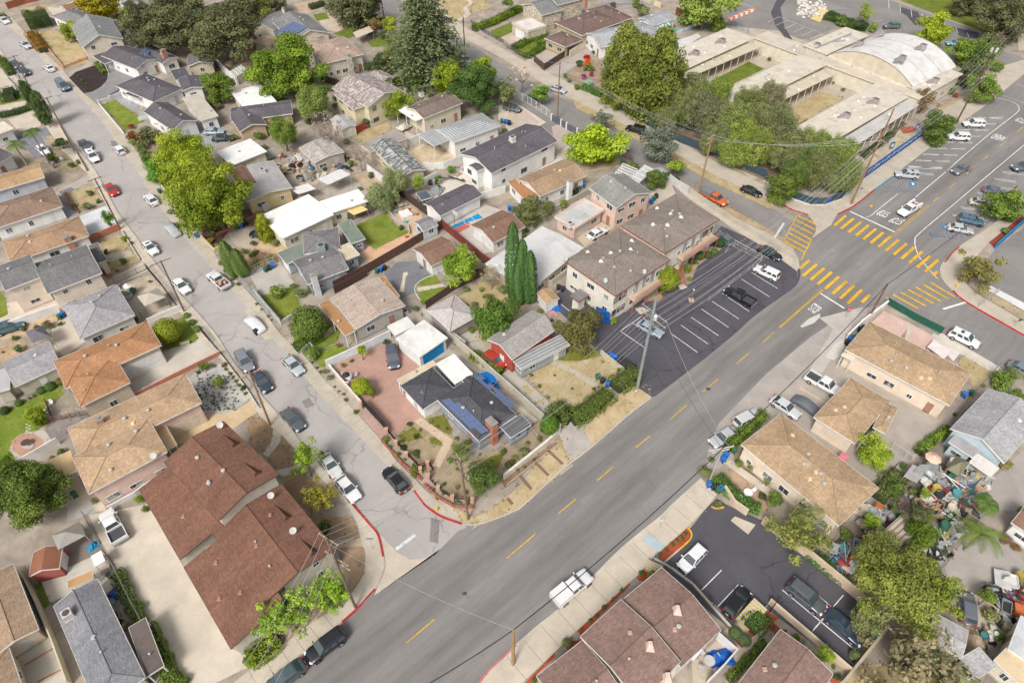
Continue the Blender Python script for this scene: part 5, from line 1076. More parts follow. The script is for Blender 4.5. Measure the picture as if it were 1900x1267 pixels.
h=House('large beige house with orange brown hip roofs and a timber deck','orange roofed deck house',(.58,.50,.39),ORNG);h.block((480,398),(1185,80),(1075,-97),4,'hip',.25,nowin=(1,));h.block((590,532),(957,353),(830,158),4.05,'hip',.25);h.garage(0,0,.84,7.5,2.7,(.74,.73,.7));h.finish(vents=7)
h=House('long pale building with light grey roof beside the white wall','long light grey roof',(.50,.46,.38),(.42,.40,.41));h.block((105,387),(452,228),(375,45),3,'gable',.25,'AB');h.block((-60,440),(70,400),(0,262),2.9,'flat',rm='flat_roof',rc=LGREY);h.finish(vents=2)
h=House('large pink house with tan hip roofs and double garage','large pink tan roofed house',(.72,.52,.45),(.53,.37,.235));h.block((590,935),(1482,502),(1330,303),4.4,'hip',.22,nowin=());h.block((650,1172),(1228,862),(1080,620),4.6,'hip',.22,floors=1,winp=2.8);h.garage(0,0,.88,6.5,2.3,(.62,.55,.42));h.chimney(742,650,.8,.8,.8)
h.block((332,1110),(562,1002),(485,868),3,'flat',walls=False,posts=True,rm='flat_roof',rc=(.66,.48,.26));h.block((1228,850),(1300,812),(1198,652),3,'flat',walls=False,posts=True,rm='flat_roof',rc=(.66,.48,.26));h.dish(1140,915);h.finish(vents=7)
tile(0,0,1)
CON=House('long two storey complex with red brown stepped gable roofs at the corner','red brown roofed complex',(.62,.58,.48),(.245,.128,.09),cat='apartment building',name='apartment_building',trim=(.15,.1,.08));h=CON
h.block((304,857),(404,966),(518,880),7.4,'gable',.22,'AB',floors=2);h.block((258,908),(334,1037),(430,958),3.6,'shed',.22,'AB');h.block((392,988),(487,1122),(630,1028),4.9,'gable',.22,'AB',floors=2);h.block((341,1052),(428,1203),(530,1122),3.6,'shed',.22,'AB');h.dish(411,795);h.dish(505,925);h.dish(546,990)
for x,y in((425,815),(465,868),(522,948),(570,1012)):
 b,q=h.onroof(x,y);k=MB();p=q-h.base;e=b.e*1.5;f=b.f*.55;k.idx([p-e-f*.2,p+e-f,p+e+f,p+e+Vector((0,0,.75))-f*.1],[(0,1,3),(0,3,2),(1,2,3),(0,2,1)]);k.build('dormer_vent','shingle',b.ro,(.245,.128,.09))
h.finish(vents=6)
tile(0,940,3.875)
h=House('tan roofed house at the left edge beside the grey roofed bungalow','left edge tan house',BEI,(.45,.32,.22));h.block((95,410),(277,877),(-60,1010),3,'gable',.25,'AB');h.block((60,1000),(160,1290),(-160,1400),3,'hip',.25);h.finish(vents=0)
h=House('grey shingle bungalow with rooftop cooler near the bottom left corner','grey bungalow',(.6,.58,.5),(.27,.27,.285));h.block((700,515),(1045,1225),(690,1430),3.1,'gable',.25,'AB',ends=(0,1));h.block((1052,1222),(1178,1142),(1005,820),2.7,'flat',walls=False,posts=True,rm='flat_roof',rc=(.15,.12,.11));h.block((490,590),(670,512),(640,465),2.6,'flat',walls=False,posts=True,rm='flat_roof',rc=(.5,.3,.15));h.ac(500,785,1.0,(.6,.52,.5));h.finish(vents=6)
h=House('small red shed with rusty roof and white double doors','red shed',(.40,.12,.10),(.30,.13,.08),cat='shed',name='shed',roofmat='flat_roof');h.block((207,500),(425,442),(350,302),2.0,'gable',.4,'BC',over=.1,win=False);h.garage(0,0,.5,1.9,1.8,(.7,.68,.68));h.finish(vents=0)
tile(940,940,3.875)
PK=(.31,.205,.172)
h=House('long stepped townhouse block with brown pink roofs beside the pavement','brown pink townhouses',(.70,.67,.6),PK,cat='apartment building',name='apartment_building');h.block((830,668),(1115,435),(1565,865),5.4,'gable',.22,'AB',floors=2);h.block((530,932),(822,665),(1300,1060),6,'gable',.22,'AB',floors=2);h.block((215,1215),(545,958),(1010,1330),5.3,'gable',.22,'AB',floors=2)
for x,y in((1225,750),(1030,1010),(1155,1235)):
 b,q=h.onroof(x,y);k=MB();p=q-h.base;k.hexa([(p.x-.5,p.y-.5,p.z-.2),(p.x+.5,p.y-.5,p.z-.2),(p.x+.5,p.y+.5,p.z-.2),(p.x-.5,p.y+.5,p.z-.2)],[(p.x-.2,p.y,p.z+.7),(p.x+.2,p.y,p.z+.7),(p.x+.2,p.y+.4,p.z+.7),(p.x-.2,p.y+.4,p.z+.7)]);k.build('roof_cowl','plain',b.ro,(.66,.5,.42))
h.finish(vents=8)
tile(0,0,1)
h=House('second brown pink roofed townhouse block at the bottom edge','bottom townhouse block',(.70,.67,.6),PK,cat='apartment building',name='apartment_building');h.block((1448,1167),(1546,1250),(1440,1350),5.2,'gable',.2,'BC',floors=2);h.finish(vents=6)
tile(1420,620)
TR=(.51,.36,.225);TW=(.76,.64,.51)
h=House('cream house with tan hip roof beside the red brick patio','tan house by the brick patio',TW,TR);h.block((585,112),(1355,523),(1548,300),3.8,'hip',.22,winp=2.6);h.block((560,150),(640,195),(680,150),2.9,'flat',walls=False,posts=True,rm='flat_roof',rc=TW);h.finish(vents=9)
h=House('cream garage block with tan roof behind the parked white truck','tan garage block',TW,TR,cat='garage');h.block((355,607),(658,802),(968,520),3.4,'hip',.25,win=False);h.block((790,682),(882,728),(1046,576),3.4,'hip',.25,win=False);h.block((700,780),(770,720),(860,745),2.6,'flat',walls=False,posts=True,rm='wood',rc=(.35,.22,.13));h.finish(vents=5)
tile(0,0,1)
h=House('long cream house with tan roof beside the climbing hedge','long tan roofed house',TW,TR);h.block((1375,824),(1557,975),(1623,899),3.8,'hip',.22,winp=2.8);h.finish(vents=10)
tile(1420,620)
h=House('pale blue bungalow with light grey gable roof above the cluttered yard','pale blue bungalow',(.48,.58,.62),(.46,.45,.46));h.block((1360,692),(1755,946),(2040,640),3.6,'gable',.42,'BC');h.block((1348,790),(1525,905),(1602,790),2.9,'flat',rm='flat_roof',rc=(.38,.37,.38));h.block((1500,935),(1655,1045),(1700,990),2.5,'shed',.2,'AB',rm='flat_roof',rc=(.62,.58,.55),walls=False,posts=True);h.finish(vents=2)
tile(1420,940,3.875)
h=House('pale grey roofed shed under the big tree at lower right','pale grey roofed shed',(.5,.5,.48),(.52,.50,.50),cat='shed',name='shed');h.block((1160,950),(1412,1092),(1520,925),2.9,'gable',.15,'AB',over=.2);h.block((1405,1085),(1530,1230),(1625,1105),2.7,'flat',over=.2);h.finish(vents=0)
h=House('cream flat roofed store at the right bottom edge','',CRM,(.66,.52,.34),roofmat='flat_roof',cat='outbuilding');h.block((1645,1100),(1850,1290),(1960,1190),2.8,'flat',over=.2);h.block((1745,1020),(1960,1160),(2030,900),3,'flat',rc=(.55,.56,.57),over=.2);h.finish(vents=0)
h=House('brown roofed white house cut by the right edge','right edge house',WWH,BROWN);h.block((1770,112),(1990,260),(2070,100),3,'gable',.3,'AB');h.finish(vents=0)
h=House('rusty tin and timber lean to shed in the junk yard','junk yard shed',(.4,.38,.34),(.58,.48,.38),roofmat='corrugated',cat='shed',name='shed');h.block((808,212),(932,318),(1058,112),2.5,'flat',over=.1,win=False);h.finish(vents=0)
tile(940,0)
h=House('stone faced two storey house with grey roofs and white garage terrace','stone faced house',(.55,.48,.38),GREYR,wallmat='stone');h.block((110,35),(258,115),(370,50),5,'gable',.35,'BC');h.block((375,40),(575,-10),(500,-90),6.2,'gable',.3);h.block((38,172),(155,236),(282,188),3,'flat',rm='flat_roof',rc=(.68,.64,.6),par=.3,over=.05,win=False);h.garage(2,0,.5,4.2,2.2,(.76,.76,.76));h.chimney(578,40,.9,.9,1.6);h.finish(vents=2,frame=(.6,.75,.7))
h=House('tan house with wide brown purple roofs and dark garage door','wide brown purple roofed house',(.48,.38,.25),(.22,.15,.13));h.block((555,263),(862,157),(655,72),3.8,'hip',.22);h.block((780,175),(932,132),(715,38),3.7,'hip',.22);h.block((430,347),(562,293),(425,222),3,'hip',.22);h.garage(2,3,.5,4.4,2.2,(.12,.09,.08));h.finish(vents=8)
h=House('white house with light grey roofs around the turquoise pool','pool house',WWH,(.43,.44,.46));h.block((690,350),(965,300),(800,200),3.4,'gable',.3,'AB');h.block((870,330),(1167,247),(1000,160),3.3,'hip',.25);h.block((1080,190),(1246,138),(1180,70),3.2,'gable',.25);h.chimney(950,300,.8,.7,1.5,'stucco',WWH);h.finish(vents=4)
# ---- the school
SCW,SCR=(.68,.62,.50),(.60,.545,.455)
def hvac(x,y,o,h_,col=(.5,.44,.44)):
 q=W(x,y,h_);k=MB();rot=-.75;k.box((q.x-o.location.x,q.y-o.location.y,h_-.05),1.5,1.1,1.2,rot);k.hexa([(q.x-o.location.x-1.9+a,q.y-o.location.y-.6+b_,h_)for a,b_ in((0,0),(1.2,.2),(1.2,.9),(0,.7))],[(q.x-o.location.x-1.9+a,q.y-o.location.y-.6+b_,h_+.3+.6*(a>0))for a,b_ in((0,0),(1.2,.2),(1.2,.9),(0,.7))]);u=k.build('roof_unit','metal',o,col);g=MB();g.box((q.x-o.location.x+.1,q.y-o.location.y,h_+1.151),.9,.7,.05,rot);g.build('fan_grille','plain',u,(.1,.1,.1))
SCH=House('sprawling beige school with flat roofed classroom wings and vaulted hall','school',SCW,SCR,roofmat='flat_roof',cat='school',name='school_building',over=.9,trim=(.72,.66,.54));h=SCH
tile(0,0,1);h.block((1398,70),(1700,183),(1723,167),4.0,'flat',over=.3,rc=(.55,.49,.41),win=False)
tile(940,0);h.block((1290,520),(1818,280),(1625,205),4.2,'flat',winp=4);h.block((1318,578),(1872,342),(1812,300),3.3,'flat',walls=False,posts=True,rc=(.56,.50,.39))
tile(1420,0);h.block((-215,810),(445,478),(255,400),4.2,'flat',winp=4);h.block((85,758),(518,543),(450,500),3.3,'flat',walls=False,posts=True,rc=(.58,.51,.40));h.block((450,1066),(1052,712),(800,620),4.2,'flat',winp=4);h.block((690,1052),(1127,772),(1052,722),3.4,'flat',walls=False,posts=True,rc=(.52,.5,.48))
h.block((455,400),(762,262),(580,205),4.7,'flat',over=.4);h.block((1195,690),(1452,545),(1345,468),4.7,'flat',over=.4,rc=(.6,.54,.46));h.block((1130,730),(1200,690),(1110,640),4.4,'flat',over=.3)
A_,B_,C_=W(470,402,4.6),W(1085,648,4.6),W(1342,470,4.6);u=(B_-A_);Lc=u.length;u.normalize();v=Vector((-u.y,u.x,0));Lv=(C_-B_).dot(v);n=22;sag=3.5;rad=(Lc*Lc/4+sag*sag)/(2*sag);k=MB();fr=MB();prof=[]
for j in range(n+1):
 x=Lc*j/n;z=4.6+math.sqrt(rad*rad-(x-Lc/2)**2)-(rad-sag);prof.append((x,z))
PT=lambda x,y,z:tuple((A_+u*x+v*y-h.base)[:2])+(z,)
for j in range(n):k.poly([PT(prof[j][0],0,prof[j][1]),PT(prof[j+1][0],0,prof[j+1][1]),PT(prof[j+1][0],Lv,prof[j+1][1]),PT(prof[j][0],Lv,prof[j][1])])
vr=k.build('vaulted_roof','flat_roof',h.o,(.66,.64,.62),smooth=True)
for y,fl in((-.02,1),(Lv+.02,0)):fr.poly([PT(x,y,z-.02)for x,z in(prof if not fl else prof[::-1])])
fr.build('gable_wall','stucco',h.o,(.60,.53,.42));k=MB();k.hexa([PT(0,0,0)[:2]+(0,),PT(Lc,0,0)[:2]+(0,),PT(Lc,Lv,0)[:2]+(0,),PT(0,Lv,0)[:2]+(0,)],[PT(0,0,4.58),PT(Lc,0,4.58),PT(Lc,Lv,4.58),PT(0,Lv,4.58)]);k.build('wall','stucco',h.o,SCW)
for y,r_ in((0,.1),(Lv*.33,.035),(Lv*.66,.035),(Lv,.1)):
 k=MB()
 for j in range(n):k.tube(PT(prof[j][0],y,prof[j][1]+.03),PT(prof[j+1][0],y,prof[j+1][1]+.03),r_,r_,5)
 k.build('roof_seam','plain',vr,(.28,.24,.2))
for x,y,z in((690,335,7),(850,250,7.5),(1000,445,8.5),(1150,360,8),(1240,610,4.7),(375,350,4),(800,760,4.2),(590,865,4.2)):hvac(x,y,h.o,z)
q=[W(370,355,4.9),W(630,250,4.9)];k=MB();k.tube(q[0]-h.base,q[1]-h.base,.22,.22,8);k.tube(W(480,310,4.9)-h.base,W(580,300,4.9)-h.base,.2,.2,8);k.build('roof_duct','metal',h.o,(.5,.5,.52))
tile(940,0);hvac(1580,318,h.o,4.2);hvac(1385,405,h.o,4.2);h.finish(vents=10)
APT.o and None
# ================================================================== YARDS
def yards(L,m_,layer,name,col=(1,1,1)):
 for p in L:sheet(name,p,m_,layer,col)
PINKP,TANP=(.42,.255,.20),(.55,.43,.31)
tile(0,0)
yards([[(265,240),(400,220),(590,330),(650,455),(480,510),(340,340)],[(130,70),(340,25),(360,50),(190,105)],[(330,1000),(440,950),(480,1000),(400,1090)]],'dry_grass',2,'dry_lawn')
yards([[(750,775),(840,735),(1070,885),(920,960)],[(1420,580),(1600,515),(1650,570),(1490,655)],[(0,690),(160,650),(185,740),(0,775)],[(880,80),(980,50),(990,90),(900,110)]],'grass',3,'lawn')
sheet('mulch_bed',[(505,575),(560,530),(700,480),(775,520),(792,560),(780,600),(740,640),(680,675),(610,690)],'soil',4,(.045,.033,.032))
sheet('driveway',[(640,690),(760,640),(795,575),(790,530),(700,480),(960,485),(1000,540),(910,640),(720,765)],'paver',3,(.25,.24,.24));sheet('driveway',[(490,545),(640,470),(700,455),(720,480),(560,535),(515,565)],'concrete',2,(.40,.36,.32))
yards([[(840,725),(900,690),(960,700),(1040,830),(1150,845),(1120,890),(1070,890),(1000,810),(940,830)],[(1180,1000),(1390,960),(1600,890),(1720,1030),(1500,1100)]],'concrete',2,'patio',(.33,.34,.36))
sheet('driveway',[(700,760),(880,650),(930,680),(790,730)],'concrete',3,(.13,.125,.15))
yards([[(0,500),(110,590),(160,660),(0,690)],[(0,775),(190,740),(240,800),(0,860)],[(60,880),(230,820),(310,850),(300,930),(140,970)],[(430,60),(560,0),(600,30),(400,130),(340,50)]],'concrete',2,'driveway',CREAM)
yards([[(280,950),(420,915),(440,1000),(300,1000),(370,1130),(260,1170),(120,1010)]],'concrete',2,'driveway',(.22,.22,.25))
yards([[(380,1100),(540,1060),(640,1267),(430,1267)],[(0,1180),(300,1150),(380,1267),(0,1267)],[(920,950),(1190,950),(1270,1040),(1050,1180),(960,1100)]],'soil',1,'planting_bed',(.30,.24,.16))
yards([[(1280,340),(1420,310),(1560,380),(1450,420),(1300,400)],[(1560,400),(1900,250),(1960,480),(1740,610)],[(1700,100),(2000,60),(2000,300),(1750,200)]],'soil',1,'bare_yard',(.48,.36,.26))
tile(470,0)
yards([[(440,110),(530,95),(560,140),(470,155)],[(590,250),(750,180),(920,150),(930,200),(700,285)],[(840,310),(960,268),(1060,290),(1000,340),(870,348)],[(1740,230),(1900,165),(1900,240),(1790,290)]],'grass',3,'lawn',(.8,.85,.8))
yards([[(1350,-10),(1620,-10),(1580,130),(1480,165),(1370,80)],[(1600,100),(1750,60),(1700,0),(1620,0)],[(720,1010),(780,970),(1000,890),(1010,960),(800,1050)]],'dry_grass',2,'dry_lawn')
sheet('path',[(1545,0),(1590,0),(1620,20),(1570,60),(1600,110),(1520,160),(1490,150),(1560,105),(1540,60),(1590,25)],'concrete',4,CREAM)
yards([[(480,150),(560,120),(640,160),(700,210),(640,240),(520,220)],[(1110,960),(1240,1020),(1130,1080)]],'concrete',2,'patio',(.56,.46,.36))
sheet('bare_yard',[(1110,1130),(1240,1060),(1480,1100),(1560,1180),(1300,1260),(1160,1190)],'soil',2,(.55,.44,.30));sheet('bare_yard',[(-20,180),(80,160),(170,240),(60,380),(-20,400)],'soil',1,(.50,.36,.26));sheet('bare_yard',[(300,30),(480,0),(500,60),(350,130)],'soil',1,(.48,.36,.27))
yards([[(1760,240),(1900,200),(1960,300),(1880,320)],[(1840,900),(1900,780),(1980,800),(2100,900),(1990,1000),(1870,980)]],'concrete',2,'patio',(.52,.42,.36))
tile(940,0)
yards([[(0,250),(110,290),(150,330),(80,370),(0,340)],[(140,450),(290,370),(420,410),(210,520)],[(330,930),(430,900),(520,1010),(420,1090),(360,1100)]],'concrete',2,'driveway',(.46,.38,.33))
sheet('driveway',[(280,530),(460,435),(660,320),(700,370),(390,560)],'concrete',3,(.42,.38,.34));sheet('driveway',[(-60,720),(60,750),(290,900),(180,960),(-60,880)],'concrete',2,(.60,.53,.44))
yards([[(30,360),(160,290),(300,260),(300,360),(140,440)],[(1500,600),(1780,455),(1890,510),(1650,625)],[(850,170),(920,140),(940,180),(880,190)]],'grass',3,'lawn',(.75,.8,.75))
sheet('planting_bed',[(380,500),(480,450),(680,440),(760,690),(640,680),(500,600)],'soil',2,(.33,.24,.17));sheet('driveway',[(360,1140),(540,1000),(620,1050),(250,1267),(60,1267)],'concrete',2,(.60,.55,.50))
sheet('patio',[(1060,290),(1160,200),(1240,150),(1400,200),(1190,320)],'concrete',3,(.40,.34,.30));sheet('planting_bed',[(430,1170),(560,1100),(830,1170),(820,1230),(640,1267),(500,1240)],'dry_grass',3)
sheet('school_ground',[(1150,470),(1620,190),(2000,230),(3000,620),(2900,750),(2700,900),(1800,1330),(1500,1000)],'concrete',1,(.46,.40,.32));sheet('pool_water',[(1155,268),(1250,218),(1292,237),(1190,292)],'water',6)
sheet('school_yard',[(1200,420),(1190,320),(1400,250),(1430,270)],'concrete',3,(.62,.60,.58))
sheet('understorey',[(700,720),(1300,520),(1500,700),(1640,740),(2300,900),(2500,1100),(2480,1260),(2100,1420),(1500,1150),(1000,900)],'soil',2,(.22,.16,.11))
tile(1420,0)
sheet('dry_lawn',[(150,910),(140,830),(400,680),(580,720),(240,912)],'dry_grass',3);sheet('dry_lawn',[(1240,810),(1480,690),(1510,715),(1350,862)],'dry_grass',3);yards([[(1690,440),(1815,500),(1690,590),(1620,600)]],'grass',3,'lawn');sheet('driveway',[(1700,370),(1860,410),(1960,470),(1830,500),(1690,440)],'asphalt',4)
sheet('planting_bed',[(700,1150),(980,930),(1110,940),(1170,960),(800,1230),(740,1230)],'soil',3,(.50,.42,.30));sheet('mulch_bed',[(980,935),(1090,930),(1100,975),(1010,985)],'soil',4,(.40,.09,.05));sheet('planting_bed',[(690,1140),(1000,890),(1040,910),(730,1180)],'soil',4,(.12,.10,.06));sheet('step_mat',[(330,140),(410,60),(465,80),(400,168)],'paver',5,(.68,.52,.18))
sheet('dark_pavement',[(980,50),(1120,90),(1160,180),(1100,190),(1040,120),(990,90)],'asphalt_dark',3,(1,1,1));sheet('dark_pavement',[(1370,200),(1560,240),(1570,290),(1430,270)],'asphalt_dark',3);sheet('dark_pavement',[(90,-10),(160,-10),(110,60),(140,200),(210,310),(170,310),(80,200),(40,95)],'asphalt_dark',3)
tile(0,310)
yards([[(500,190),(690,130),(765,250),(590,322)],[(720,560),(880,490),(1020,690),(800,800)]],'dry_grass',2,'dry_lawn');yards([[(1040,-10),(1260,-20),(1180,70),(1130,115)],[(1280,1130),(1370,1090),(1490,1240),(1400,1300),(1200,1340)],[(0,920),(40,960),(60,1080),(0,1110)],[(0,450),(60,520),(0,545)]],'grass',3,'lawn')
sheet('court',[(570,370),(800,275),(850,360),(880,450),(650,560)],'concrete',3,(.60,.61,.63));sheet('driveway',[(400,190),(660,50),(690,100),(450,215)],'paver',2,(.42,.37,.31));sheet('driveway',[(430,185),(520,150),(550,165),(470,215)],'concrete',4,(.2,.2,.22))
yards([[(780,640),(960,615),(1000,650),(800,700)],[(790,830),(1060,690),(1110,750),(870,870),(800,900)],[(0,1010),(380,930),(480,900),(600,980),(430,1065),(0,1190)],[(380,1160),(500,1090),(600,1267),(380,1267)],[(460,900),(750,790),(850,860),(460,1000)],[(1090,1110),(1340,1010),(1360,1050),(1100,1150)]],'concrete',2,'driveway',CREAM)
yards([[(850,870),(1110,790),(1340,1020),(1090,1125),(960,1000)]],'soil',1,'gravel_yard',(.48,.40,.31));sheet('brick_path',[(740,770),(800,740),(830,810),(790,825)],'brick',5);sheet('driveway',[(480,290),(590,350),(480,370),(440,240)],'concrete',2,(.36,.37,.42));sheet('patio',[(560,1000),(1010,990),(1030,1130),(950,1180)],'concrete',1,(.5,.42,.36))
sheet('bare_yard',[(-10,1160),(440,1080),(400,1180),(180,1250),(-10,1267)],'soil',2,(.50,.36,.24))
yards([[(1670,490),(1890,425),(2030,500),(1900,600),(1750,600)],[(1150,100),(1300,60),(1330,200),(1270,260)]],'concrete',1,'driveway',(.46,.40,.32));sheet('planting_bed',[(1600,640),(1750,590),(1900,620),(1990,640),(1900,740),(1780,800),(1700,740)],'soil',2,(.40,.27,.17));sheet('planting_bed',[(1480,470),(1640,430),(1680,470),(1600,580),(1500,540)],'soil',2,(.13,.08,.06));sheet('planting_bed',[(1300,370),(1900,300),(1900,430),(1500,480)],'soil',1,(.20,.15,.10))
tile(470,310)
yards([[(60,950),(280,880),(355,1035),(210,1112)],[(735,440),(970,335),(1040,420),(1145,480),(890,607)],[(1200,875),(1240,820),(1320,780),(1350,810),(1378,860)],[(1205,920),(1400,880),(1455,905),(1290,1005),(1240,990)],[(290,1130),(520,1120),(640,1200),(620,1280),(500,1340),(400,1440),(300,1300)]],'grass',4,'lawn')
sheet('gravel_drive',[(-60,740),(190,690),(320,880),(60,945)],'concrete',2,(.46,.42,.38));sheet('brick_patio',[(790,540),(890,607),(1145,480),(1210,570),(860,705),(770,640)],'paver',3,(.60,.38,.25));sheet('terrace',[(975,270),(1070,225),(1240,350),(1240,520),(1150,500),(1130,440),(1000,335)],'paver',4,(.55,.40,.28))
sheet('court',[(960,780),(1060,700),(1200,690),(1300,780),(1230,830),(1185,880),(1190,920),(1090,965),(1020,900)],'concrete',3,(.19,.19,.21));sheet('path',[(1100,780),(1125,770),(1140,785),(1120,810),(1105,920),(1070,920),(1095,830)],'concrete',5,(.58,.5,.38));sheet('path',[(1200,890),(1390,855),(1410,878),(1215,918)],'concrete',6,CREAM)
strip('edging',smooth_line([(1350,790),(1260,820),(1195,870),(1190,920),(1230,985)],5),.15,.05,'concrete',(.62,.6,.56),.12);sheet('patio',[(1380,780),(1520,880),(1680,780),(1560,700)],'concrete',2,CONC)
sheet('play_court',[(1440,430),(1710,280),(1860,330),(1600,470),(1490,500)],'concrete',3,(.52,.48,.42));sheet('play_court',[(1450,440),(1650,345),(1688,375),(1580,405),(1475,455)],'paint_line',6,(.02,.28,.55));sheet('play_court',[(1475,457),(1580,407),(1605,435),(1505,487)],'paint_line',6,(.6,.16,.14))
strip('court_line',smooth_line([(1545,395),(1560,425),(1600,430)],5),.08,.13,'paint_line',WHITE);strip('court_line',smooth_line([(1600,370),(1630,395),(1665,388)],5),.08,.13,'paint_line',WHITE)
sheet('yard',[(1260,200),(1400,120),(1530,20),(1650,110),(1320,260)],'concrete',2,(.60,.54,.48));sheet('driveway',[(1680,130),(1900,20),(2000,60),(1720,220)],'concrete',3,(.56,.52,.46));sheet('yard',[(1490,490),(1600,450),(1700,560),(1760,620),(1690,640),(1560,540)],'concrete',2,(.5,.46,.42))
sheet('dry_weeds',[(1500,960),(1700,830),(1850,850),(2020,1000),(1900,1100),(1750,1280),(1600,1280),(1640,1080)],'dry_grass',2);sheet('bare_yard',[(-10,560),(110,520),(260,600),(170,660),(-10,650)],'soil',2,(.52,.38,.24));sheet('planting_bed',[(-10,620),(200,640),(180,700),(-10,760)],'soil',3,(.3,.2,.12))
sheet('yard',[(500,180),(720,60),(850,200),(780,300),(600,240)],'concrete',2,(.45,.40,.34));sheet('yard',[(200,-20),(740,-60),(760,40),(500,120),(300,180)],'soil',1,(.42,.35,.28));sheet('path',[(0,960),(0,1050),(200,1267),(80,1267),(-60,1060)],'concrete',1,CONC)
sheet('dry_weeds',[(700,60),(860,180),(960,120),(880,40)],'soil',2,(.45,.35,.24))
tile(940,310)
sheet('driveway',[(510,520),(700,405),(780,450),(580,592)],'concrete',5,(.52,.44,.34));sheet('planting_bed',[(985,890),(1090,885),(1155,960),(1120,990),(1010,985)],'soil',6,(.36,.27,.18));sheet('path',[(940,1040),(1000,1030),(1050,1060),(980,1085)],'concrete',7,CREAM);sheet('planting_bed',[(1260,760),(1380,560),(1580,600),(1400,730),(1350,850),(1290,870)],'soil',5,(.35,.27,.2))
sheet('path',[(1080,170),(1200,100),(1250,220),(860,440),(820,420)],'concrete',2,(.5,.44,.36));sheet('yard',[(270,400),(120,470),(600,190),(560,240)],'concrete',1,CONC);sheet('path',[(1250,870),(1300,860),(1330,885),(1280,905)],'concrete',7,CREAM)
tile(1420,310)
yards([[(740,1180),(870,1060),(1070,1150),(960,1290),(880,1240)],[(1010,1300),(1080,1160),(1250,1250),(1180,1400)]],'paver',3,'brick_patio',(.60,.42,.36));sheet('path',[(1020,1270),(1050,1150),(1090,1165),(1030,1290)],'concrete',5,CREAM)
sheet('school_field',[(1690,600),(1960,400),(2100,900),(2000,1150),(1590,880),(1540,800)],'asphalt',1,(1,1,1));sheet('mulch_bed',[(1640,555),(1820,395),(1960,290),(1960,330),(1680,592)],'soil',3,(.28,.06,.04));sheet('planting_bed',[(1520,905),(1590,875),(1960,1100),(1960,1160)],'soil',3,(.38,.3,.2));sheet('path',[(1590,880),(1640,865),(1960,1030),(1960,1090)],'concrete',4,(.68,.67,.66))
yards([[(1210,1240),(1240,1220),(1690,1480),(1720,1540)]],'concrete',4,'pavement',(.58,.53,.46))
tile(0,620)
yards([[(-10,600),(440,365),(495,420),(350,520),(330,640),(370,650),(200,740),(100,790),(80,860),(120,940),(-10,960)]],'grass',3,'lawn',(.95,1,.9));sheet('patio',[(65,850),(100,780),(190,720),(330,700),(380,780),(340,830),(160,945)],'concrete',4,(.50,.44,.38))
for r_,c_ in((1.0,(.45,.27,.2)),(.9,(.55,.47,.4)),(.42,(.45,.27,.2)),(.36,(.52,.45,.38))):sheet('patio_ring',[(205+125*r_*math.cos(a*math.pi/4+.3),815+90*r_*math.sin(a*math.pi/4+.3))for a in range(8)],'paver',5+int((1-r_)*8),c_)
yards([[(925,270),(1210,130),(1500,-10),(1640,150),(1300,305),(970,440)]],'concrete',2,'driveway',(.56,.51,.44));sheet('gravel_garden',[(1370,345),(1450,270),(1620,215),(1840,470),(1700,575),(1500,585),(1450,500)],'soil',3,(.46,.44,.41));sheet('driveway',[(1235,700),(1480,590),(1700,575),(1850,485),(1910,560),(1700,700),(1300,815)],'paver',3,(.58,.44,.27))
yards([[(500,1300),(600,1160),(1220,940),(1230,1000),(760,1300)],[(560,1010),(640,1160),(560,1267),(420,1267),(400,1150)],[(400,-10),(780,-10),(600,70),(480,170),(400,100)]],'concrete',2,'driveway',CREAM);sheet('planting_bed',[(-10,100),(60,60),(190,60),(200,130),(0,210)],'soil',2,(.48,.33,.2))
sheet('bare_yard',[(1810,690),(1900,620),(2050,650),(2060,780),(1990,860),(1900,830)],'soil',3,(.34,.19,.08));sheet('soil_strip',[(320,640),(640,580),(700,620),(400,790),(360,780)],'soil',2,(.25,.22,.2))
for k in range(9):sheet('stepping_stone',[(190+20*(k%2),660+12*k),(205+20*(k%2),657+12*k),(207+20*(k%2),666+12*k),(192+20*(k%2),669+12*k)]if k<5 else[(320+18*(k%2),530+22*(k-5)),(340+18*(k%2),527+22*(k-5)),(342+18*(k%2),540+22*(k-5)),(322+18*(k%2),543+22*(k-5))],'concrete',6,(.6,.57,.5))
tile(470,620)
sheet('paver_yard',[(560,275),(640,200),(860,120),(960,80),(1060,90),(1240,240),(1080,345),(1100,420),(1235,600),(1190,650),(1060,740),(985,725),(830,540),(690,430)],'paver',3,(.43,.265,.215));sheet('driveway',[(765,600),(835,555),(990,725),(935,790)],'paver',4,(.44,.29,.24))
yards([[(425,170),(590,75),(730,120),(540,235),(500,245)]],'grass',4,'lawn',(1.05,1.1,1));sheet('front_garden',[(1040,745),(1190,645),(1290,590),(1480,760),(1650,900),(1950,760),(1950,900),(1800,1060),(1610,1235),(1450,1200),(1330,1060),(1230,980),(1110,870)],'soil',3,(.34,.265,.17))
for p in([(1280,620),(1400,590),(1460,700),(1440,740),(1330,680)],[(1060,745),(1180,680),(1250,760),(1130,790)],[(1640,930),(1850,870),(1800,980),(1650,1050)],[(1290,760),(1390,760),(1380,820),(1300,800)]):sheet('rough_lawn',p,'grass',4,(.95,.75,.9))
sheet('path',[(1180,640),(1230,610),(1465,775),(1440,850),(1370,980),(1315,965),(1395,800)],'concrete',5,TANP);sheet('gate_path',[(1210,1070),(1310,1010),(1370,1060),(1260,1120)],'paver',5,(.46,.33,.26));sheet('planting_bed',[(520,330),(560,260),(800,520),(780,600),(740,590)],'soil',3,(.42,.36,.3))
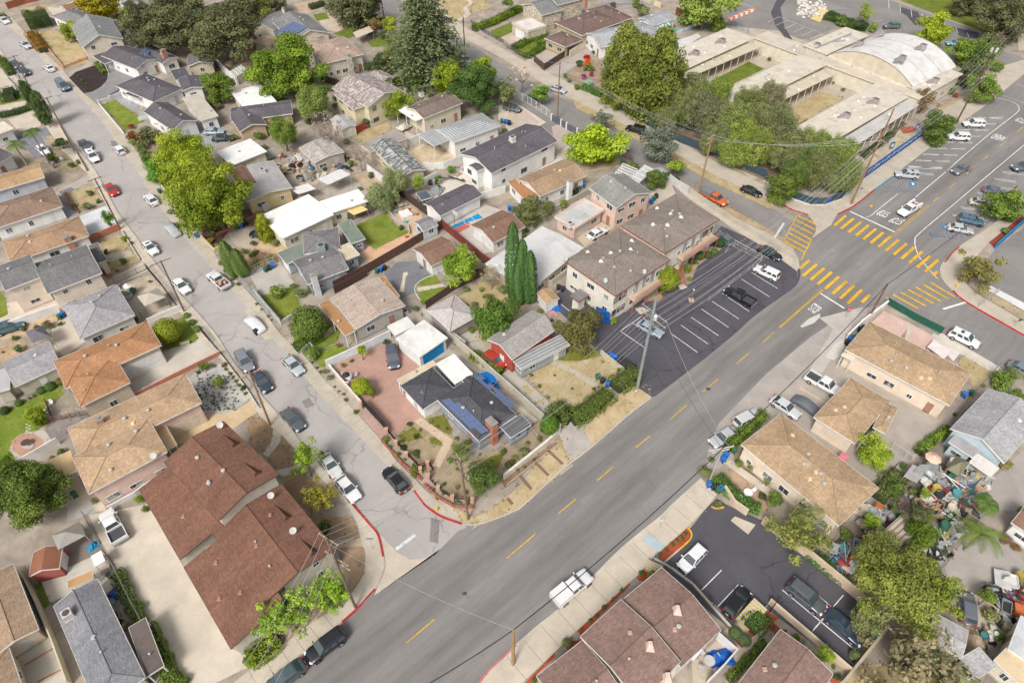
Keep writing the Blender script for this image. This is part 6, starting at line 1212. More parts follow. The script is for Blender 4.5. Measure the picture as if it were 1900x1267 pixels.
yards([[(-20,600),(140,640),(150,700),(130,800),(70,870),(-40,900)],[(100,900),(190,760),(230,735),(290,820),(300,960),(170,1000)],[(210,1040),(340,1010),(520,1110),(540,1250),(420,1300),(260,1200)]],'soil',3,'bare_yard',(.32,.215,.13));sheet('path',[(150,680),(205,700),(200,790),(110,905),(70,880),(130,800)],'concrete',5,CREAM);sheet('path',[(170,1000),(330,960),(345,1015),(210,1045)],'concrete',5,CREAM)
sheet('driveway',[(1230,240),(1430,100),(1530,180),(1700,300),(1900,520),(1860,560),(1620,300),(1450,150),(1300,200)],'concrete',2,(.46,.42,.36));sheet('bare_yard',[(1430,0),(1720,-40),(1760,100),(1850,290),(1960,420),(1900,440),(1700,280),(1500,90)],'soil',1,(.42,.36,.26));sheet('path',[(180,40),(560,60),(480,130),(440,170),(380,140)],'concrete',2,CREAM)
for k,(x,y)in enumerate(((1590,20),(1640,90),(1530,-10),(1850,340),(1880,300))):sheet('concrete_patch',[(x+60*math.cos(a),y+40*math.sin(a))for a in[i*.9+.2*k for i in range(7)]],'concrete',4,(.46,.43,.38))
tile(940,620)
sheet('dry_lawn',[(130,280),(300,180),(520,120),(690,135),(860,280),(780,400),(700,430),(560,520),(400,570),(330,525)],'dry_grass',3);sheet('rough_lawn',[(300,180),(450,110),(690,100),(700,160),(520,200),(330,190)],'grass',4,(.9,.75,.8));strip('path',smooth_line([(300,175),(350,215),(480,270),(590,340),(705,420)],5),.9,.075,'concrete',(.48,.42,.34))
sheet('old_driveway',[(-30,290),(60,300),(130,335),(330,525),(400,640),(260,605),(0,390)],'concrete',3,(.46,.42,.37));sheet('side_yard',[(0,450),(240,640),(180,660),(-20,500)],'concrete',2,CREAM)
for p in([(120,380),(150,370),(190,440),(160,450)],[(200,500),(260,480),(270,500),(210,520)],[(60,400),(80,390),(100,440),(90,450)]):sheet('weed_patch',p,'dry_grass',5)
sheet('side_garden',[(-20,830),(180,660),(250,620),(390,690),(380,740),(200,870),(-20,1050)],'soil',3,(.33,.26,.18))
for a,b in(((5,1210),(40,1250)),((95,1040),(178,1140)),((210,945),(305,1040)),((305,860),(410,955))):strip('timber_edging',[a,b],.3,.05,'wood',(.22,.15,.11),.15)
strip('timber_edging',[(0,1110),(390,800)],.15,.05,'wood',(.42,.36,.28),.15);sheet('planting_bed',[(-40,1080),(360,790),(390,800),(-10,1130)],'soil',4,(.25,.15,.1))
yards([[(1550,1060),(1690,960),(1960,1180),(1900,1300),(1800,1267)]],'soil',2,'bare_yard',(.40,.28,.19));sheet('path',[(1590,940),(1640,920),(1960,1150),(1920,1190)],'concrete',4,CREAM);sheet('planting_bed',[(1650,850),(1740,830),(1900,1000),(1900,1130),(1700,960)],'soil',2,(.22,.18,.12))
tile(1420,620)
sheet('concrete_yard',[(-20,480),(560,100),(640,250),(960,400),(1280,660),(1480,440),(1500,520),(1320,700),(1120,900),(1000,990),(760,1230),(640,1350),(500,1180),(350,820),(0,600)],'concrete',2,(.40,.355,.31));sheet('cracked_patch',[(440,170),(500,80),(600,20),(560,160),(500,190)],'concrete',4,(.62,.58,.52))
yards([[(1410,205),(1470,155),(1690,280),(1540,410)]],'dry_grass',3,'dry_lawn');yards([[(1230,50),(1290,-10),(1720,240),(1700,280)]],'concrete',3,'pavement',(.60,.55,.47));yards([[(1185,95),(1235,55),(1365,130),(1310,185)],[(1250,60),(1430,140),(1380,200)]],'concrete',4,'slab',(.7,.62,.6));sheet('tar_patch',[(970,960),(990,930),(760,1140),(700,1250),(730,1240)],'asphalt_dark',5)
sheet('driveway',[(1960,780),(1780,960),(1640,1100),(1620,1300),(1900,1290),(1960,1100)],'concrete',2,(.38,.34,.31));sheet('junk_yard',[(1350,820),(1640,1060),(1620,1300),(760,1300),(1000,1050),(1150,880),(1300,700)],'soil',2,(.24,.2,.17))
tile(0,940,3.875)
sheet('concrete_drive',[(640,60),(1060,-20),(1290,380),(1660,1015),(1870,1110),(1500,1290),(1300,1290),(1200,1060),(1010,700),(860,470),(730,260)],'concrete',2,(.58,.51,.42));yards([[(290,535),(640,365),(750,330),(860,480),(1010,800),(880,860),(700,520),(350,700)]],'concrete',3,'patio',(.53,.49,.42));sheet('timber_deck',[(350,290),(620,200),(745,325),(460,445),(400,400)],'wood',5,(.25,.2,.17))
yards([[(248,560),(300,540),(362,700),(318,735)]],'grass',4,'lawn',(.6,.7,.6));sheet('patio',[(110,1010),(340,840),(540,1290),(190,1290)],'concrete',3,(.50,.46,.39));yards([[(100,430),(180,420),(420,1000),(350,1000)]],'concrete',2,'side_path',(.28,.22,.18))
for a,b in(((180,1140),(380,1020)),((270,1260),(480,1150)),((230,620),(420,1040))):strip('brick_line',[a,b],.2,.08,'brick',(1,1,1))
yards([[(490,-20),(640,-30),(700,40),(480,110)]],'concrete',2,'yard',(.44,.42,.39))
tile(470,940,3.875)
yards([[(400,60),(720,80),(765,225),(560,245),(500,200)],[(600,290),(790,285),(805,400),(790,480),(715,605),(640,400)]],'soil',3,'bare_yard',(.36,.25,.16));sheet('path',[(555,245),(780,222),(795,285),(600,295)],'concrete',4,TANP);sheet('rockery',[(120,900),(480,620),(640,600),(700,640),(380,880),(200,1010)],'stone',3,(.40,.31,.24));sheet('planting_bed',[(-20,1000),(200,900),(200,1020),(0,1160)],'soil',3,(.2,.17,.1))
tile(940,940,3.875)
yards([[(1330,1120),(1520,950),(1650,1060),(1430,1290),(1340,1290)]],'concrete',2,'patio',(.52,.44,.35));RM=(.38,.075,.04)
yards([[(510,890),(880,545),(890,560),(530,925)],[(1090,385),(1110,320),(1295,155),(1320,180),(1315,230),(1130,405)],[(1590,905),(1690,880),(1710,1000),(1690,1015)],[(930,500),(1000,430),(1060,480),(1040,545),(950,530)],[(400,960),(540,960),(540,1000),(470,1085)],[(110,1290),(340,1050),(350,1075),(220,1200),(200,1290)],[(1720,880),(1860,740),(1960,800),(1760,940)]],'soil',4,'mulch_bed',RM)
strip('painted_kerb',smooth_line([(1295,150),(1325,185),(1320,235),(1240,310)],4),.2,.05,'paint_line',(.72,.45,.05),.14);strip('painted_kerb',smooth_line([(1470,0),(1510,15),(1560,5)],4),.2,.05,'paint_line',(.72,.45,.05),.14);strip('kerb',[(1240,310),(1130,405)],.2,.05,'concrete',CREAM,.14)
yards([[(1520,910),(1690,825),(1870,900),(1600,1220),(1640,1060)],[(1610,1290),(1860,960),(1900,990),(1700,1290)]],'concrete',3,'path',(.50,.43,.34));sheet('loading_slab',[(1610,100),(1640,70),(1790,130),(1735,200)],'concrete',6,(.58,.5,.4));sheet('wheel_stop',[(1465,690),(1480,685),(1550,755),(1540,762)],'concrete',8,(.5,.48,.45));sheet('wheel_stop',[(1220,470),(1232,468),(1300,530),(1290,535)],'concrete',8,(.5,.48,.45))
tile(1420,940,3.875)
yards([[(1280,420),(1400,270),(1680,220),(1880,420),(1880,560),(1560,600),(1480,850),(1390,780)]],'concrete',3,'driveway',(.40,.36,.33));sheet('junk_yard',[(560,120),(900,0),(1500,0),(1560,60),(1300,420),(1000,700),(540,500),(420,330)],'soil',3,(.26,.22,.18));sheet('dry_bank',[(560,1260),(660,1140),(1300,1100),(1500,1290)],'dry_grass',2);sheet('junk_yard',[(1540,560),(1900,480),(1900,900),(1500,1060),(1480,860)],'soil',3,(.5,.44,.35));sheet('side_lane',[(1620,1120),(1660,1090),(1880,1250),(1860,1300),(1560,1290)],'concrete',3,(.25,.22,.2));sheet('bed',[(-20,640),(60,830),(440,1180),(560,1240),(500,1290),(380,1150),(0,860)],'soil',2,(.33,.09,.05))
# ================================================================== WALLS AND FENCES
STW=(.62,.56,.46);WW=(.72,.71,.68);TIM=(.13,.075,.055)
tile(0,0)
wallrun([(345,355),(470,505),(650,435)],.7,.25,'stucco',(.58,.36,.24),'low terracotta garden wall with small pillars',pil=2.2);railfence([(725,765),(910,985)],.9,WW,'low white picket fence with pillars',.25,3,base=.35,basec=WW);wallrun([(730,765),(900,695)],.8,.2,'stucco',WW,'white garden wall',pil=3)
wallrun([(1515,405),(1745,628)],2,.25,'stucco',WW,'tall white boundary wall',cap=(.7,.68,.64));wallrun([(60,70),(190,30),(340,-5)],1.9,.1,'wood',(.36,.13,.07),'red brown timber fence','fence','timber_fence');railfence([(70,590),(130,650),(180,700)],1.4,(.25,.25,.25),'dark metal fence');wallrun([(1020,890),(1100,870)],.9,.2,'stucco',WW,'short white garden wall')
wallrun([(440,940),(560,1130),(640,1267)],.8,.2,'stucco',STW,'low tan garden wall');wallrun([(1740,620),(1880,560),(1900,540)],1.6,.2,'stucco',STW,'beige block wall')
tile(470,0)
wallrun([(760,985),(870,925),(985,880)],1.8,.12,'wood',(.35,.07,.05),'red timber fence','fence','timber_fence');wallrun([(1062,1115),(1238,1035)],1.9,.2,'stucco',WW,'white block wall');wallrun([(1250,1245),(1400,1240),(1570,1180)],1.6,.2,'stucco',WW,'white block wall');wallrun([(500,600),(640,640)],1.8,.1,'wood',(.10,.08,.07),'dark timber fence','fence','timber_fence');wallrun([(-20,270),(60,350)],1.8,.1,'wood',TIM,'dark timber fence','fence','timber_fence')
railfence([(1600,190),(1700,260),(1840,340)],1.7,(.06,.06,.07),'black iron fence on a stone footing',base=.6,basec=(.42,.38,.33));wallrun([(1110,690),(1310,655)],1.4,.2,'stucco',STW,'tan block wall')
tile(940,0)
railfence([(40,700),(180,780),(320,870)],2,WW,'white iron fence along the driveway',.22);wallrun([(330,885),(440,950),(545,1005)],1.5,.2,'stucco',(.12,.13,.17),'dark panelled fence between white pillars','fence',pil=3.4,pcol=WW);wallrun([(460,425),(560,360),(665,300)],1.9,.12,'stucco',(.74,.68,.56),'cream vinyl fence','fence','vinyl_fence')
railfence([(200,455),(275,520),(460,400)],1.9,(.09,.07,.06),'dark brown slatted gate and fence',.2,2.4,mesh=True);railfence([(0,355),(130,430)],1.5,(.06,.06,.06),'black railing');wallrun([(1105,335),(1250,262),(1405,190)],1.1,.15,'stucco',WW,'white wall beside the pool');wallrun([(1240,110),(1330,150),(1420,175)],2.2,.15,'wood',(.16,.07,.05),'dark brown timber fence','fence','timber_fence');wallrun([(170,280),(370,200)],1.5,.2,'stucco',(.70,.55,.25),'yellow garden wall');wallrun([(990,0),(1130,60)],1.5,.2,'stucco',(.70,.58,.36),'yellow boundary wall')
railfence([(690,700),(900,850),(1200,1020),(1560,1160),(1900,1310)],2.0,(.06,.08,.09),'long dark screened school fence along the north street',.3,3.5,mesh=(.05,.08,.10),auto=False);railfence([(690,40),(1130,40)],1.6,(.25,.3,.45),'blue railing');railfence([(1290,245),(1560,170),(1790,250)],1.8,(.15,.25,.45),'blue school railing',.5)
wallrun([(440,1180),(500,1240),(600,1267),(760,1240),(830,1200)],.5,.2,'stucco',(.45,.36,.28),'curved terraced planter edge','planter','planter_edge');railfence([(800,1130),(930,1190)],1.3,(.2,.1,.08),'brown railing')
tile(1420,310)
railfence([(-10,105),(210,245),(330,285),(430,285),(560,240),(620,170)],2.0,(.05,.08,.11),'dark screened corner fence on a low white wall',.3,3,mesh=(.035,.07,.10),base=.35,basec=(.66,.62,.55),auto=False)
p,q=W(398,243,1.2),W(482,236,1.2);n=Vector((.2,-1,0)).normalized()*.12;o=empty('fence_banner',(p.x,p.y,0));k=MB();k.poly([p+n-Vector((p.x,p.y,.5)),q+n-Vector((p.x,p.y,.5)),q+n-Vector((p.x,p.y,-.4)),p+n-Vector((p.x,p.y,-.4))]);k.build('banner_sheet','plain',o,(.02,.10,.55));tag(o,'bright blue banner hung on the curved corner fence','banner',None,p,False)
wallrun([(1680,600),(1780,510),(1960,350)],1.2,.25,'stucco',(.03,.22,.45),'blue painted school boundary wall at the right edge',auto=False);wallrun([(590,1267),(700,1160),(885,1020)],1.2,.2,'stucco',(.75,.72,.68),'white block wall',cap=(.8,.78,.74));railfence([(885,1005),(1080,1120),(1290,1225)],1.5,(.04,.13,.10),'green screened fence round the brick patio',.3,3,mesh=(.02,.10,.065),auto=False);railfence([(1560,1030),(1700,930)],1.8,(.4,.4,.4),'chain link fence',.4,3)
tile(0,0,1)
a,b,c=(1604,331),(1718,248),(1608,316);P0,P1=W(*a),W(*b);o=empty('school_sign_wall',P0);d=P1-P0;L=d.length;d.normalize();n=Vector((d.y,-d.x,0));k=MB();H=2.0;Q=[Vector((0,0,0)),d*L,d*L-n*.25,-n*.25];k.hexa([(q.x,q.y,0)for q in Q],[(q.x,q.y,H)for q in Q]);wl=k.build('wall_panel','stucco',o,(.025,.12,.36))
word('ST JOIN A LIFE OF LEARNING SCHOOL','lettering',n*.03+d*.4+Vector((0,0,.65)),d,1.15,L-1.2,'plain',(.8,.8,.8),up=(0,0,1),parent=wl);tag(o,'long blue wall painted with a white school slogan','wall',None,P0,False)
tile(0,310)
wallrun([(590,580),(740,520),(885,460)],1.3,.25,'brick',(1,.8,.75),'red brick wall beside the white court');wallrun([(470,190),(580,345)],.5,.2,'brick',(1,.85,.8),'low brick planter edge');wallrun([(-30,1235),(200,1150),(445,1062)],1.7,.25,'stucco',WW,'long white wall');railfence([(845,860),(1100,745)],1.2,(.2,.18,.17),'rusty wire fence');railfence([(1080,750),(1200,890),(1315,1050)],1.5,(.04,.04,.05),'black iron fence along the pavement',.14,2.4)
wallrun([(1090,1150),(1345,1045)],1.1,.2,'stucco',WW,'white wall');wallrun([(1160,100),(1260,260)],1.0,.25,'stucco',(.62,.55,.5),'pale stone wall');wallrun([(1480,520),(1580,625),(1640,590)],.8,.25,'stucco',(.66,.54,.33),'low yellow planter wall','wall');wallrun([(1590,510),(1880,370)],.7,.2,'brick',(.9,.8,.8),'low brick wall');railfence([(1765,830),(1870,960),(1990,1110)],1.2,(.4,.45,.48),'grey mesh fence beside the pavement',.25,2.5);railfence([(1770,815),(1900,750),(2070,680)],1.3,(.5,.5,.48),'chain link fence',.3,3);wallrun([(900,480),(1030,690)],.5,.2,'stucco',STW,'low tan kerb wall');railfence([(1480,1200),(1560,1300)],1.2,(.05,.05,.05),'black fence',.16)
tile(470,310)
wallrun([(8,925),(105,1040),(210,1160),(355,1065)],.9,.2,'stucco',(.52,.5,.46),'grey retaining wall round the raised lawn');railfence([(12,930),(105,1045),(210,1165)],1.7,(.45,.5,.5),'glass panelled fence on the retaining wall',.5,1.8,mesh=(.3,.36,.36),auto=False)
wallrun([(595,900),(850,770),(1160,590),(1392,445)],1.9,.12,'wood',TIM,'long dark timber fence behind the pebble roofed grey house','fence','timber_fence',auto=False);wallrun([(600,930),(840,800)],1.7,.12,'wood',(.10,.06,.05),'second shorter dark timber fence','fence','timber_fence');wallrun([(1390,440),(1230,320),(1070,200)],1.9,.12,'wood',(.09,.055,.05),'near black timber fence behind the terraced yard','fence','timber_fence',auto=False)
wallrun([(1068,195),(970,280),(880,330),(700,400)],1.8,.1,'wood',(.16,.13,.12),'weathered grey timber fence','fence','timber_fence');wallrun([(1392,450),(1540,570),(1680,690),(1870,830)],1.9,.12,'wood',(.20,.055,.045),'dark red timber fence','fence','timber_fence');wallrun([(985,320),(1030,380),(1140,450),(1150,500)],.8,.2,'stucco',(.5,.42,.36),'curved terrace wall');wallrun([(1270,1040),(1480,900),(1700,790)],1.7,.1,'wood',(.12,.08,.07),'dark timber fence along the weeds','fence','timber_fence')
wallrun([(840,30),(960,120)],1.7,.2,'stucco',WW,'white wall');wallrun([(1070,200),(1250,130),(1350,80)],1.5,.2,'stucco',WW,'white block wall');wallrun([(1640,250),(1850,190)],1.7,.2,'stucco',WW,'white block wall');wallrun([(80,330),(240,240),(330,190)],1.6,.2,'stucco',(.7,.68,.64),'white wall');railfence([(0,790),(190,700)],1.2,(.4,.4,.38),'wire fence',.3);wallrun([(1250,1090),(1330,1130),(1440,1240),(1560,1330)],1.6,.2,'stucco',(.5,.48,.45),'grey block wall')
tile(940,310)
wallrun([(0,520),(130,450),(400,310),(600,205)],1.5,.2,'stucco',(.48,.45,.38),'long grey block wall');wallrun([(1335,195),(1420,250),(1640,400),(1900,560),(2110,690)],1.3,.2,'stucco',(.50,.46,.38),'stone retaining wall of the apartment parking lot',auto=False);wallrun([(1190,110),(1260,160),(1330,200)],1.8,.2,'stucco',(.6,.6,.58),'white gate wall');railfence([(1010,890),(1005,990),(1120,995),(1160,940)],.6,(.42,.10,.06),'low red rail round the planting bed',.4,1.5)
wallrun([(215,900),(330,870),(440,790)],1.3,.2,'stucco',STW,'tan wall');railfence([(1605,630),(1650,580),(1870,690),(1780,760),(1480,985)],1.0,(.45,.44,.42),'grey chain link fence inside the parking lot',.5,3,mesh=False,auto=False)
tile(0,620)
wallrun([(-20,520),(200,400),(440,290)],1.7,.2,'stucco',WW,'long white vinyl wall beside the lawn');wallrun([(160,968),(300,890),(445,805)],1.5,.2,'stucco',WW,'white vinyl wall behind the octagonal patio',auto=False);wallrun([(945,490),(1300,310),(1625,150)],.9,.22,'brick',(1.1,.95,.9),'low pink brick wall between the driveways',cap=(.6,.4,.33));railfence([(1490,0),(1640,170),(1830,420),(1910,550)],1.3,(.05,.05,.06),'black iron fence beside the sloping pavement',.16,2.2,base=.25)
railfence([(400,640),(655,590)],1.1,(.2,.1,.08),'brown deck railing',.14,1.2,base=.02);tile(0,620);railfence([(345,500),(400,650)],1.1,(.2,.1,.08),'brown deck railing end',.14,1.2);wallrun([(800,1290),(1000,1180),(1230,1010)],.8,.2,'stucco',WW,'white side wall')
tile(470,620)
wallrun([(540,240),(760,140),(1010,20)],1.5,.2,'stucco',(.70,.72,.74),'white wall behind the paver yard');wallrun([(560,250),(690,400),(795,520)],.9,.2,'stucco',(.66,.54,.44),'low tan wall with white cap',cap=(.72,.7,.68));railfence([(815,530),(900,620),(985,715)],1.8,(.02,.02,.025),'solid black sliding gate',.1,2,'gate','gate',mesh=(.02,.02,.025),auto=False)
railfence([(985,720),(1055,810),(1130,895),(1230,1000),(1290,960),(1320,1010),(1290,1070),(1360,1150),(1460,1215),(1610,1235)],1.4,(.02,.02,.025),'black iron fence curving round the corner garden',.13,2.4,base=.3,basec=(.52,.34,.26),auto=False)
for k,(x,y)in enumerate(((795,545),(985,735),(1055,825),(1130,910),(1232,1020),(1285,975),(1290,1070),(1362,1155),(1465,1225),(1612,1245))):
 p=W(x,y);o=empty('brick_pillar',p);b=MB();b.box((0,0,0),.42,.42,1.35);b.build('shaft','stucco',o,(.52,.34,.25));b=MB();b.box((0,0,1.352),.5,.5,.08);b.build('cap','plain',o,(.55,.33,.24));tag(o,'square brick pillar of the corner garden fence','pillar','brick pillars',p,False)
wallrun([(945,790),(1100,960),(1240,1075)],.45,.25,'brick',(.75,.7,.7),'low red brick retaining wall by the pavement');wallrun([(1255,1105),(1350,1200),(1470,1267),(1620,1275)],.45,.25,'brick',(.75,.7,.7),'curved low brick retaining wall');wallrun([(1430,20),(1640,200),(1900,430),(2130,640)],1.6,.22,'stucco',(.52,.48,.40),'long grey block wall behind the solar house',auto=False)
railfence([(360,150),(425,90),(470,150),(400,200)],1.1,(.72,.72,.7),'white gate and railing',.14,1.4);railfence([(530,30),(610,-40)],1.1,(.7,.7,.68),'white porch railing',.14,1.4)
tile(940,620)
wallrun([(-20,1065),(150,930),(300,810),(385,730),(390,690)],1.1,.25,'stucco',(.66,.61,.52),'cream garden wall along the verge',cap=(.7,.66,.58),auto=False);wallrun([(690,145),(860,280)],.9,.25,'stucco',(.54,.48,.38),'tan wall beside the black dumpster',auto=False);wallrun([(130,340),(335,530)],.35,.1,'wood',(.48,.4,.3),'low timber edging');railfence([(160,700),(230,780)],1.2,(.4,.4,.4),'wire fence',.3)
wallrun([(1590,1150),(1660,1260),(1760,1330)],1.4,.25,'stucco',(.62,.5,.38),'tan wall end')
tile(1420,620)
railfence([(920,840),(1060,940),(1085,920)],1.5,(.55,.55,.53),'grey rolling gate',.2);railfence([(1700,250),(1500,470),(1330,700)],1.7,(.2,.2,.2),'dark chain link fence',.35,3);wallrun([(250,395),(450,520)],.3,.2,'concrete',(.58,.46,.36),'low concrete kerb between the parked cars')
tile(0,940,3.875)
railfence([(615,65),(720,260),(850,470),(960,690),(1110,960),(1210,1170)],1.6,(.3,.3,.28),'chain link fence beside the cream concrete drive',.3,2.6,auto=False);wallrun([(195,500),(300,720),(410,980),(520,1280)],1.5,.15,'stucco',(.60,.54,.40),'long narrow cream wall left of the grey bungalow',auto=False)
tile(940,940,3.875)
railfence([(1060,375),(1180,440),(1340,560),(1480,720),(1615,870)],1.1,(.1,.1,.1),'dark metal railing between townhouses and parking lot',.16,2,base=.4,basec=(.66,.62,.52),auto=False);wallrun([(1505,945),(1635,1060),(1540,1170),(1430,1280)],1.7,.15,'stucco',(.74,.72,.70),'white patio wall with red rear face',auto=False);railfence([(1740,850),(1860,730)],1.0,(.6,.6,.58),'grey stair handrail',.3)
tile(1420,940,3.875)
wallrun([(-30,115),(280,350),(560,580),(830,810)],1.7,.3,'stucco',(.60,.46,.34),'long tan wall along the upper side of the parking lot',auto=False);wallrun([(20,690),(300,930),(605,1195)],1.2,.25,'stucco',(.62,.50,.38),'long tan wall along the lower side of the parking lot',auto=False);railfence([(45,680),(320,910),(620,1160)],1.0,(.08,.08,.08),'black railing on the parking lot edge',.2,2,auto=False);wallrun([(860,880),(700,1080),(550,1267)],1.3,.3,'stucco',(.50,.44,.32),'mossy tan end wall of the parking lot',auto=False);railfence([(1840,820),(1760,1000),(1620,1110)],1.7,(.03,.15,.10),'green screened fence at the lower right',.3,3,mesh=(.03,.16,.11),auto=False)
# ================================================================== VEHICLES
W_,SIL,BK,GRY,NAVY=(.80,.80,.80),(.45,.46,.47),(.012,.012,.015),(.09,.10,.11),(.03,.05,.09)
tile(0,0)
car('sedan',W_,(5,128),(62,170),'white sedan farthest up the left street');car('sedan',(.6,.6,.64),(158,312),(215,345),'silver white sedan opposite the orange brown hedge');car('sedan',W_,(392,520),(322,472),'white sedan parked just above the black mulch bed')
car('sedan',GRY,(85,445),(142,498),'grey sedan behind another dark one beside the upper left pole');car('sedan',(.05,.06,.07),(148,498),(203,545),'dark sedan at the foot of the upper left pole');car('van',(.13,.18,.24),(418,592),(508,672),'blue grey van opposite the black mulch bed')
car('sedan',(.10,.11,.13),(592,1030),(655,1092),'dark grey car nose to tail behind a white suv');car('suv',W_,(640,1098),(722,1200),'white suv parked in front of a dark grey car on the left street');car('hatch',W_,(898,1122),(850,1070),'white hatchback with black tailgate facing up the street');car('sedan',W_,(272,1062),(352,1135),'white sedan in the driveway beside the palms')
car('sedan',(.35,.42,.47),(1510,965),(1630,962),'pale blue sedan in the driveway of the white house with flat wing');car('sedan',(.02,.025,.03),(1575,1015),(1695,1008),'black sedan beside the pale blue sedan in a driveway')
tile(470,0)
car('suv',(.2,.23,.25),(858,68),(898,102),'grey suv at the top of the north street');car('sedan',W_,(1175,95),(1245,115),'white car half hidden by the tall cedar crown');car('sedan',W_,(1295,160),(1350,185),'white sedan lower of two beyond the cedar crown');car('pickup',(.45,.46,.5),(1500,420),(1600,468),'silver pickup with red load beside the dark street pole')
tile(940,0)
car('suv',(.12,.14,.15),(8,785),(72,800),'dark grey car in the driveway behind the white iron fence');car('sedan',(.48,.48,.54),(330,640),(425,668),'silver lilac sedan beside the tall wooden street pole');car('hatch',(.02,.04,.03),(150,715),(230,755),'dark green car below a small leafy street tree');car('suv',BK,(1010,965),(885,930),'black suv between two grey olive trees');car('suv',(.42,.45,.46),(795,1035),(880,1100),'silver suv behind the bright lime tree')
tile(1420,0)
car('suv',(.12,.17,.16),(988,190),(875,190),'grey green wagon in the school car park');car('sedan',(.2,.4,.45),(1430,318),(1362,315),'teal sedan behind the school shrubs');car('suv',W_,(1622,912),(1442,905),'white suv with black roof window in the farthest angled bay');car('suv',W_,(1508,1010),(1332,1000),'plain white suv second in the angled school bays');car('sedan',(.18,.18,.2),(1490,1208),(1380,1270),'grey sedan driving toward the intersection');car('pickup',(.13,.15,.17),(1980,1215),(1828,1235),'dark grey pickup at the right edge in an angled bay')
tile(1420,310)
car('suv',(.5,.5,.52),(1128,62),(955,45),'silver suv in the angled bay nearest the blue symbol');o=car('pickup',W_,(1135,262),(975,358),'white utility pickup waiting over the stop lettering');k=MB()
for sg in(-1,1):k.box((-1.75,sg*.82,1.15),2.0,.34,.42)
k.build('tool_box','plain',o,(.78,.78,.78));k=MB();k.blob((-1.6,0,1.15),.45,1,.9,.7);k.build('load','plain',o,(.65,.2,.1))
car('sedan',(.13,.14,.19),(1600,160),(1785,188),'dark blue grey sedan in the right hand angled bays');car('sedan',(.6,.55,.45),(1525,248),(1665,275),'beige sedan half under a street tree');car('suv',(.08,.16,.24),(1425,372),(1605,408),'blue suv in the right hand angled bays');car('sedan',(.52,.53,.54),(1340,432),(1535,468),'silver sedan on the blue accessible bay')
tile(1150,370,5.4286)
car('sedan',(.02,.022,.028),(1395,478),(1628,590),'black sedan at the upper corner of the apartment parking lot');car('suv',W_,(1588,785),(1370,682),'white suv in the apartment parking lot');car('pickup',BK,(1330,1045),(1080,910),'black pickup with empty bed in the apartment parking lot');car('sedan',(.14,.16,.17),(1112,432),(1010,350),'grey sedan tucked beside the end of the apartment building')
tile(940,310)
o=car('pickup',(.62,.14,.03),(1448,188),(1612,272),'orange pickup with grey bed cover by the pole',shell=(.2,.22,.24));car('coupe',BK,(1722,145),(1878,202),'black coupe parked below the school fence');car('sedan',W_,(605,515),(728,448),'white sedan beside the pink two storey house');car('sedan',(.38,.45,.52),(968,1138),(1142,1228),'pale blue sedan beneath the steel pole crossarms');car('covered',(.35,.36,.37),(1100,15),(1190,60),'grey covered car behind the white pergola')
tile(0,310)
car('sedan',(.50,.03,.015),(782,125),(850,200),'bright red sedan on the left street');car('sedan',W_,(1140,268),(1075,198),'white sedan opposite the red sedan');car('covered',(.40,.42,.44),(1228,425),(1300,490),'silver covered car beside the big street tree');car('sedan',W_,(1058,545),(1142,632),'white sedan left of the silver covered car');car('sedan',W_,(1282,818),(1378,918),'white sedan with sunroof at the leaning pole');o=car('pickup',W_,(1668,888),(1535,770),'white work pickup with loaded bed');k=MB()
for q in((-1.3,.2),(-2,-.3),(-1.7,.4)):k.box((q[0],q[1],.9),.5,.4,.4,q[1])
k.build('load','plain',o,(.6,.35,.2));car('covered',(.66,.66,.66),(1818,1100),(1925,1195),'white covered car lower on the left street');car('hatch',(.03,.03,.035),(1960,500),(1855,480),'black hatchback in the driveway behind the cypress pair');car('suv',(.06,.13,.16),(-15,1200),(140,1150),'teal suv by the long white wall')
tile(470,620)
car('sedan',(.48,.52,.53),(238,168),(348,280),'silver green sedan opposite two dark cars');car('sedan',(.04,.055,.08),(20,285),(105,400),'dark blue sedan behind the leaning pole top');car('sedan',(.10,.115,.125),(228,555),(355,692),'dark grey sedan left of the paver yard gate');car('sedan',BK,(1112,1145),(975,985),'black sedan beside the corner garden');car('coupe',(.7,.71,.66),(525,895),(612,1022),'white coupe with black roof under the street tree');car('sedan',W_,(628,1048),(758,1205),'white sedan below the white and black coupe');car('suv',(.10,.10,.14),(1012,95),(1035,242),'dark violet wagon on the paver yard')
o=car('hatch',(.42,.05,.03),(1690,130),(1850,250),'old red car beside the red barn')
tile(0,620)
car('suv',(.22,.23,.26),(1762,140),(1832,255),'grey suv beside the black iron fence')
tile(940,620)
car('suv',(.6,.6,.61),(1695,655),(1845,575),'silver suv with rear spare wheel by the clipped hedge');car('sedan',(.5,.5,.52),(1680,700),(1510,802),'silver sedan with sunroof behind the silver suv')
tile(1420,620)
car('pickup',W_,(318,300),(548,435),'white pickup with empty black bed on the concrete yard');car('sedan',(.62,.63,.63),(50,465),(252,600),'silver white sedan beside the grey covered car');car('covered',(.13,.14,.16),(215,460),(405,580),'dark grey covered car between silver sedan and tan garage');car('suv',W_,(1360,-20),(1570,80),'white suv on the side street beside the patio');car('sedan',(.2,.24,.27),(1830,225),(1980,310),'grey sedan at the right edge of the side street')
tile(0,940,3.875)
car('pickup',W_,(868,245),(755,25),'large white pickup on the cream concrete drive')
tile(470,940,3.875)
car('suv',(.016,.016,.024),(640,905),(398,1085),'black suv at the bottom of the main road');car('sedan',(.07,.10,.11),(345,1130),(110,1310),'dark teal sedan behind the black suv at the bottom edge')
tile(940,940,3.875)
car('pickup',W_,(352,680),(590,482),'white pickup with white camper shell on the main road',shell=True);car('hatch',W_,(1412,290),(1258,445),'white hatchback in the lower parking lot');car('hatch',BK,(1592,762),(1722,598),'black hatchback in the lower parking lot')
tile(1420,940,3.875)
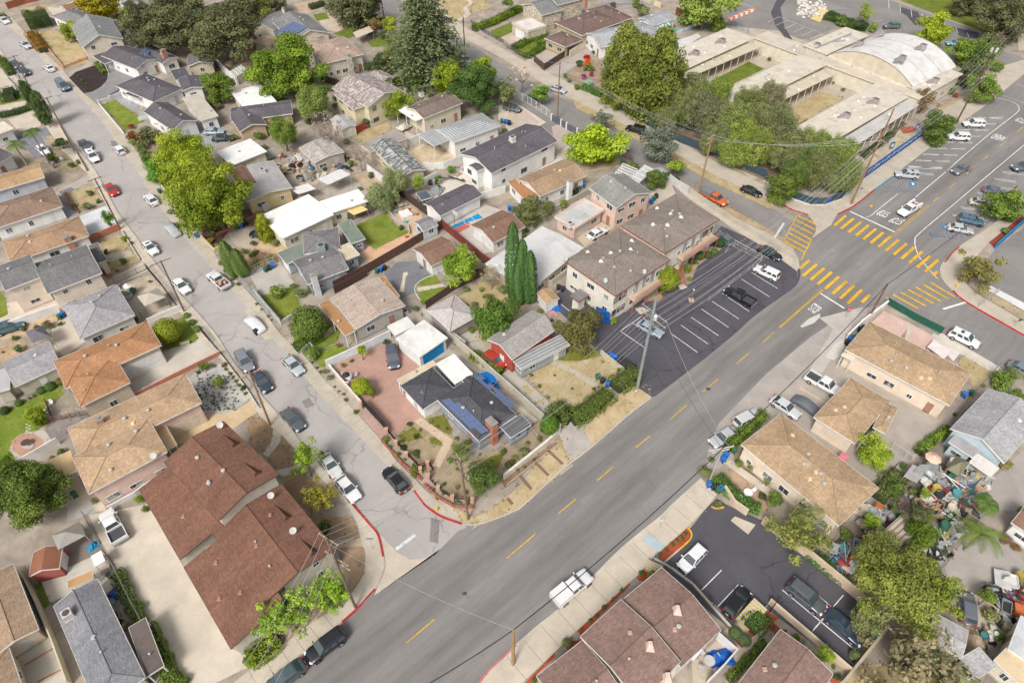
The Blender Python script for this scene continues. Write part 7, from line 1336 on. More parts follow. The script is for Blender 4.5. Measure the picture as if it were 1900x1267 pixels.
car('suv',(.10,.11,.115),(190,560),(408,735),'dark grey suv in the lower parking lot');car('sedan',NAVY,(448,755),(695,965),'navy sedan beside the green bin');car('hatch',(.15,.16,.19),(1462,830),(1445,610),'dark grey hatchback beside the pale grey shed')
# ================================================================== TREES
tile(0,0)
tree('big',1150,170,210,8,OAK,'huge dark oak, left crown of the great oak group',.85);tree('big',1350,130,240,9,OAK,'huge dark oak, middle crown of the great oak group',.8);tree('big',1640,240,250,8.5,OAK,'huge dark oak, right crown of the great oak group',.8,short='great oaks');tree('big',1450,270,150,6,OAK,'dark oak in the lower front of the great oak group');tree('mid',1770,90,130,7,OAK,'dark oak at the far right of the group')
tree('mid',740,50,140,5,(.34,.27,.02),'yellow orange leaved tree at the top edge',.8);tree('mid',515,225,68,3.2,YGR,'small yellow green tree by the grey hip roofed house');tree('mid',1610,650,110,4,(.15,.21,.03),'orange tree with fruit behind the white house');tree('airy',950,110,60,3.5,LIME,'pale green tree behind the two storey cream house')
tree('big',1330,1130,175,6.5,(.24,.30,.02),'yellow green street tree, upper left of the big pair');tree('pine',215,700,55,5,(.07,.12,.035),'small dark conifer beside the pole',1.4);tree('pine',295,790,62,5,(.08,.13,.035),'taller dark conifer beside the pole',1.4)
palm(105,1060,95,7,'left palm of the pair with drooping fronds');palm(225,960,75,8,'right palm of the pair with drooping fronds')
hedge([(215,205),(380,170)],7,4,(.06,.09,.03),'tall clipped dark evergreen screen at the upper left',False);hedge([(235,265),(285,330),(330,390)],3,1.6,(.30,.14,.02),'orange brown hedge along the upper pavement',False);hedge([(80,685),(80,750)],3.5,1.8,(.04,.09,.03),'cube shaped dark hedge on the left lawn',False);hedge([(5,860),(120,835),(230,800)],2.2,1,(.05,.09,.03),'low dark hedge between driveways',False);hedge([(0,440),(50,500),(90,560)],2,1.3,(.12,.18,.03),'green hedge behind a metal fence',False);hedge([(715,475),(780,545)],1.6,.9,(.16,.22,.03),'small clipped hedge beside the mulch bed',False)
for x,y,r,c in((450,1060,60,DARK),(380,1160,50,GRN),(520,1210,30,GRN),(580,1190,24,DARK),(330,880,50,DARK),(990,1010,60,(.2,.07,.03)),(1100,1000,85,OAK),(1020,1070,60,OLIVE),(970,1040,40,(.3,.33,.12)),(1080,1160,70,GRN),(1060,1110,50,OLIVE),(555,535,12,GRN),(575,558,12,GRN),(602,588,14,LIME),(632,618,12,GRN),(1545,740,60,GRN),(203,95,30,DARK),(960,930,28,(.25,.05,.02)),(920,100,40,DARK)):bush(x,y,r,c,'leafy shrub')
tile(470,0)
tree('big',240,490,245,6.5,(.17,.25,.025),'large round bright green tree left of the bow windowed house',.85,short='large round green tree');tree('cedar',1270,330,290,9.5,(.14,.175,.08),'tall grey green cedar with layered branches',1.0,short='tall cedar');tree('big',1060,380,120,5,OLIVE,'tree left of the tall cedar, olive green');tree('mid',790,60,170,5.5,OAK,'dark oak over the fountain patio');tree('mid',640,70,100,5,OAK,'smaller dark oak near the fountain patio');tree('mid',1000,180,60,4,(.28,.32,.04),'yellow green tree beside the tent roof')
tree('big',1630,640,165,6,(.07,.13,.03),'dense dark green tree above the striped roof house');tree('mid',1440,580,130,4.5,(.23,.29,.02),'yellow green tree right of the tall cedar');tree('mid',1690,530,100,6,(.18,.25,.02),'bright topped tree behind the dense dark one');tree('airy',1820,640,120,4.5,(.17,.19,.10),'grey green airy tree beside the driveway');tree('airy',900,170,80,4,(.2,.15,.06),'brown green tree beside the tent roof');tree('mid',1060,770,95,3.6,(.18,.24,.02),'orange tree beside the yellow truck');tree('willow',430,760,130,5,(.19,.25,.06),'drooping green tree, upper of two beside the bare tree');tree('willow',210,960,110,5,(.17,.23,.04),'drooping green tree, lower of two beside the bare tree');tree('mid',480,690,70,5,GRN,'dark green tree behind the drooping trees');tree('bare',540,930,150,6,(.3,.25,.2),'grey leafless tree above the junk yard',short='bare tree');tree('bare',770,1120,100,4.5,(.28,.22,.12),'half leafless brown tree right of the broken roof shed')
tree('mid',30,40,90,4,(.2,.26,.05),'green tree at the top edge left of the solar house');tree('mid',150,10,90,4,OAK,'dark tree at the top edge');tree('mid',935,450,60,4,DARK,'dark tree beside the terrace');tree('small',1870,30,50,4,GRN,'green tree at the top by the sidewalk')
hedge([(1620,230),(1760,180),(1960,80)],2.6,1.8,(.16,.24,.02),'long bright clipped hedge on the upper right lot',False);hedge([(420,70),(520,40)],2.4,1.5,DARK,'dark hedge by the fountain patio',False)
for x,y,r,c in((840,490,45,DARK),(900,500,40,GRN),(950,260,40,OAK),(1010,300,40,OLIVE),(830,900,50,(.12,.14,.08)),(660,660,34,OLIVE),(40,1000,45,GRN),(130,960,40,DARK),(1060,600,60,GRN),(1200,610,80,GRN),(1130,640,60,DARK),(1450,1240,30,LIME),(1840,960,40,OLIVE),(600,780,30,GRN)):bush(x,y,r,c,'leafy shrub')
tile(940,0)
tree('pine',860,520,185,8.5,(.16,.19,.035),'huge dense pine, left one by the school',1.25);tree('pine',1110,620,215,8.5,(.15,.18,.03),'huge dense pine, right one by the school',1.25,short='huge pines');tree('airy',700,860,90,4,GREY,'grey green olive tree on the street, left of two',1.15);tree('airy',700,860,88,4,GREY,'slightly fuller grey olive foliage on the street',1.1)if 0 else None;tree('mid',1110,1060,120,4.5,GREY,'grey green olive tree on the street, right of two',1.15);tree('mid',650,1070,190,4.5,(.27,.36,.02),'bright lime green tree in the round planter',.8,short='lime tree');tree('small',250,680,75,3.5,(.14,.25,.03),'small green street tree by the white fence');tree('sparse',110,560,110,4.5,(.6,.5,.42),'pale blossoming street tree with bare branches');tree('mid',1460,60,180,6,(.2,.26,.05),'broad green tree beside the orange barriers');tree('small',20,680,90,5,OLIVE,'olive green tree at the driveway')
for x,y,r,hc,c in((1380,640,110,6,OLIVE),(1560,660,100,6.5,(.19,.24,.04)),(1450,830,150,5.5,(.15,.16,.08)),(1640,850,130,6,OLIVE),(1780,760,130,6.5,(.16,.19,.05)),(1740,1040,150,5,(.2,.25,.04)),(1600,1010,110,4.5,OLIVE),(1330,830,90,4.5,GRN)):tree('willow',x,y,r,hc,tuple(v*1.12+.01 for v in c),'weeping pepper tree in the school grove')
for x,y,r,c in((530,470,36,DARK),(590,420,30,(.45,.02,.03)),(590,460,34,(.50,.13,.01)),(430,560,22,(.55,.36,.01)),(460,590,24,(.2,.22,.14)),(620,500,34,GRN),(570,565,28,(.25,.03,.14)),(620,545,28,(.4,.05,.12)),(600,610,45,(.28,.38,.30)),(580,500,26,GRN),(520,640,30,GRN),(240,310,32,GRN),(780,40,30,DARK),(950,30,40,GRN),(1000,90,60,OLIVE),(1240,1230,60,LIME),(920,1220,50,GRN),(1000,50,30,DARK),(860,1200,26,GRN),(1320,170,24,DARK),(640,385,22,GRN)):bush(x,y,r,c,'garden shrub')
hedge([(60,360),(170,300),(290,265)],2.6,1.1,(.13,.2,.02),'clipped hedge in front of the white garage terrace',False);hedge([(150,430),(240,370),(300,330)],2.2,1,(.12,.19,.02),'lower clipped hedge beside the dark gate',False);hedge([(560,650),(700,710)],2.4,1.5,(.1,.2,.04),'dark hedge below the flower garden',False)
tree('small',1240,1230,75,3,(.2,.28,.03),'round yellow green street tree by the white pergola')
tile(940,0)
for x,y,r,hc,c in((1280,740,110,6,OLIVE),(1420,720,120,6.5,(.17,.19,.06)),(1520,900,120,5,OLIVE),(1700,900,140,5.5,(.18,.22,.05)),(1850,900,140,6,OLIVE),(1850,1080,140,4.5,(.2,.24,.05)),(1180,860,90,4,OLIVE),(1660,1120,110,3.5,(.2,.25,.05)),(1490,1040,90,3.5,OLIVE)):tree('willow',x,y,r,hc,tuple(v*1.12+.01 for v in c),'weeping pepper tree in the school grove')
tree('pine',960,560,170,8.5,(.17,.19,.035),'huge dense pine, between the other two by the school',1.2)
tile(1420,0)
for x,y,r,hc,c in((150,1150,120,4.5,OLIVE),(480,1100,120,4.5,(.18,.22,.05)),(320,1160,110,4,GRN),(90,900,150,6,(.15,.17,.07)),(60,700,110,6.5,(.2,.19,.11)),(200,1080,140,5,OLIVE),(360,1050,120,5,(.18,.23,.05)),(560,1120,120,4.5,(.2,.25,.06)),(420,1230,130,4,OLIVE),(600,1240,110,3.5,(.21,.26,.06)),(240,1240,100,4,GRN)):tree('willow',x,y,r,hc,tuple(v*1.12+.01 for v in c),'weeping pepper tree beside the classroom wing')
tree('mid',1230,230,120,5,(.24,.31,.02),'bright yellow green tree behind the vaulted hall');tree('airy',740,95,68,3.5,(.24,.3,.05),'thin yellow green tree in the car park');tree('big',1740,110,190,7,OAK,'large dark oak at the top right corner');tree('mid',1260,940,115,3.4,GRN,'round green street tree over the blue slogan wall');tree('mid',1600,650,100,3.6,(.13,.2,.03),'green street tree with leaning trunk at the school');tree('airy',1170,740,90,3.2,(.19,.12,.05),'reddish brown tree at the school entrance');tree('mid',1600,400,110,4,GRN,'green tree behind the upper utility pole');tree('mid',1460,370,100,4,(.15,.22,.03),'green tree between hall and upper pole');tree('mid',1500,560,90,3,OAK,'dark leafy tree at the end of the hall')
for k in range(6):tree('mid',1450+95*k,5+10*(k%2),90,4,OAK,'dark tree in the belt along the top right edge')
hedge([(440,130),(520,150),(600,190),(740,220)],4.5,1.6,(.06,.1,.02),'dark planted bank of the school car park',False);hedge([(930,990),(840,1070),(700,1150)],1.4,.9,(.06,.1,.03),'dark low planting along the classroom wall',False);hedge([(1380,560),(1330,640)],3,1.5,GRN,'green planting at the hall end',False)
for x,y,r,c in((490,110,50,DARK),(560,160,50,GRN),(690,190,50,DARK),(800,200,50,LIME),(1450,430,60,DARK),(1560,330,60,GRN),(1700,330,70,OAK),(1650,300,50,OAK),(1350,660,45,GRN),(1700,500,50,GRN),(30,435,20,(.3,.08,.03)),(570,660,20,LIME),(500,610,16,(.3,.06,.03)),(1400,700,30,(.3,.06,.03))):bush(x,y,r,c,'low shrub')
tile(0,310)
tree('big',1560,230,265,7,(.19,.24,.02),'biggest yellow green street tree beside the yellow house',1,short='big street tree');tree('big',1420,60,190,7.5,(.23,.29,.02),'yellow green crown above the biggest street tree');tree('column',1625,560,42,5,(.09,.14,.035),'tall narrow leaning cypress, left one of the pair',3.4)if 0 else None
for x,y,s_,d in((1730,800,3.0,'left'),(1790,800,2.3,'right')):tree('column',x,y,52,0,(.10,.16,.035),'narrow cypress beside the pavement, %s one of two'%d,s_,auto=False)
tree('topiary',1225,1200,95,2.4,(.23,.26,.02),'big ball shaped yellow green tree on the lawn',.9);tree('small',790,370,42,2.5,(.12,.22,.03),'narrow bright green shrub tree over the brick wall',1.6);tree('mid',1150,30,90,2.6,(.12,.25,.03),'bright green vine mass by the street')
for x,y,r,c,kd in((895,690,38,(.10,.15,.04),'small'),(910,530,30,(.18,.22,.03),'small'),(1370,1090,24,(.15,.24,.03),'topiary'),(1410,1140,26,(.15,.24,.03),'topiary'),(1445,1190,28,(.15,.24,.03),'topiary'),(995,1120,30,GRN,'small'),(770,625,30,DARK,'small'),(350,1160,42,OAK,'small'),(280,1180,38,OAK,'small'),(110,1255,26,OAK,'small'),(800,420,24,LIME,'small'),(1240,1010,16,LIME,'small'),(640,290,40,OLIVE,'small'),(1550,540,30,(.4,.28,.05),'small'),(1590,575,26,(.35,.3,.02),'small'),(1620,700,34,OLIVE,'small'),(1660,760,30,GRN,'small'),(1710,820,26,OLIVE,'small'),(1790,620,32,OLIVE,'small'),(1850,640,30,GRN,'small'),(1840,740,30,(.38,.3,.05),'small'),(1880,700,30,LIME,'small'),(1225,155,24,(.1,.15,.08),'small'),(1750,860,20,GRN,'small'),(1890,1005,12,LIME,'small')):bush(x,y,r,c,'round clipped shrub' if kd=='topiary' else 'garden shrub',kd)
tile(470,310)
tree('pine',85,455,66,2.6,(.24,.27,.02),'yellow green conical shrub tree by the white roofed house',1.35);tree('topiary',405,1150,125,3,(.12,.17,.03),'large round clipped tree beside the porch',1.05,short='round clipped tree');tree('mid',1520,730,140,3.6,(.20,.29,.03),'fresh green tree beside the brown roofed garage');tree('mid',1790,1110,155,4,(.11,.19,.03),'wide green tree in the dry weeds');tree('bare',1740,800,110,3,(.3,.26,.14),'low tangled leafless tree by the cypresses');tree('willow',940,220,120,3,(.23,.27,.12),'feathery pale bamboo like tree, left part');tree('willow',1040,110,110,3.5,(.24,.28,.12),'feathery pale bamboo like tree, right part');tree('mid',1210,110,50,3,LIME,'small bright green tree in the upper yard')
for x,y,r,c,kd in((445,885,44,(.12,.14,.02),'topiary'),(518,862,36,(.12,.14,.02),'topiary'),(180,920,85,(.2,.26,.05),'small'),(340,920,56,(.18,.22,.08),'small'),(290,880,34,GRN,'small'),(1355,80,30,(.12,.24,.03),'small'),(1450,25,40,(.12,.24,.03),'small'),(1540,100,20,GRN,'small'),(1085,445,24,DARK,'small'),(1250,990,28,LIME,'small'),(1195,1040,30,GRN,'small'),(150,560,40,OLIVE,'small'),(20,620,24,OLIVE,'small'),(60,705,26,(.4,.26,.05),'small'),(130,670,34,OLIVE,'small'),(1370,745,22,GRN,'small'),(430,520,24,GRN,'small'),(520,480,20,DARK,'small'),(970,1160,26,GRN,'small'),(25,1005,14,OLIVE,'small'),(60,1045,12,OLIVE,'small'),(110,1095,13,OLIVE,'small'),(135,1120,13,OLIVE,'small'),(1690,680,30,GRN,'small'),(700,370,24,DARK,'small'),(1430,870,10,GRN,'small'),(1460,885,10,GRN,'small')):bush(x,y,r,c,'round clipped shrub' if kd=='topiary' else 'garden shrub',kd)
tile(940,310)
for x,y,s_,d in((45,975,6.6,'leftmost of the tall clump'),(110,990,5.4,'middle of the tall clump'),(165,1000,4.6,'rightmost of the tall clump'),(90,1010,3.9,'front one of the tall clump')):tree('column',x,y,52,0,(.07,.15,.04),'tall dark cypress, '+d,s_,auto=False)
tree('topiary',1180,820,85,2.6,(.22,.27,.015),'ball shaped yellow green tree by the apartment stairs',1);tree('mid',545,1190,160,3.6,(.15,.14,.045),'brownish round tree at the apartment driveway',.95,short='brownish round tree');tree('mid',150,340,110,2.6,OLIVE,'olive citrus tree by the tan roofed house');tree('small',290,290,80,2.4,(.17,.19,.07),'small citrus tree beside the grey wall');tree('small',410,265,42,1.8,LIME,'small bright tree beside the grey wall');tree('mid',1100,90,70,2.5,GRN,'green vine tree over the white pergola')
for x,y,r,c,kd in((970,965,34,(.05,.11,.03),'small'),(1335,740,50,(.17,.2,.02),'small'),(1345,820,28,LIME,'small'),(1360,690,28,DARK,'topiary'),(1418,650,36,(.07,.12,.03),'topiary'),(1478,645,30,(.08,.12,.03),'topiary'),(1528,620,26,GRN,'topiary'),(1565,555,36,(.05,.1,.03),'topiary'),(1390,700,22,GRN,'small'),(785,1130,34,LIME,'small'),(1140,920,28,GRN,'small'),(240,985,30,GRN,'small'),(350,830,24,(.2,.12,.03),'small'),(1150,130,40,GRN,'small'),(1040,100,34,GRN,'small'),(150,460,26,GRN,'small'),(510,235,22,GRN,'small')):bush(x,y,r,c,'round clipped shrub' if kd=='topiary' else 'garden shrub',kd)
tile(1420,310)
tree('mid',150,150,120,3.4,(.13,.18,.03),'round green tree on the curved school corner',short='corner tree');tree('airy',1570,740,175,3.6,(.19,.18,.05),'round olive brown street tree by the red kerb');tree('mid',1580,730,130,3.2,(.17,.17,.04),'olive brown inner crown by the red kerb')if 0 else None;tree('mid',1770,290,130,3.4,(.13,.2,.03),'green street tree over the angled bays');tree('willow',560,60,130,4,(.19,.23,.05),'weeping pepper tree nearest the intersection');tree('willow',370,30,130,4,OLIVE,'weeping pepper tree second nearest the intersection');bush(1760,470,36,GRN,'garden shrub');bush(920,990,30,(.3,.3,.04),'garden shrub')
tile(0,620)
tree('big',170,1140,260,4.5,(.12,.17,.03),'very large round tree at the left edge',.9,short='very large left tree');tree('mid',255,600,72,1.6,(.22,.28,.02),'low round yellow green tree by the octagonal patio');tree('small',30,940,70,2,(.14,.24,.03),'bright green shrub tree at the left edge');tree('small',1590,350,62,1.2,(.20,.26,.05),'spiky green plant in the gravel garden',.7)
for x,y,r,c,kd in((30,560,34,DARK,'topiary'),(137,503,28,(.1,.15,.04),'topiary'),(302,412,30,(.09,.14,.04),'topiary'),(366,384,36,(.09,.15,.04),'topiary'),(443,345,30,(.18,.15,.03),'topiary'),(250,450,16,GRN,'small'),(215,468,14,(.1,.05,.06),'small'),(80,540,14,GRN,'small'),(130,110,50,(.15,.2,.08),'small'),(110,30,24,OLIVE,'small'),(1500,240,46,GRN,'small'),(1455,280,20,GRN,'small'),(1645,225,24,(.2,.12,.03),'small'),(1460,455,26,DARK,'small'),(1790,390,24,DARK,'small'),(1690,290,20,GRN,'small'),(1560,235,22,GRN,'small'),(915,485,26,(.2,.12,.03),'small'),(235,990,30,DARK,'small'),(380,910,40,OLIVE,'small'),(450,860,34,GRN,'small'),(700,1220,34,OLIVE,'small'),(1025,1210,42,(.15,.22,.02),'small'),(255,880,20,LIME,'small'),(20,130,14,GRN,'small')):bush(x,y,r,c,'round clipped shrub' if kd=='topiary' else 'garden shrub',kd)
rnd=random.Random(5);g=MB()
for _ in range(170):p=W(rnd.uniform(1440,1750),rnd.uniform(300,560));[leafq(g,p+Vector((rnd.uniform(-.15,.15),rnd.uniform(-.15,.15),rnd.uniform(.04,.2))),Vector((0,0,1)),.12,rnd.uniform(.7,1.2),rnd)for _ in range(6)]
o=g.build('ground_cover','leaf',None,(.14,.16,.07),tint=True);o['kind']='stuff';tag(o,'small tufted plants dotted over the gravel garden','ground cover',None,W(1600,420))
for k in range(7):bush(1660+24*k,255+30*k,18,GRN,'clipped shrub')
tile(470,620)
tree('airy',370,900,140,4.5,(.20,.29,.03),'bright green street tree beside the coupe',1.2,short='street tree by the coupe');tree('airy',480,1180,140,3,(.24,.22,.03),'golden green low tree at the complex corner',.8);tree('topiary',790,380,65,2,(.27,.33,.02),'yellow green ball tree in the stone planter',.95);tree('topiary',865,420,30,1.6,(.17,.2,.02),'small dark ball tree in the stone planter',1.2);tree('small',790,120,55,2.2,(.24,.32,.02),'yellow green tree beside the dark wagon');tree('mid',1690,1060,120,2.6,(.12,.17,.04),'round green tree at the road corner',.95);tree('airy',1520,880,90,2.2,(.15,.19,.05),'rose tree with white flowers in the corner garden')
for x,y,r,c,kd in((1100,830,24,(.05,.1,.02),'topiary'),(1195,870,24,(.08,.12,.03),'topiary'),(1125,855,14,LIME,'small'),(1195,745,30,DARK,'small'),(1145,660,26,DARK,'small'),(975,770,44,(.18,.22,.04),'small'),(1000,830,24,GRN,'small'),(1060,880,24,GRN,'small'),(1070,920,20,(.12,.18,.1),'small'),(1110,920,20,GRN,'small'),(1180,1010,48,(.15,.16,.03),'small'),(1490,765,20,DARK,'small'),(1570,800,34,OLIVE,'small'),(1830,855,38,GRN,'small'),(1870,960,38,DARK,'small'),(1500,990,20,GRN,'small'),(660,225,24,OLIVE,'small'),(720,195,18,GRN,'small'),(625,80,24,(.25,.15,.08),'small'),(755,570,24,GRN,'small'),(680,480,20,(.2,.1,.08),'small'),(600,385,14,(.2,.08,.06),'small'),(560,320,30,(.14,.18,.12),'small'),(530,275,26,OLIVE,'small'),(660,440,16,OLIVE,'small'),(630,420,12,OLIVE,'small'),(430,205,15,GRN,'small'),(465,245,15,GRN,'small'),(495,275,16,GRN,'small'),(320,90,14,GRN,'small'),(295,65,12,GRN,'small'),(345,115,12,GRN,'small'),(440,140,60,GRN,'small'),(1400,1170,20,(.3,.14,.04),'small'),(1350,1200,18,GRN,'small'),(1250,970,16,GRN,'small'),(1800,1060,24,(.1,.2,.08),'small'),(1500,1240,30,(.12,.18,.12),'small'),(1570,1230,26,(.12,.18,.12),'small'),(980,60,30,DARK,'small')):bush(x,y,r,c,'round clipped shrub' if kd=='topiary' else 'garden shrub',kd)
hedge([(1610,160),(1720,220),(1820,300)],1.8,1.1,(.15,.2,.02),'clipped hedge beside the old red car',False);hedge([(310,120),(420,60),(510,20)],2.2,1,(.11,.17,.03),'low hedge under the round clipped tree',False)
tile(940,620)
tree('topiary',315,665,68,1.9,(.10,.19,.02),'round clipped tree at the end of the cream wall',1.1)
hedge([(345,540),(410,610),(470,640),(560,600),(650,530),(740,450)],3.2,1.5,(.12,.17,.025),'long thick hedge curving along the verge',False,.8);hedge([(790,410),(870,350),(950,300)],3.2,1.6,(.13,.18,.03),'shorter thick hedge beside the steel pole',False,.8);hedge([(1610,850),(1700,770),(1800,680),(1880,605)],1.7,1.5,(.14,.22,.025),'bright clipped hedge beside the parked silver cars',False);hedge([(1540,1060),(1620,1150),(1750,1260),(1850,1300)],2,1.1,(.09,.2,.03),'leafy climbing hedge along the yard wall',False)
for x,y,r,c in((1450,1010,60,OLIVE),(1790,960,62,(.15,.18,.05)),(1700,950,40,GRN),(1880,1190,40,DARK),(1500,920,30,GRN),(120,870,50,OLIVE),(30,950,40,(.15,.1,.03)),(200,920,16,GRN),(240,770,26,GRN),(130,975,16,(.25,.3,.2)),(80,1000,16,(.25,.3,.2)),(1560,1240,40,OLIVE),(370,560,40,DARK)):bush(x,y,r,c,'garden shrub')
tile(1420,620)
tree('mid',805,865,112,2.8,(.24,.32,.03),'bright green round tree in the concrete yard');tree('small',60,1200,90,1.8,GRN,'green leafy tree by the long tan roofed house');tree('small',960,1130,80,2,GRN,'green tree left of the junk yard');tree('small',1170,1160,60,2.4,(.24,.3,.04),'yellow green tree inside the junk yard');palm(1640,1240,100,3.5,'small palm at the junk yard edge')
hedge([(1110,880),(1200,800),(1310,720)],1.4,1.1,(.17,.26,.03),'green creeper hedge beside the dark fence',False);hedge([(820,1220),(900,1120),(980,1040)],3,1.2,(.15,.18,.05),'loose hedge behind the long tan roofed house',False)
for x,y,r,c in((1740,350,90,(.15,.22,.04)),(1850,450,60,GRN),(1700,300,60,GRN),(1820,300,70,OLIVE),(1400,590,24,GRN),(20,1080,60,OLIVE),(1770,960,50,(.3,.25,.1)),(880,400,1,GRN),(1890,490,50,LIME)):bush(x,y,r,c,'garden shrub')
tile(0,940,3.875)
hedge([(850,480),(900,600),(960,720),(1030,850)],1.6,1.1,(.15,.2,.06),'flowering hedge beside the cream concrete drive',False);hedge([(1060,870),(1120,1000),(1180,1110),(1250,1260),(1330,1300)],2,1.1,(.13,.2,.025),'lower green hedge beside the cream concrete drive',False)
for x,y,r,c in((1010,720,40,GRN),(1820,1080,90,(.17,.22,.02)),(1040,10,40,GRN),(1320,1260,50,GRN)):bush(x,y,r,c,'garden shrub')
tile(470,940,3.875)
tree('airy',540,600,165,5,(.22,.34,.03),'bright green young tree at the complex corner, right one',1.1);tree('airy',600,640,105,3.4,(.17,.28,.03),'denser bright green tree behind the pole');tree('airy',230,750,195,5,(.23,.34,.04),'bright green young tree at the complex corner, left one',.9);tree('airy',90,860,110,4,(.22,.32,.05),'bright green young tree nearest the bottom left');tree('sparse',260,800,150,3,(.25,.3,.12),'thin twiggy tree among the bright green ones')
hedge([(-20,1110),(80,1040),(190,960)],2.6,1.2,(.18,.24,.02),'yellow green hedge below the air conditioners',False);hedge([(480,160),(540,180)],2,1,GRN,'dark green hedge under the golden tree',False)
tile(940,940,3.875)
for x,y,r,c,kd in((1645,905,44,(.13,.19,.07),'topiary'),(1712,955,44,(.12,.17,.07),'topiary'),(430,975,46,OLIVE,'small'),(503,1005,36,LIME,'small'),(465,1050,26,(.3,.35,.2),'small'),(965,480,34,GRN,'small'),(1040,480,40,(.2,.22,.04),'small'),(1050,515,26,GRN,'small'),(1100,345,20,GRN,'small'),(1150,310,22,GRN,'small'),(1190,270,22,GRN,'small'),(1220,245,18,LIME,'small'),(1255,225,24,GRN,'small'),(1285,190,20,(.2,.16,.05),'small'),(830,600,20,GRN,'small'),(700,720,22,GRN,'small'),(600,820,24,GRN,'small'),(650,780,16,GRN,'small'),(540,880,18,LIME,'small'),(770,660,14,GRN,'small'),(200,1250,26,GRN,'small'),(1550,945,28,(.2,.14,.04),'small'),(1840,790,24,(.3,.06,.03),'small')):bush(x,y,r,c,'round clipped shrub' if kd=='topiary' else 'garden shrub',kd)
hedge([(1740,890),(1830,800)],2.4,1.3,(.08,.16,.03),'dark green hedge beside the yellow edged stairs',False);hedge([(1590,1250),(1700,1130),(1850,970)],1,.6,(.15,.22,.03),'thin low hedge along the walkway',False)
tile(1420,940,3.875)
tree('big',980,560,300,5.5,(.20,.23,.045),'largest spreading olive green tree at lower right',.8,short='largest lower right tree');tree('airy',1260,620,200,5,(.20,.24,.03),'right hand part of the spreading olive trees');tree('willow',820,330,170,4.5,(.21,.23,.06),'pale feathery tree above the spreading one');tree('mid',760,800,120,4,OLIVE,'grey olive tree leaning over the navy sedan');tree('airy',1010,1120,350,3.8,(.23,.20,.11),'wide grey brown tree at the bottom right edge',.8);tree('airy',1250,1180,250,3.4,(.22,.23,.11),'loose grey green tree at the bottom right edge');tree('airy',225,170,225,3.2,(.18,.20,.05),'wide olive green tree over the tan wall',.8);tree('mid',1120,190,120,3,(.11,.17,.02),'dark green citrus tree in the junk yard');tree('mid',1100,60,80,3.5,OAK,'dark tree behind the citrus tree');tree('small',430,1070,80,2.2,(.2,.27,.03),'small yellow green tree beside the tan wall');tree('small',1600,650,70,2.2,(.14,.19,.03),'dark green citrus tree beside the hatchback');tree('small',770,110,70,2.5,(.22,.32,.03),'bright lime tree beside the tin lean to')
palm(1560,190,190,4.5,'larger palm with long fronds over the concrete drive',(.17,.25,.04));hedge([(310,340),(430,430),(560,540)],1.8,1,(.07,.15,.04),'green ivy trailing along the tan wall',False)
for x,y,r,c in((570,190,70,GRN),(140,890,18,OLIVE),(225,940,36,GRN),(285,985,34,(.3,.35,.25)),(30,800,30,GRN),(520,1220,34,DARK),(490,1150,20,LIME),(1680,930,50,GRN),(1620,790,80,(.25,.25,.1)),(1740,230,60,(.2,.12,.08)),(1800,290,40,(.22,.12,.05)),(930,40,50,GRN),(1840,20,40,LIME),(60,870,16,(.3,.08,.04)),(650,1060,60,OLIVE),(920,370,50,GRN)):bush(x,y,r,c,'garden shrub')
for t_,L_ in(((0,0),((1690,600,40),(1640,560,30),(1480,690,24),(1000,620,20),(1230,900,22),(1600,780,36),(1560,860,24),(1720,1010,34),(860,120,30),(820,20,40),(950,30,60),(1050,60,50),(1750,560,36),(880,270,30),(610,330,18),(10,120,40),(1130,620,12),(1420,930,14),(1350,1010,24))),((470,0),((60,620,40),(90,690,30),(420,600,40),(560,650,30),(600,720,34),(340,640,44),(1120,480,60),(1000,520,50),(1250,540,50),(700,560,20),(760,240,30),(660,330,30),(20,330,40),(330,120,30),(400,880,44),(290,1020,34),(680,1040,34),(1000,1010,20),(1300,700,24),(1560,900,40),(1700,860,50),(720,1200,34),(830,860,30),(80,1080,26),(650,1170,30),(1000,1260,30),(1100,1240,24))),((470,310),((870,160,34),(960,300,26),(780,160,24),(640,380,20),(60,520,30),(1330,1060,26),(1560,900,30),(1620,1010,40),(1720,950,40),(1830,900,50),(1600,1200,34),(1480,1230,26),(1230,740,12),(1360,770,14),(1650,770,34),(380,430,20),(1250,1080,20),(960,1090,14),(860,60,30))),((940,310),((120,500,34),(210,430,26),(180,900,40),(240,1060,30),(30,1100,50),(880,470,14),(330,1120,20),(1240,90,40),(1170,60,34),(500,180,30))),((0,310),((660,190,30),(540,280,26),(720,250,22),(60,500,24),(960,560,20),(860,760,14),(1100,840,16),(160,1190,30),(440,1150,22),(1250,330,30),(1290,430,34),(1560,480,26),(1860,560,28))),((1420,620),((1020,960,40),(1180,820,24),(1080,1150,40),(920,1060,50),(1120,1240,44),(1280,1230,30),(1340,1150,26),(1500,1240,34),(1260,760,30),(1330,680,26),(860,1200,40),(1690,440,24),(1600,380,20)))):
 tile(*t_)
 for x,y,r in L_:bush(x,y,r,R.choice((GRN,OLIVE,DARK,OAK,OLIVE,(.17,.2,.09))),'leafy yard shrub')
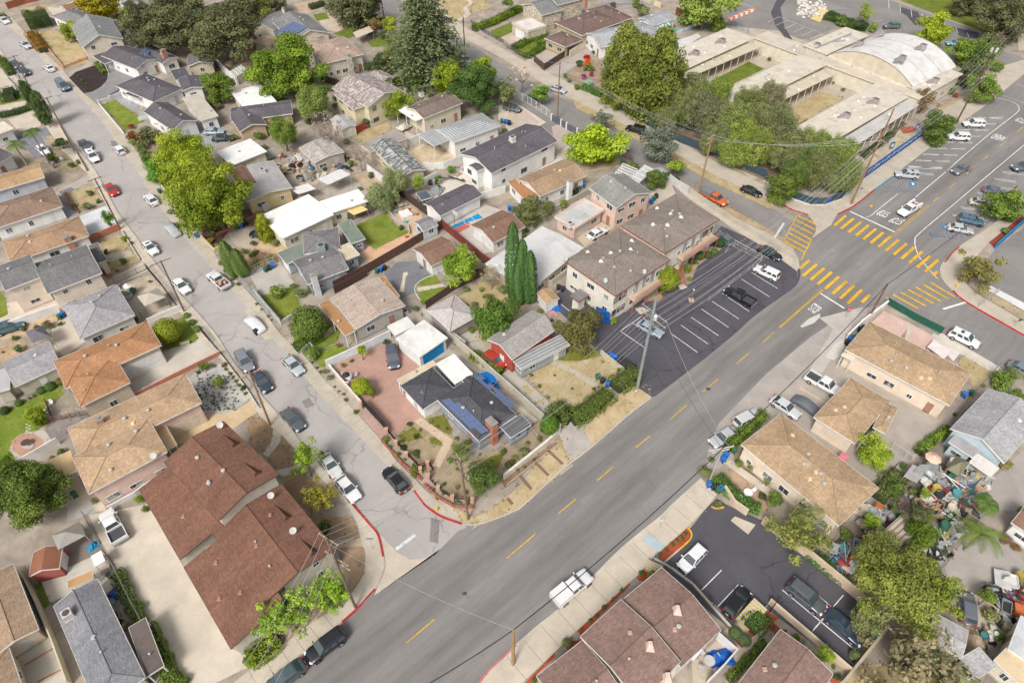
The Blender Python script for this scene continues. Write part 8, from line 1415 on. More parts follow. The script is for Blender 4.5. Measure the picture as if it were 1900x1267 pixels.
for t_,L_ in(((470,620),((1300,640,22),(1350,680,16),(1420,690,18),(1480,840,24),(1560,850,20),(1620,960,26),(1440,930,30),(1400,1100,22),(1500,1120,26),(1560,1160,24),(1750,930,20),(1900,900,22),(1100,780,18),(1230,700,20),(1660,880,18),(1210,900,16),(1320,1130,18),(1180,960,20))),((940,620),((180,300,18),(240,380,20),(300,460,22),(420,520,26),(560,150,22),(700,200,22),(820,260,20),(640,400,18),(60,910,26),(150,800,24),(260,700,22),(350,300,14),(480,400,14))),((470,310),((1560,1020,26),(1680,900,30),(1880,980,34),(1640,1150,30),(1700,1240,34),(1860,1230,30)))):
 tile(*t_)
 for x,y,r in L_:bush(x,y,r,R.choice((GRN,OLIVE,(.22,.24,.07),(.28,.27,.12))),'low weedy shrub')
# ================================================================== APARTMENT FRONT
tile(940,310)
RED=(.42,.11,.08)
def quadbox(k,pts,z0,z1,base):
 q=[p-base for p in pts]
 if(q[1]-q[0]).cross(q[2]-q[1]).z<0:q=q[::-1]
 k.hexa([(p.x,p.y,z0)for p in q],[(p.x,p.y,z1)for p in q])
def rail(par,base,pts,col=RED):
 k=MB();pk=MB()
 for a,b in zip(pts,pts[1:]):
  a=a-base;b=b-base;L=(b-a).length
  for z in(.15,1.0):k.tube(a+Vector((0,0,z)),b+Vector((0,0,z)),.035,.035,4)
  for i in range(int(L/.3)+1):p=a.lerp(b,min(1,i*.3/L));pk.box((p.x,p.y,p.z),.035,.035,1.0)
 o=k.build('railing','plain',par,col);pk.build('baluster_row','plain',o,col)
def stairs(par,base,top,bot,wd,col,name='stairs',n=16):
 d=bot-top;h=Vector((d.x,d.y,0));s_=Vector((-h.y,h.x,0)).normalized()*wd/2;k=MB()
 for i in range(n):
  a=top+d*(i/n);e=h/n*.8;q=[a-s_-base,a+s_-base,a+s_+e-base,a-s_+e-base]
  if(q[1]-q[0]).cross(q[2]-q[1]).z<0:q=q[::-1]
  k.hexa([(p.x,p.y,a.z-.12)for p in q],[(p.x,p.y,a.z)for p in q])
 o=k.build(name,'concrete',par,col);rail(par,base,[top+s_,bot+s_]);rail(par,base,[top-s_,bot-s_]);return o
bs=APT.base;b0,b1=APT.bl[0],APT.bl[1]
def lotwall(b):return max(APT.walls4(b),key=lambda w:w[2].dot(Vector((.75,-.66,0))))
for b,zs,fr in((b0,(.9,3.75),(.9,.74)),(b1,(1.2,4.2),(.93,.78))):
 A_,d,n,L=lotwall(b)
 f0=0 if(S(A_)[0]<S(A_+d*L)[0])==(b is b0)else 1
 for z in zs:
  for f in((.07,2.2),(.2,.9))if b is b0 else((.06,1.1),(.19,2.2)):
   APT.opening(A_,d,n,L*(f[0]if f0==0 else 1-f[0]),z,f[1],1.5,'window',(.55,.4,.35))
 for k_ in range(3):APT.opening(A_,d,n,L*(.42+.16*k_),zs[1]-.55,.95,2.1,'door',(.3,.32,.36))
 o1=A_+d*L*(.28 if b is b0 else 0);o2=A_+d*L*(1 if b is b0 else.72)
 if f0:o1,o2=(A_,A_+d*L*.72)if b is b0 else(A_+d*L*.28,A_+d*L)
 z=3.15 if b is b0 else 3.6;k=MB();quadbox(k,[o1+n*.01,o2+n*.01,o2+n*1.5,o1+n*1.5],z-.18,z,bs);k.build('walkway','concrete',APT.o,(.52,.40,.30));rail(APT.o,bs,[o1+n*1.45+Vector((0,0,z)),o2+n*1.45+Vector((0,0,z))])
 for k_ in range(4):p=o1.lerp(o2,k_/3)+n*1.3-bs;k=MB();k.box((p.x,p.y,0),.12,.12,z-.18);k.build('post','plain',APT.o,RED)
stairs(APT.o,bs,W(1375,560,3.55),W(1235,745,1.0),1.5,(.62,.56,.42));stairs(APT.o,bs,W(1235,745,1.0),W(1285,870,.05),1.4,(.45,.2,.15),n=7);stairs(APT.o,bs,W(995,850,2.2),W(1100,855,1.0),1.2,(.4,.2,.15),n=8)
p,q=W(668,1010,2.7),W(770,1060,2.9);k=MB();n_=Vector((-.6,-.8,0))*.35;m_=8
P_=[p.lerp(q,i/m_)+n_*(1.1+.2*math.sin(j*1.9+i))-Vector((0,0,2.7*j/m_))-bs for j in range(m_+1)for i in range(m_+1)]
k.idx(P_,[(j*9+i,j*9+i+1,(j+1)*9+i+1,(j+1)*9+i)for j in range(m_)for i in range(m_)]);o=k.build('tarpaulin','plain',None,(.01,.13,.5));o.location=bs;tag(o,'bright blue tarp hung against the apartment end wall','tarp',None,p)
APT.dish(430,700);APT.dish(1005,795);APT.dish(720,860)
for x,y in((595,625),(765,632),(693,692),(910,606),(918,543),(1105,305),(1205,345),(1280,368),(1180,427),(1075,423)):
 b,q=APT.onroof(x,y);p=q-bs;k=MB();k.hexa([(p.x-.4,p.y-.3,p.z-.05),(p.x+.4,p.y-.3,p.z-.05),(p.x+.3,p.y+.3,p.z-.05),(p.x-.3,p.y+.3,p.z-.05)],[(p.x-.15,p.y,p.z+.3),(p.x+.15,p.y,p.z+.3),(p.x+.1,p.y+.2,p.z+.3),(p.x-.1,p.y+.2,p.z+.3)]);k.build('roof_cowl','plain',b.ro,(.66,.64,.62))
APT.finish(vents=5,doors=False)
# ================================================================== POLES AND LINES
tile(0,0,1);MR=((600,1150),(1210,733));XR=((502,789),(869,963))
pA=pole((660,1127),(605,999),'utility pole at the corner of the red brown complex',arms=((.97,2.6),(.72,3.2),(.66,3.2)),adir=((640,1120),(700,1160)))
pB=pole((869,963),(850,856),'utility pole with three crossarms at the corner garden',arms=((.97,2.6),(.86,2.6),(.8,2.2)),adir=((850,850),(885,895)))
pC=pole((1182,721),(1218,552),'tall grey steel utility pole beside the thick hedge',.26,((.84,4.6),(.78,4.6),(.72,3.4)),((1180,620),(1230,660)),(.47,.52,.52),1,'metal')
pD=pole((1579,379),(1661,202),'light brown utility pole on the school corner',.2,((.7,3.0),(.55,2.8)),((1620,230),(1660,260)),(.30,.17,.09))
pE=pole((1773,231),(1864,58),'dark utility pole with transformers beside the angled bays',.2,((.94,2.6),(.62,4),(.5,3)),((1800,140),(1850,170)),(.14,.09,.06),2)
pF=pole((1295,364),(1321,254),'brown utility pole with braced top on the north street',.2,((.98,2.6),(.9,2.2)),((1300,270),(1330,250)),(.36,.22,.13))
pG=pole((1034,222),(1039,116),'wooden utility pole beside the silver lilac sedan',.16,((.97,1.2),),((1030,120),(1050,110)),(.25,.14,.09));pH=pole((864,126),(859,31),'dark street pole beside the tall cedar',.16,((.9,.6),),((1,0),(9,0)),(.07,.05,.05));pI=pole((714,44),(705,-12),'dark brown street pole at the top edge',.16,((.95,1.6),),((1,0),(9,0)),(.16,.08,.06))
p1=pole((54,160),(25,103),'uppermost utility pole on the left street',.17,((.95,2.4),),((10,110),(40,100)));p2=pole((141,287),(87,181),'second utility pole from the top on the left street',.17,((.98,2.4),),((80,185),(100,178)));p3=pole((223,425),(177,331),'left street utility pole with a transformer opposite the red sedan',.17,((.98,2.6),(.82,1.4)),((163,337),(190,327)),(.18,.13,.1),1)
p4=pole((342,578),(300,484),'leaning looking pole at the white sedan with sunroof',.17,((.97,3.2),),((284,491),(315,479)));p5=pole((502,789),(466,690),'light brown utility pole beside the curved path',.17,((.95,3.2),),((445,692),(482,676)),(.33,.2,.12))
pJ=pole((1611,591),(1648,527),'short bare brown pole beside the brick patio',.2,(),None,(.2,.12,.08));pK=pole((952,1232),(953,1168),'short bare wooden pole on the bottom pavement',.22,(),None,(.36,.24,.13));pL=pole((1316,893),(1341,832),'thin grey pole with crossarm beside the yard bins',.12,((.97,3.4),(.9,2.4)),((1310,825),(1360,815)),(.45,.42,.38));pM=pole((1864,378),(1890,345),'short brown pole among the angled bays',.14,((.9,1.2),),None,(.22,.14,.1))
def span(a,b,n,nm,sag=1.6,r=.024,col=(.45,.45,.44)):
 A_=a[2]or[a[0]+a[1]]*4;B_=b[2]or[b[0]+b[1]]*4
 for i in range(n):
  p=A_[i%len(A_)]+Vector((0,0,.5*(i//len(A_))));q=B_[i%len(B_)]+Vector((0,0,.5*(i//len(B_))));wire(p,q,sag*(1+.04*i),'thin overhead line running '+nm,r*.8,shade(col,1.2))
far=([0],[0],[Vector((-62,-8,9.5+.4*i))+Vector((0,1.1*i,0))for i in range(4)]);ex=(G(430,1360,9),Vector((0,0,0)),[G(380+22*i,1330+14*i,9.5)for i in range(4)])
span(pA,ex,4,'leftward from the complex corner pole');span(pA,pB,5,'across the side street mouth',1.2);span(pB,pC,7,'from corner garden to the steel pole',1.6);span(pC,pD,12,'over the apartment parking lot',2.4,.026,(.55,.55,.54));span(pD,pE,12,'from school corner up the main road',1.8,.024,(.5,.5,.48));ey=(0,0,[G(1960+12*i,-30+12*i,12)for i in range(4)]);span(pE,ey,6,'from the transformer pole out of the picture');span(pF,pD,3,'between the north street pole and the school corner');span(pG,pF,4,'along the north street beside the pines',1.5);span(pH,pG,1,'along the upper north street')
for a,b,nm in((p1,p2,'uppermost left street poles'),(p2,p3,'second and third left street poles'),(p3,p4,'red sedan and white sunroof sedan poles'),(p4,p5,'lower left street poles')):span(a,b,2,'by the '+nm,1.2,.016,(.3,.3,.3))
K_=(.03,.03,.03);T=lambda p:p[0]+p[1]
wire(T(pJ),T(pL),1.5,'thick black cable from the bare brown pole to the thin grey pole',.05,K_);wire(T(pL),T(pK),1.5,'thick black cable from the thin grey pole to the bottom bare pole',.05,K_);wire(T(pK),G(700,1320,8),.8,'thick black cable leaving at the bottom edge',.05,K_);wire(T(pJ),T(pM),1,'thick black cable crossing the intersection',.045,K_);wire(pC[2][0],T(pL),1.5,'black cable crossing the main road from the steel pole',.035,(.1,.1,.1));wire(pC[2][3],T(pL)+Vector((1,0,0)),1.2,'pale cable crossing the main road from the steel pole',.02);wire(T(pA)*1-Vector((0,0,1)),T(pK),1.2,'pale cable crossing the main road at the bottom',.02)
# ================================================================== SIGNS AND STREET FURNITURE
def sign(x,y,h,shape,col,desc,text=None,w_=.6,hh=.6,ang=0):
 p=W(x,y);o=empty('street_sign',p,ang);k=MB();k.tube((0,0,0),(0,0,h),.03,.03,6);k.build('post','metal',o,(.5,.5,.5));k=MB()
 if shape=='oct':k.poly([(w_/2*math.cos(a),-.045,h-hh/2+hh/2*math.sin(a))for a in[math.pi/8+i*math.pi/4 for i in range(8)]]);k.poly([(w_/2*math.cos(-a),-.035,h-hh/2+hh/2*math.sin(-a))for a in[math.pi/8+i*math.pi/4 for i in range(8)]])
 else:k.box((0,-.05,h-hh),w_,.02,hh)
 f=k.build('sign_face','plain',o,col)
 if text:word(text,'lettering',(-w_*.36,-.065,h-hh*.66),(1,0,0),hh*.32,w_*.72,'plain',(.8,.8,.8),up=(0,0,1),parent=f)
 tag(o,desc,'sign',None,p)
tile(1420,310);sign(590,1105,2.3,'oct',(.6,.02,.02),'red octagonal stop sign before the crosswalk','STOP',.8,.8,-.2);sign(1830,1175,2,'box',(.1,.1,.1),'thin sign post beside the red kerb')
tile(470,940,3.875);sign(862,300,2.8,'box',(.02,.08,.4),'blue street name sign at the side street corner',None,.9,.2)
tile(940,940,3.875);sign(1100,155,2.3,'box',(.6,.65,.65),'small white parking sign by the blue pavement panel',None,.35,.5)
tile(940,620);sign(75,1180,2.5,'box',(.03,.1,.4),'small blue sign on the dry timbered verge',None,.7,.2,.6);sign(940,470,2,'box',(.6,.6,.6),'small white sign beside the steel pole',None,.35,.45)
tile(1560,320,18.1);sign(550,885,2.6,'box',(.02,.06,.25),'small dark blue sign on the school pavement',None,.5,.25)
tile(1420,310);sheet('painted_diamond',[(762,290),(778,278),(790,290),(774,300)],'paint_line',8,(.8,.5,.01))
for k_,(ox,oy,s_,x,y)in enumerate(((470,940,3.875,1322,30),(1420,310,3.958,1400,888))):
 tile(ox,oy,s_);p=W(x,y);o=empty('fire_hydrant',p);k=MB();k.lathe((0,0,0),[(.17,0),(.17,.06),(.11,.08),(.11,.6),(.15,.62),(.13,.74),(.04,.82)],12);k.build('barrel','plain',o,(.75,.5,.02));k=MB();k.tube((-.2,0,.45),(.2,0,.45),.06,.06,8);k.build('outlet','plain',o,(.7,.45,.02));tag(o,('yellow fire hydrant beside the side street red kerb','yellow fire hydrant on the rounded right hand pavement')[k_],'fire hydrant',None,p)
tile(940,0)
for i in range(14):
 p=W(1562+19*i,182-7.5*i);c=((.75,.74,.72),(.7,.22,.1))[i%2];o=empty('traffic_barrier',p,.4);k=MB();k.hexa([(-.8,-.25,0),(.8,-.25,0),(.8,.25,0),(-.8,.25,0)],[(-.8,-.08,.85),(.8,-.08,.85),(.8,.08,.85),(-.8,.08,.85)]);k.build('barrier_body','plain',o,c);tag(o,('white','orange')[i%2]+' plastic traffic barrier in the row across the school car park','barrier','plastic traffic barriers',p,False)
tile(1420,0);p=W(330,70);g=MB();o=empty('rock_mound',p);rnd=random.Random(3)
for _ in range(120):q=W(rnd.uniform(235,440),rnd.uniform(10,135))-p;g.blob((q.x,q.y,.15),rnd.uniform(.3,.7),1,.8,.7,.2,6,4)
g.build('rock_heap','stone',o,(.6,.55,.5));tag(o,'oval mound of pale rocks in the school car park','rock mound',None,p);o.children[0]['kind']='stuff'
for i,(x,y)in enumerate(((1105,960),(920,1095))):
 p=W(x,y);o=empty('portrait_sign',p,.2);k=MB();k.box((0,0,0),.9,.08,1.7);f=k.build('board','plain',o,(.04,.12,.35));k=MB();k.box((0,-.06,.5),.5,.03,.8);k.build('panel','plain',f,(.65,.7,.75));tag(o,('blue board sign beside the red mulch at the school','blue board sign standing in the dry school planter')[i],'sign',None,p)
# ================================================================== YARD THINGS
def tl(i):tile(*((0,0),(470,0),(940,0),(1420,0),(0,310),(470,310),(940,310),(1420,310),(0,620),(470,620),(940,620),(1420,620))[i])if i<12 else tile((0,470,940,1420)[i-12],940,3.875)
for t,x,y,c,dx,dy in((0,1250,520,'kgb',24,-8),(1,1825,905,'gbk',26,6),(4,262,180,'gbk',28,-12),(4,1180,195,'g',0,0),(4,1745,455,'gbk',32,-14),(4,1452,520,'b',0,0),(4,450,1115,'gb',24,-14),(5,95,770,'gkb',26,-14),(5,912,780,'gbk',28,-12),(6,520,180,'kgb',20,-14),(6,1060,270,'bgk',18,-20),(6,380,900,'kk',28,12),(6,20,320,'bb',24,4),(7,690,1210,'kk',20,-10),(9,25,0,'k',0,0),(10,665,330,'gkb',37,28),(10,1585,935,'bb',20,-30),(10,1665,865,'g',0,0),(10,1480,1120,'bkg',34,18),(10,1570,1150,'b',0,0),(10,765,175,'bb',28,14),(11,590,75,'kbg',24,-16),(11,1450,460,'bg',55,-12),(8,560,1190,'g',0,0),(15,750,965,'g',0,0),(12,810,510,'k',0,0),(12,1370,370,'g',0,0),(2,5,915,'bk',18,6),(2,1838,330,'b',0,0)):tl(t);bins(x,y,c,dx,dy)
tl(10);box_thing('dumpster',875,248,2.6,1.5,1.2,(.02,.02,.02),'black dumpster on the apartment parking lot','dumpster',-.75,auto=False,lid=(.04,.04,.04))
for t,x,y in((5,325,555),(5,1120,1080),(6,740,1035),(12,1762,1005),(12,1815,965),(7,560,400)if 0 else(9,1580,620)):tl(t);ac_unit(x,y)
for t,x,y,c,d,n in((9,705,330,(.8,.8,.8),'round white garden table',3),(8,205,815,(.10,.06,.06),'dark round fire table',0),(5,1085,300,(.4,.35,.3),'round terrace table',4),(14,1450,1120,(.5,.5,.5),'grey patio table',4),(10,1765,1180,(.75,.75,.75),'round white yard table',2),(4,935,940,(.7,.7,.68),'white yard table',2),(5,630,120,(.5,.45,.4),'beige pavilion table',3)):tl(t);table(x,y,c,d,chairs=n)
tl(8);chair(W(385,515),2,(.8,.8,.8),'white deck chair');tl(9);parasol(680,295,30,(.03,.03,.03),'closed looking black parasol');tl(0);parasol(1150,885,36,(.8,.8,.78),'white parasol');tl(4);parasol(930,870,34,(.75,.72,.65),'cream parasol');tl(11);parasol(1237,905,58,(.75,.5,.36),'large peach parasol');tl(2);parasol(1145,192,32,(.45,.7,.75),'pale turquoise parasol, left one');parasol(1185,178,30,(.45,.7,.75),'pale turquoise parasol, right one')
tl(1);canopy((760,280),(882,230),(852,192),2.5,(.60,.50,.42),'beige carport canopy','flat','carport','carport');tl(4);canopy((1062,1022),(1218,955),(1160,885),2.4,(.45,.41,.34),'tan tent gazebo');canopy((240,1290),(372,1245),(315,1165),2.5,(.14,.13,.15),'dark grey tent gazebo');tl(5);canopy((548,130),(716,55),(640,15),3,(.66,.64,.62),'white flat roofed pavilion','flat','pavilion','pavilion');canopy((738,352),(842,312),(790,280),2.3,(.75,.58,.25),'yellow shade sail','flat','shade_sail','shade sail');canopy((330,200),(460,160),(400,120),2.4,(.7,.68,.64),'cream awning','flat','awning','awning')
tl(12);canopy((418,310),(618,205),(572,105),2.4,(.30,.28,.25),'grey brown tent gazebo on the timber deck');tl(8);canopy((535,548),(582,530),(498,385),2.7,(.70,.60,.46),'cream slatted deck cover','flat','pergola','pergola','corrugated');tl(11);canopy((1015,1042),(1112,1090),(1180,1000),2.3,(.38,.35,.34),'grey plank canopy','flat','shelter','shelter');canopy((1090,1010),(1180,1010),(1225,955),2.45,(.30,.32,.30),'grey green felt canopy','flat','shelter','shelter');canopy((1330,990),(1420,1040),(1500,940),2.2,(.20,.19,.12),'olive green tarp tent');canopy((525,915),(580,950),(620,895),2.1,(.70,.20,.25),'pink canopy','flat','awning','awning');canopy((1190,92),(1310,180),(1358,125),.8,(.75,.66,.64),'large pale pink table sheet','flat','table','table')
tl(14);canopy((1290,1010),(1340,1110),(1410,1030),2.9,(.72,.71,.7),'white patio cover beside the red door','flat','patio_cover','patio cover')
def pergola(A,B,C_,h,desc):
 a,b,c=W(*A,h),W(*B,h),W(*C_,h);o=empty('pergola',(a.x,a.y,0));u,v=b-a,c-b;o0=Vector((a.x,a.y,0));k=MB()
 for i in range(13):k.tube(a+u*i/12-o0,a+u*i/12+v-o0,.06,.06,4)
 for i in range(5):k.tube(a+v*i/4-o0+Vector((0,0,.1)),a+v*i/4+u-o0+Vector((0,0,.1)),.06,.06,4)
 k.build('lattice','plain',o,(.8,.8,.78))
 for q in(a,b,c,a+v):l=MB();l.box((q.x-o0.x,q.y-o0.y,0),.12,.12,h);l.build('post','plain',o,(.78,.78,.76))
 tag(o,desc,'pergola',None,o0)
tl(6);pergola((895,95),(960,128),(1075,20),2.6,'white lattice pergola beside the pink two storey house');pergola((800,40),(910,85),(960,20),2.5,'low white lattice pergola left of the larger one');tl(0);pergola((1690,525),(1735,565),(1815,520),2.2,'white lattice pergola right of the long wall')
tl(5);box_thing('hot_tub',1122,360,2.1,2.1,.9,(.72,.69,.65),'white hot tub on the terrace','hot tub',.6,lid=(.75,.72,.68));box_thing('grill_cover',1015,280,1.8,1.1,1.2,(.03,.035,.04),'black covered grill on the terrace','grill',.6)
for x,y,c,d in((1070,255,(.65,.30,.05),'tall orange plant pot'),(1142,318,(.5,.16,.05),'terracotta pot'),(1200,355,(.5,.16,.05),'terracotta pot'),(1122,410,(.1,.45,.5),'turquoise pot'),(1045,340,(.1,.35,.5),'blue pot'),(1125,520,(.5,.2,.06),'terracotta pot')):p=W(x,y);o=empty('plant_pot',p);k=MB();k.lathe((0,0,0),[(.2,0),(.33,.45),(.36,.5),(.28,.48),(.2,.4)],12);k.build('pot_body','plain',o,c);tag(o,d,'plant pot',None,p,True)
tl(14);stp=[(W(1690,850,.1),W(1825,700,1.1),8),(W(1040,480,.1),W(1065,415,.8),4)]
for i,(a,b,n_)in enumerate(stp):
 o=empty('steps',a);d=(b-a);h=Vector((d.x,d.y,0));s_=Vector((-h.y,h.x,0)).normalized()*.9;k=MB();y_=MB()
 for j in range(n_):
  e=h/n_;q0=e*j;q=[q0-s_,q0-s_+e,q0+s_+e,q0+s_];z=.1+1.1*(j+1)/n_
  if(q[1]-q[0]).cross(q[2]-q[1]).z<0:q=q[::-1]
  k.hexa([(p.x,p.y,0)for p in q],[(p.x,p.y,z)for p in q]);q=[q0-s_,q0-s_+e*.35,q0+s_+e*.35,q0+s_];y_.poly([(p.x,p.y,z+.006)for p in q])
 k.build('tread_block','concrete',o,(.5,.45,.38));y_.build('edge_marking','paint_line',o,(.6,.42,.05));tag(o,('long yellow edged steps beside the lower parking lot','short yellow edged steps at the townhouse planter')[i],'steps',None,a)
tl(4);tile(0,620);box_thing('bench',1362,75,1.5,.5,.5,(.35,.36,.25),'grey green garden bench on the lawn edge','bench',.4)
def tarp(x,y,s_,col,desc):
 p=W(x,y);o=empty('tarpaulin',p,R.uniform(0,3));rnd=random.Random(int(x));m_=9;k=MB();P_=[((i/m_-.5)*s_*1.5+rnd.uniform(-.1,.1),(j/m_-.5)*s_+rnd.uniform(-.1,.1),max(.04,.75*math.sin(math.pi*i/m_)*math.sin(math.pi*j/m_)+rnd.uniform(-.12,.14)))for i in range(m_+1)for j in range(m_+1)]
 k.idx(P_,[(i*10+j,(i+1)*10+j,(i+1)*10+j+1,i*10+j+1)for i in range(m_)for j in range(m_)]);k.build('sheet','plain',o,col);tag(o,desc,'tarp',None,p)
tl(12);tarp(820,640,1.8,(.01,.12,.5),'crumpled blue tarp beside the grey bungalow');tarp(675,285,1.0,(.02,.25,.45),'turquoise blue tarp on the timber deck');tarp(200,945,1.3,(.7,.45,.01),'yellow cover under the left edge roof');tl(14);tarp(1540,1085,1.8,(.01,.12,.5),'blue tarp on the townhouse patio');tl(9);tarp(1730,345,2.6,(.01,.2,.6),'large blue tarp behind the corner solar house');tl(6);tarp(360,1045,1.4,(.02,.15,.5),'blue tarp heap beside the tan roofed shed');tarp(340,1080,1.0,(.6,.3,.3),'pinkish rag heap below the blue tarp heap');tl(5);tarp(900,900,1.0,(.03,.2,.5),'blue cover in the grey house yard')
tl(6);h=House('small white shed with tan roof behind the apartment building','',WWH,TANR,cat='shed',name='shed');h.block((290,1005),(388,965),(310,890),2.3,'gable',.3,'BC',over=.15);h.finish(vents=0,win=False)
tl(11);tl(1);o=box_thing('covered_truck',938,850,3.6,1.9,1.1,(.65,.42,.03),'yellow truck bed under a dark cover beside the red fence','truck',.5,auto=False);k=MB();k.blob((0,0,1.1),1.6,1,.6,.45,.08,10,6);k.build('cover','plain',o,(.12,.11,.11))
tl(12);p=W(755,425);o=empty('golf_cart',p,-.9);k=MB();k.box((0,0,.25),2.3,1.15,.3);k.box((-.5,0,.55),.6,1.1,.3);k.box((-.75,0,.85),.12,1.1,.45);k.box((.9,0,.55),.3,1.1,.25);k.build('body','plain',o,(.55,.48,.4));k=MB();k.box((-.1,0,1.8),1.7,1.2,.07);k.build('roof','plain',o,(.8,.8,.8))
for x in(-.8,.7):
 for y in(-.5,.5):k=MB();k.tube((x,y,.5),(x*.9,y,1.8),.025,.025,5);k.build('post','metal',o,(.3,.3,.3));k=MB();k.lathe((x,y,.24),[(.1,-.09),(.24,-.07),(.24,.07),(.1,.09)],12,axis='y');k.build('wheel','tyre',o)
tag(o,'cream golf cart with white roof beside the chain link fence','golf cart',None,p)
tile(1150,370,5.4286);p=W(718,1020);o=empty('lamp_post',p);k=MB();k.box((0,0,0),.9,.9,.25);k.build('base','concrete',o,(.5,.42,.3));k=MB();k.tube((0,0,.2),(0,0,2.4),.07,.06,8);k.build('post','plain',o,RED);k=MB();k.blob((0,0,2.5),.18,1,1,.8,0);k.build('lamp_head','plain',o,(.8,.8,.78));tag(o,'short red lamp post with white head in the apartment parking lot','lamp post',None,p)
tl(15);p=W(30,755);o=empty('lamp_post',p);k=MB();k.tube((0,0,0),(0,0,4),.07,.05,8);k.build('post','plain',o,(.03,.03,.03));k=MB();k.box((0,0,4),.5,.3,.12);k.build('lamp_head','plain',o,(.04,.04,.04));tag(o,'black lamp post at the lower parking lot wall','lamp post',None,p)
tl(5);p=W(1480,440);o=empty('basketball_hoop',p,.8);k=MB();k.tube((0,0,0),(0,0,3),.06,.06,6);k.build('post','metal',o,(.3,.3,.3));k=MB();k.box((.3,0,2.6),.05,1.3,.9);k.build('backboard','plain',o,(.6,.6,.6));tag(o,'basketball hoop at the small blue and red court','basketball hoop',None,p)
tl(2);p=W(600,1110)
tile(1680,820,9.05);junk([(380,480),(700,400),(1000,380),(1330,560),(1350,780),(1200,1000),(900,1240),(500,1260),(420,900),(250,620)],290,4,'below the pale blue bungalow');junk([(-50,860),(120,880),(380,950),(600,1100),(500,1280),(-200,1280)],34,5,'left of the bungalow yard')
tl(15);junk([(1250,0),(1500,0),(1560,60),(1400,200),(1280,330),(1230,200)],60,20,'along the lower edge of the junk yard');junk([(660,30),(900,0),(960,50),(820,210),(700,250)],40,21,'left of the tin lean to');junk([(500,260),(680,240),(650,420),(540,520),(420,330)],45,6,'beside the ivy wall of the junk yard');junk([(930,330),(1300,260),(1340,380),(1150,480),(980,440)],60,7,'behind the spreading olive trees');junk([(1620,540),(1880,500),(1880,800),(1700,880),(1600,700)],70,8,'on the pale court at the right edge');junk([(1480,880),(1640,880),(1650,1040),(1540,1060)],16,9,'behind the pale grey roofed shed')
tl(1);junk([(90,1170),(330,1110),(420,1180),(700,1160),(720,1260),(120,1280)],60,10,'by the derelict shed');tl(5);junk([(170,0),(480,-30),(600,40),(500,100),(350,110),(240,50)],36,11,'behind the long white roofed house');tl(4);junk([(870,880),(1000,900),(960,980),(900,960)],7,12,'in the gravel yard with the gazebo');tl(12);junk([(760,590),(860,760),(910,880),(860,900),(790,720)],14,13,'along the grey bungalow wall');tl(5);junk([(1300,120),(1540,0),(1560,60),(1340,180)],12,14,'in the pale play yard');tl(0);junk([(350,1180),(480,1170),(500,1250),(380,1250)],4,15,'in the planted plot by the palms');tl(9);junk([(1760,350),(1800,370),(1790,420),(1750,400)],3,16,'behind the corner solar house');tl(1);junk([(1080,900),(1150,940),(1120,970),(1070,930)],5,17,'below the timber balcony')
# ---- the person on the pavement
tile(15,115,25.34);p=W(575,800,.13);o=empty('person',p,.8)
def skin(name,V,E_,rad,m_,col,root=0):
 me=bpy.data.meshes.new(name);me.from_pydata(V,E_,[]);q=bpy.data.objects.new(name,me);C.objects.link(q);q.modifiers.new('k','SKIN');sd=q.modifiers.new('s','SUBSURF');sd.levels=2;sd.render_levels=2
 if not me.skin_vertices:me.skin_vertices.new()
 for i,r in enumerate(rad):me.skin_vertices[0].data[i].radius=r if isinstance(r,tuple)else(r,r);me.skin_vertices[0].data[i].use_root=i==root
 bpy.context.view_layer.update();m2=bpy.data.meshes.new_from_object(q.evaluated_get(bpy.context.evaluated_depsgraph_get()));bpy.data.objects.remove(q);m2.materials.clear();m2.materials.append(M[m_]);m2.polygons.foreach_set('use_smooth',[True]*len(m2.polygons));m2.name=name;return link(name,m2,o,col)
SK=(.45,.27,.19);V=[(0,0,.95),(0,0,1.2),(0,0,1.42),(.01,0,1.52),(.03,0,1.62),(.03,0,1.7)];E_=[(0,1),(1,2),(2,3),(3,4),(4,5)];rr=[(.14,.1),(.14,.1),(.15,.1),.055,(.08,.095),(.07,.08)]
for s_ in(-1,1):
 i=len(V);V+=[(0,s_*.1,.88),(.05*s_+.03,s_*.11,.5),(.1*s_,s_*.11,.09),(.1*s_+.16,s_*.12,.04)];E_+=[(0,i),(i,i+1),(i+1,i+2),(i+2,i+3)];rr+=[.085,.06,.042,.035]
 i=len(V);V+=[(0,s_*.19,1.4),(-.02-.05*s_,s_*.26,1.13),(.1,s_*.25,.9),(.13,s_*.25,.82)];E_+=[(2,i),(i,i+1),(i+1,i+2),(i+2,i+3)];rr+=[.055,.042,.03,(.04,.02)]
 for f in range(5):j=len(V);V+=[(.11+.018*f,s_*(.25 if f else.22),.76-.012*(2-abs(f-2))+(.03 if f==0 else 0)),(.125+.018*f,s_*.245,.72-.012*(2-abs(f-2))+(.05 if f==0 else 0))];E_+=[(i+3,j),(j,j+1)];rr+=[.009,.008]
skin('body',V,E_,rr,'plain',SK);skin('shirt',[(0,0,.93),(0,0,1.2),(0,0,1.42),(0,-.2,1.41),(-.01,-.25,1.2),(0,.2,1.41),(-.05,.25,1.2)],[(0,1),(1,2),(2,3),(3,4),(2,5),(5,6)],[(.17,.13),(.165,.125),(.17,.12),.075,.065,.075,.065],'plain',(.02,.40,.58))
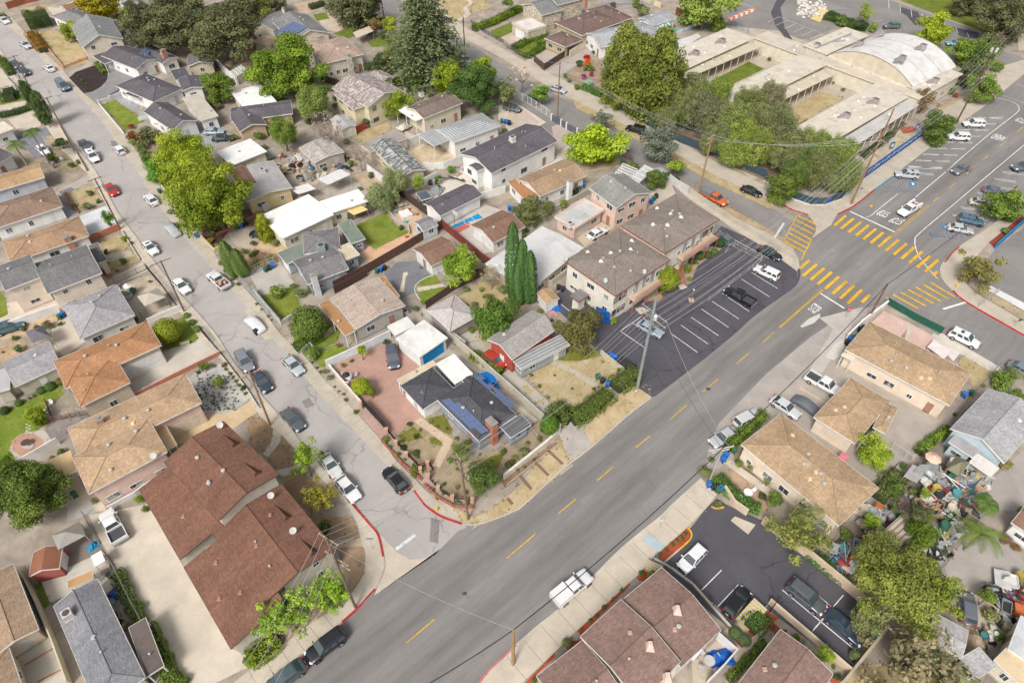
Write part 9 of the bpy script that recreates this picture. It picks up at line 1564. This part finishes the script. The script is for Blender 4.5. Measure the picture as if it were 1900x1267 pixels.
skin('trousers',[(0,0,.95),(0,-.1,.86),(-.02,-.11,.5),(-.1,-.11,.14),(0,.1,.86),(.08,.11,.5),(.1,.11,.14)],[(0,1),(1,2),(2,3),(0,4),(4,5),(5,6)],[(.16,.12),.105,.08,.065,.105,.08,.065],'plain',(.015,.016,.02));k=MB();k.blob((.02,0,1.68),.125,1,.95,.85,.03,10,7);k.build('hair','plain',o,(.03,.02,.015),True)
k=MB()
for y in(-.035,.035):k.blob((.118,y,1.645),.014,n=6,rings=4)
k.build('eyes','plain',o,(.05,.04,.04));tag(o,'person in a bright turquoise shirt and dark trousers on the upper left pavement','person',None,p)
tile(0,0,1)
# ---- ragged tufts over lawns, weeds and bare soil: uncountable
def tufts(kinds,name,col,dens,edge,label,sz):
 b=MB();rnd=random.Random(11)
 for m_,P,z in SOFT:
  if m_ not in kinds:continue
  xs=[p.x for p in P];ys=[p.y for p in P];A_=abs(sum(P[i].x*P[(i+1)%len(P)].y-P[(i+1)%len(P)].x*P[i].y for i in range(len(P))))/2
  if A_>900:continue
  n=len(P)
  for _ in range(int(A_*dens)):
   x,y=rnd.uniform(min(xs),max(xs)),rnd.uniform(min(ys),max(ys));c=False
   for i in range(n):
    p,q=P[i],P[i-1]
    if(p.y>y)!=(q.y>y)and x<(q.x-p.x)*(y-p.y)/(q.y-p.y)+p.x:c=not c
   if c:
    for _ in range(3):leafq(b,Vector((x+rnd.uniform(-.12,.12),y+rnd.uniform(-.12,.12),z+.05)),Vector((0,0,.6)),sz*rnd.uniform(.6,1.5),rnd.uniform(.65,1.25),rnd)
  for i in range(n):
   p,q=P[i],P[(i+1)%n];L=(q-p).length
   for _ in range(int(L*edge)):c=p.lerp(q,rnd.random());leafq(b,Vector((c.x+rnd.gauss(0,.22),c.y+rnd.gauss(0,.22),z+.03)),Vector((0,0,.9)),sz*rnd.uniform(.8,2),rnd.uniform(.7,1.2),rnd)
 o=b.build(name,'leaf',None,col,tint=True);o['kind']='stuff';o['label']=label;o['category']='grass'
tufts(('grass',),'lawn_grass',(.21,.26,.05),1.3,5,'short ragged green grass tufts across the lawns',.09)
tufts(('dry_grass',),'dry_grass',(.48,.38,.20),1.2,5,'dry straw coloured grass tufts on the verges and yards',.09)
tufts(('soil','dry_grass'),'weeds',(.17,.19,.07),.35,1.2,'low green weeds scattered over soil and dry lawns',.11)
# ---- beyond the 300 shrubs that show largest, the smallest ones are one object
import numpy as np
bpy.context.view_layer.update();SH=[t for t in THINGS if t[0].name.split('.')[0]=='shrub']
def shows(t):k=[c for c in t[0].children if c.name.startswith('foliage')][0];return k.scale.x/(t[2]-Vector((0,0,CH))).length
SH.sort(key=shows,reverse=True);co=[];tn=[]
for t in SH[296:]:
 k=[c for c in t[0].children if c.name.startswith('foliage')][0];n=len(k.data.vertices);a=np.empty(n*3,'f');k.data.vertices.foreach_get('co',a);m_=np.array(k.matrix_world);co.append(a.reshape(-1,3)@m_[:3,:3].T+m_[:3,3]);f=np.empty(len(k.data.polygons),'f');k.data.attributes['tint'].data.foreach_get('value',f);tn.append(f)
 for c in list(t[0].children):bpy.data.objects.remove(c)
 bpy.data.objects.remove(t[0]);THINGS.remove(t)
co=np.concatenate(co);tn=np.concatenate(tn);nf=len(tn);me=bpy.data.meshes.new('small_shrubs');me.vertices.add(len(co));me.vertices.foreach_set('co',co.astype('f').ravel());me.loops.add(nf*4);me.loops.foreach_set('vertex_index',np.arange(nf*4));me.polygons.add(nf);me.polygons.foreach_set('loop_start',np.arange(nf)*4);me.update(calc_edges=True);me.attributes.new('tint','FLOAT','FACE').data.foreach_set('value',tn);me.materials.append(M['leaf'])
o=link('small_shrubs',me,None,(.17,.22,.06));o['kind']='stuff';o['label']='smallest low green shrubs dotted through the yards and beds';o['category']='shrubs'
finish_labels()
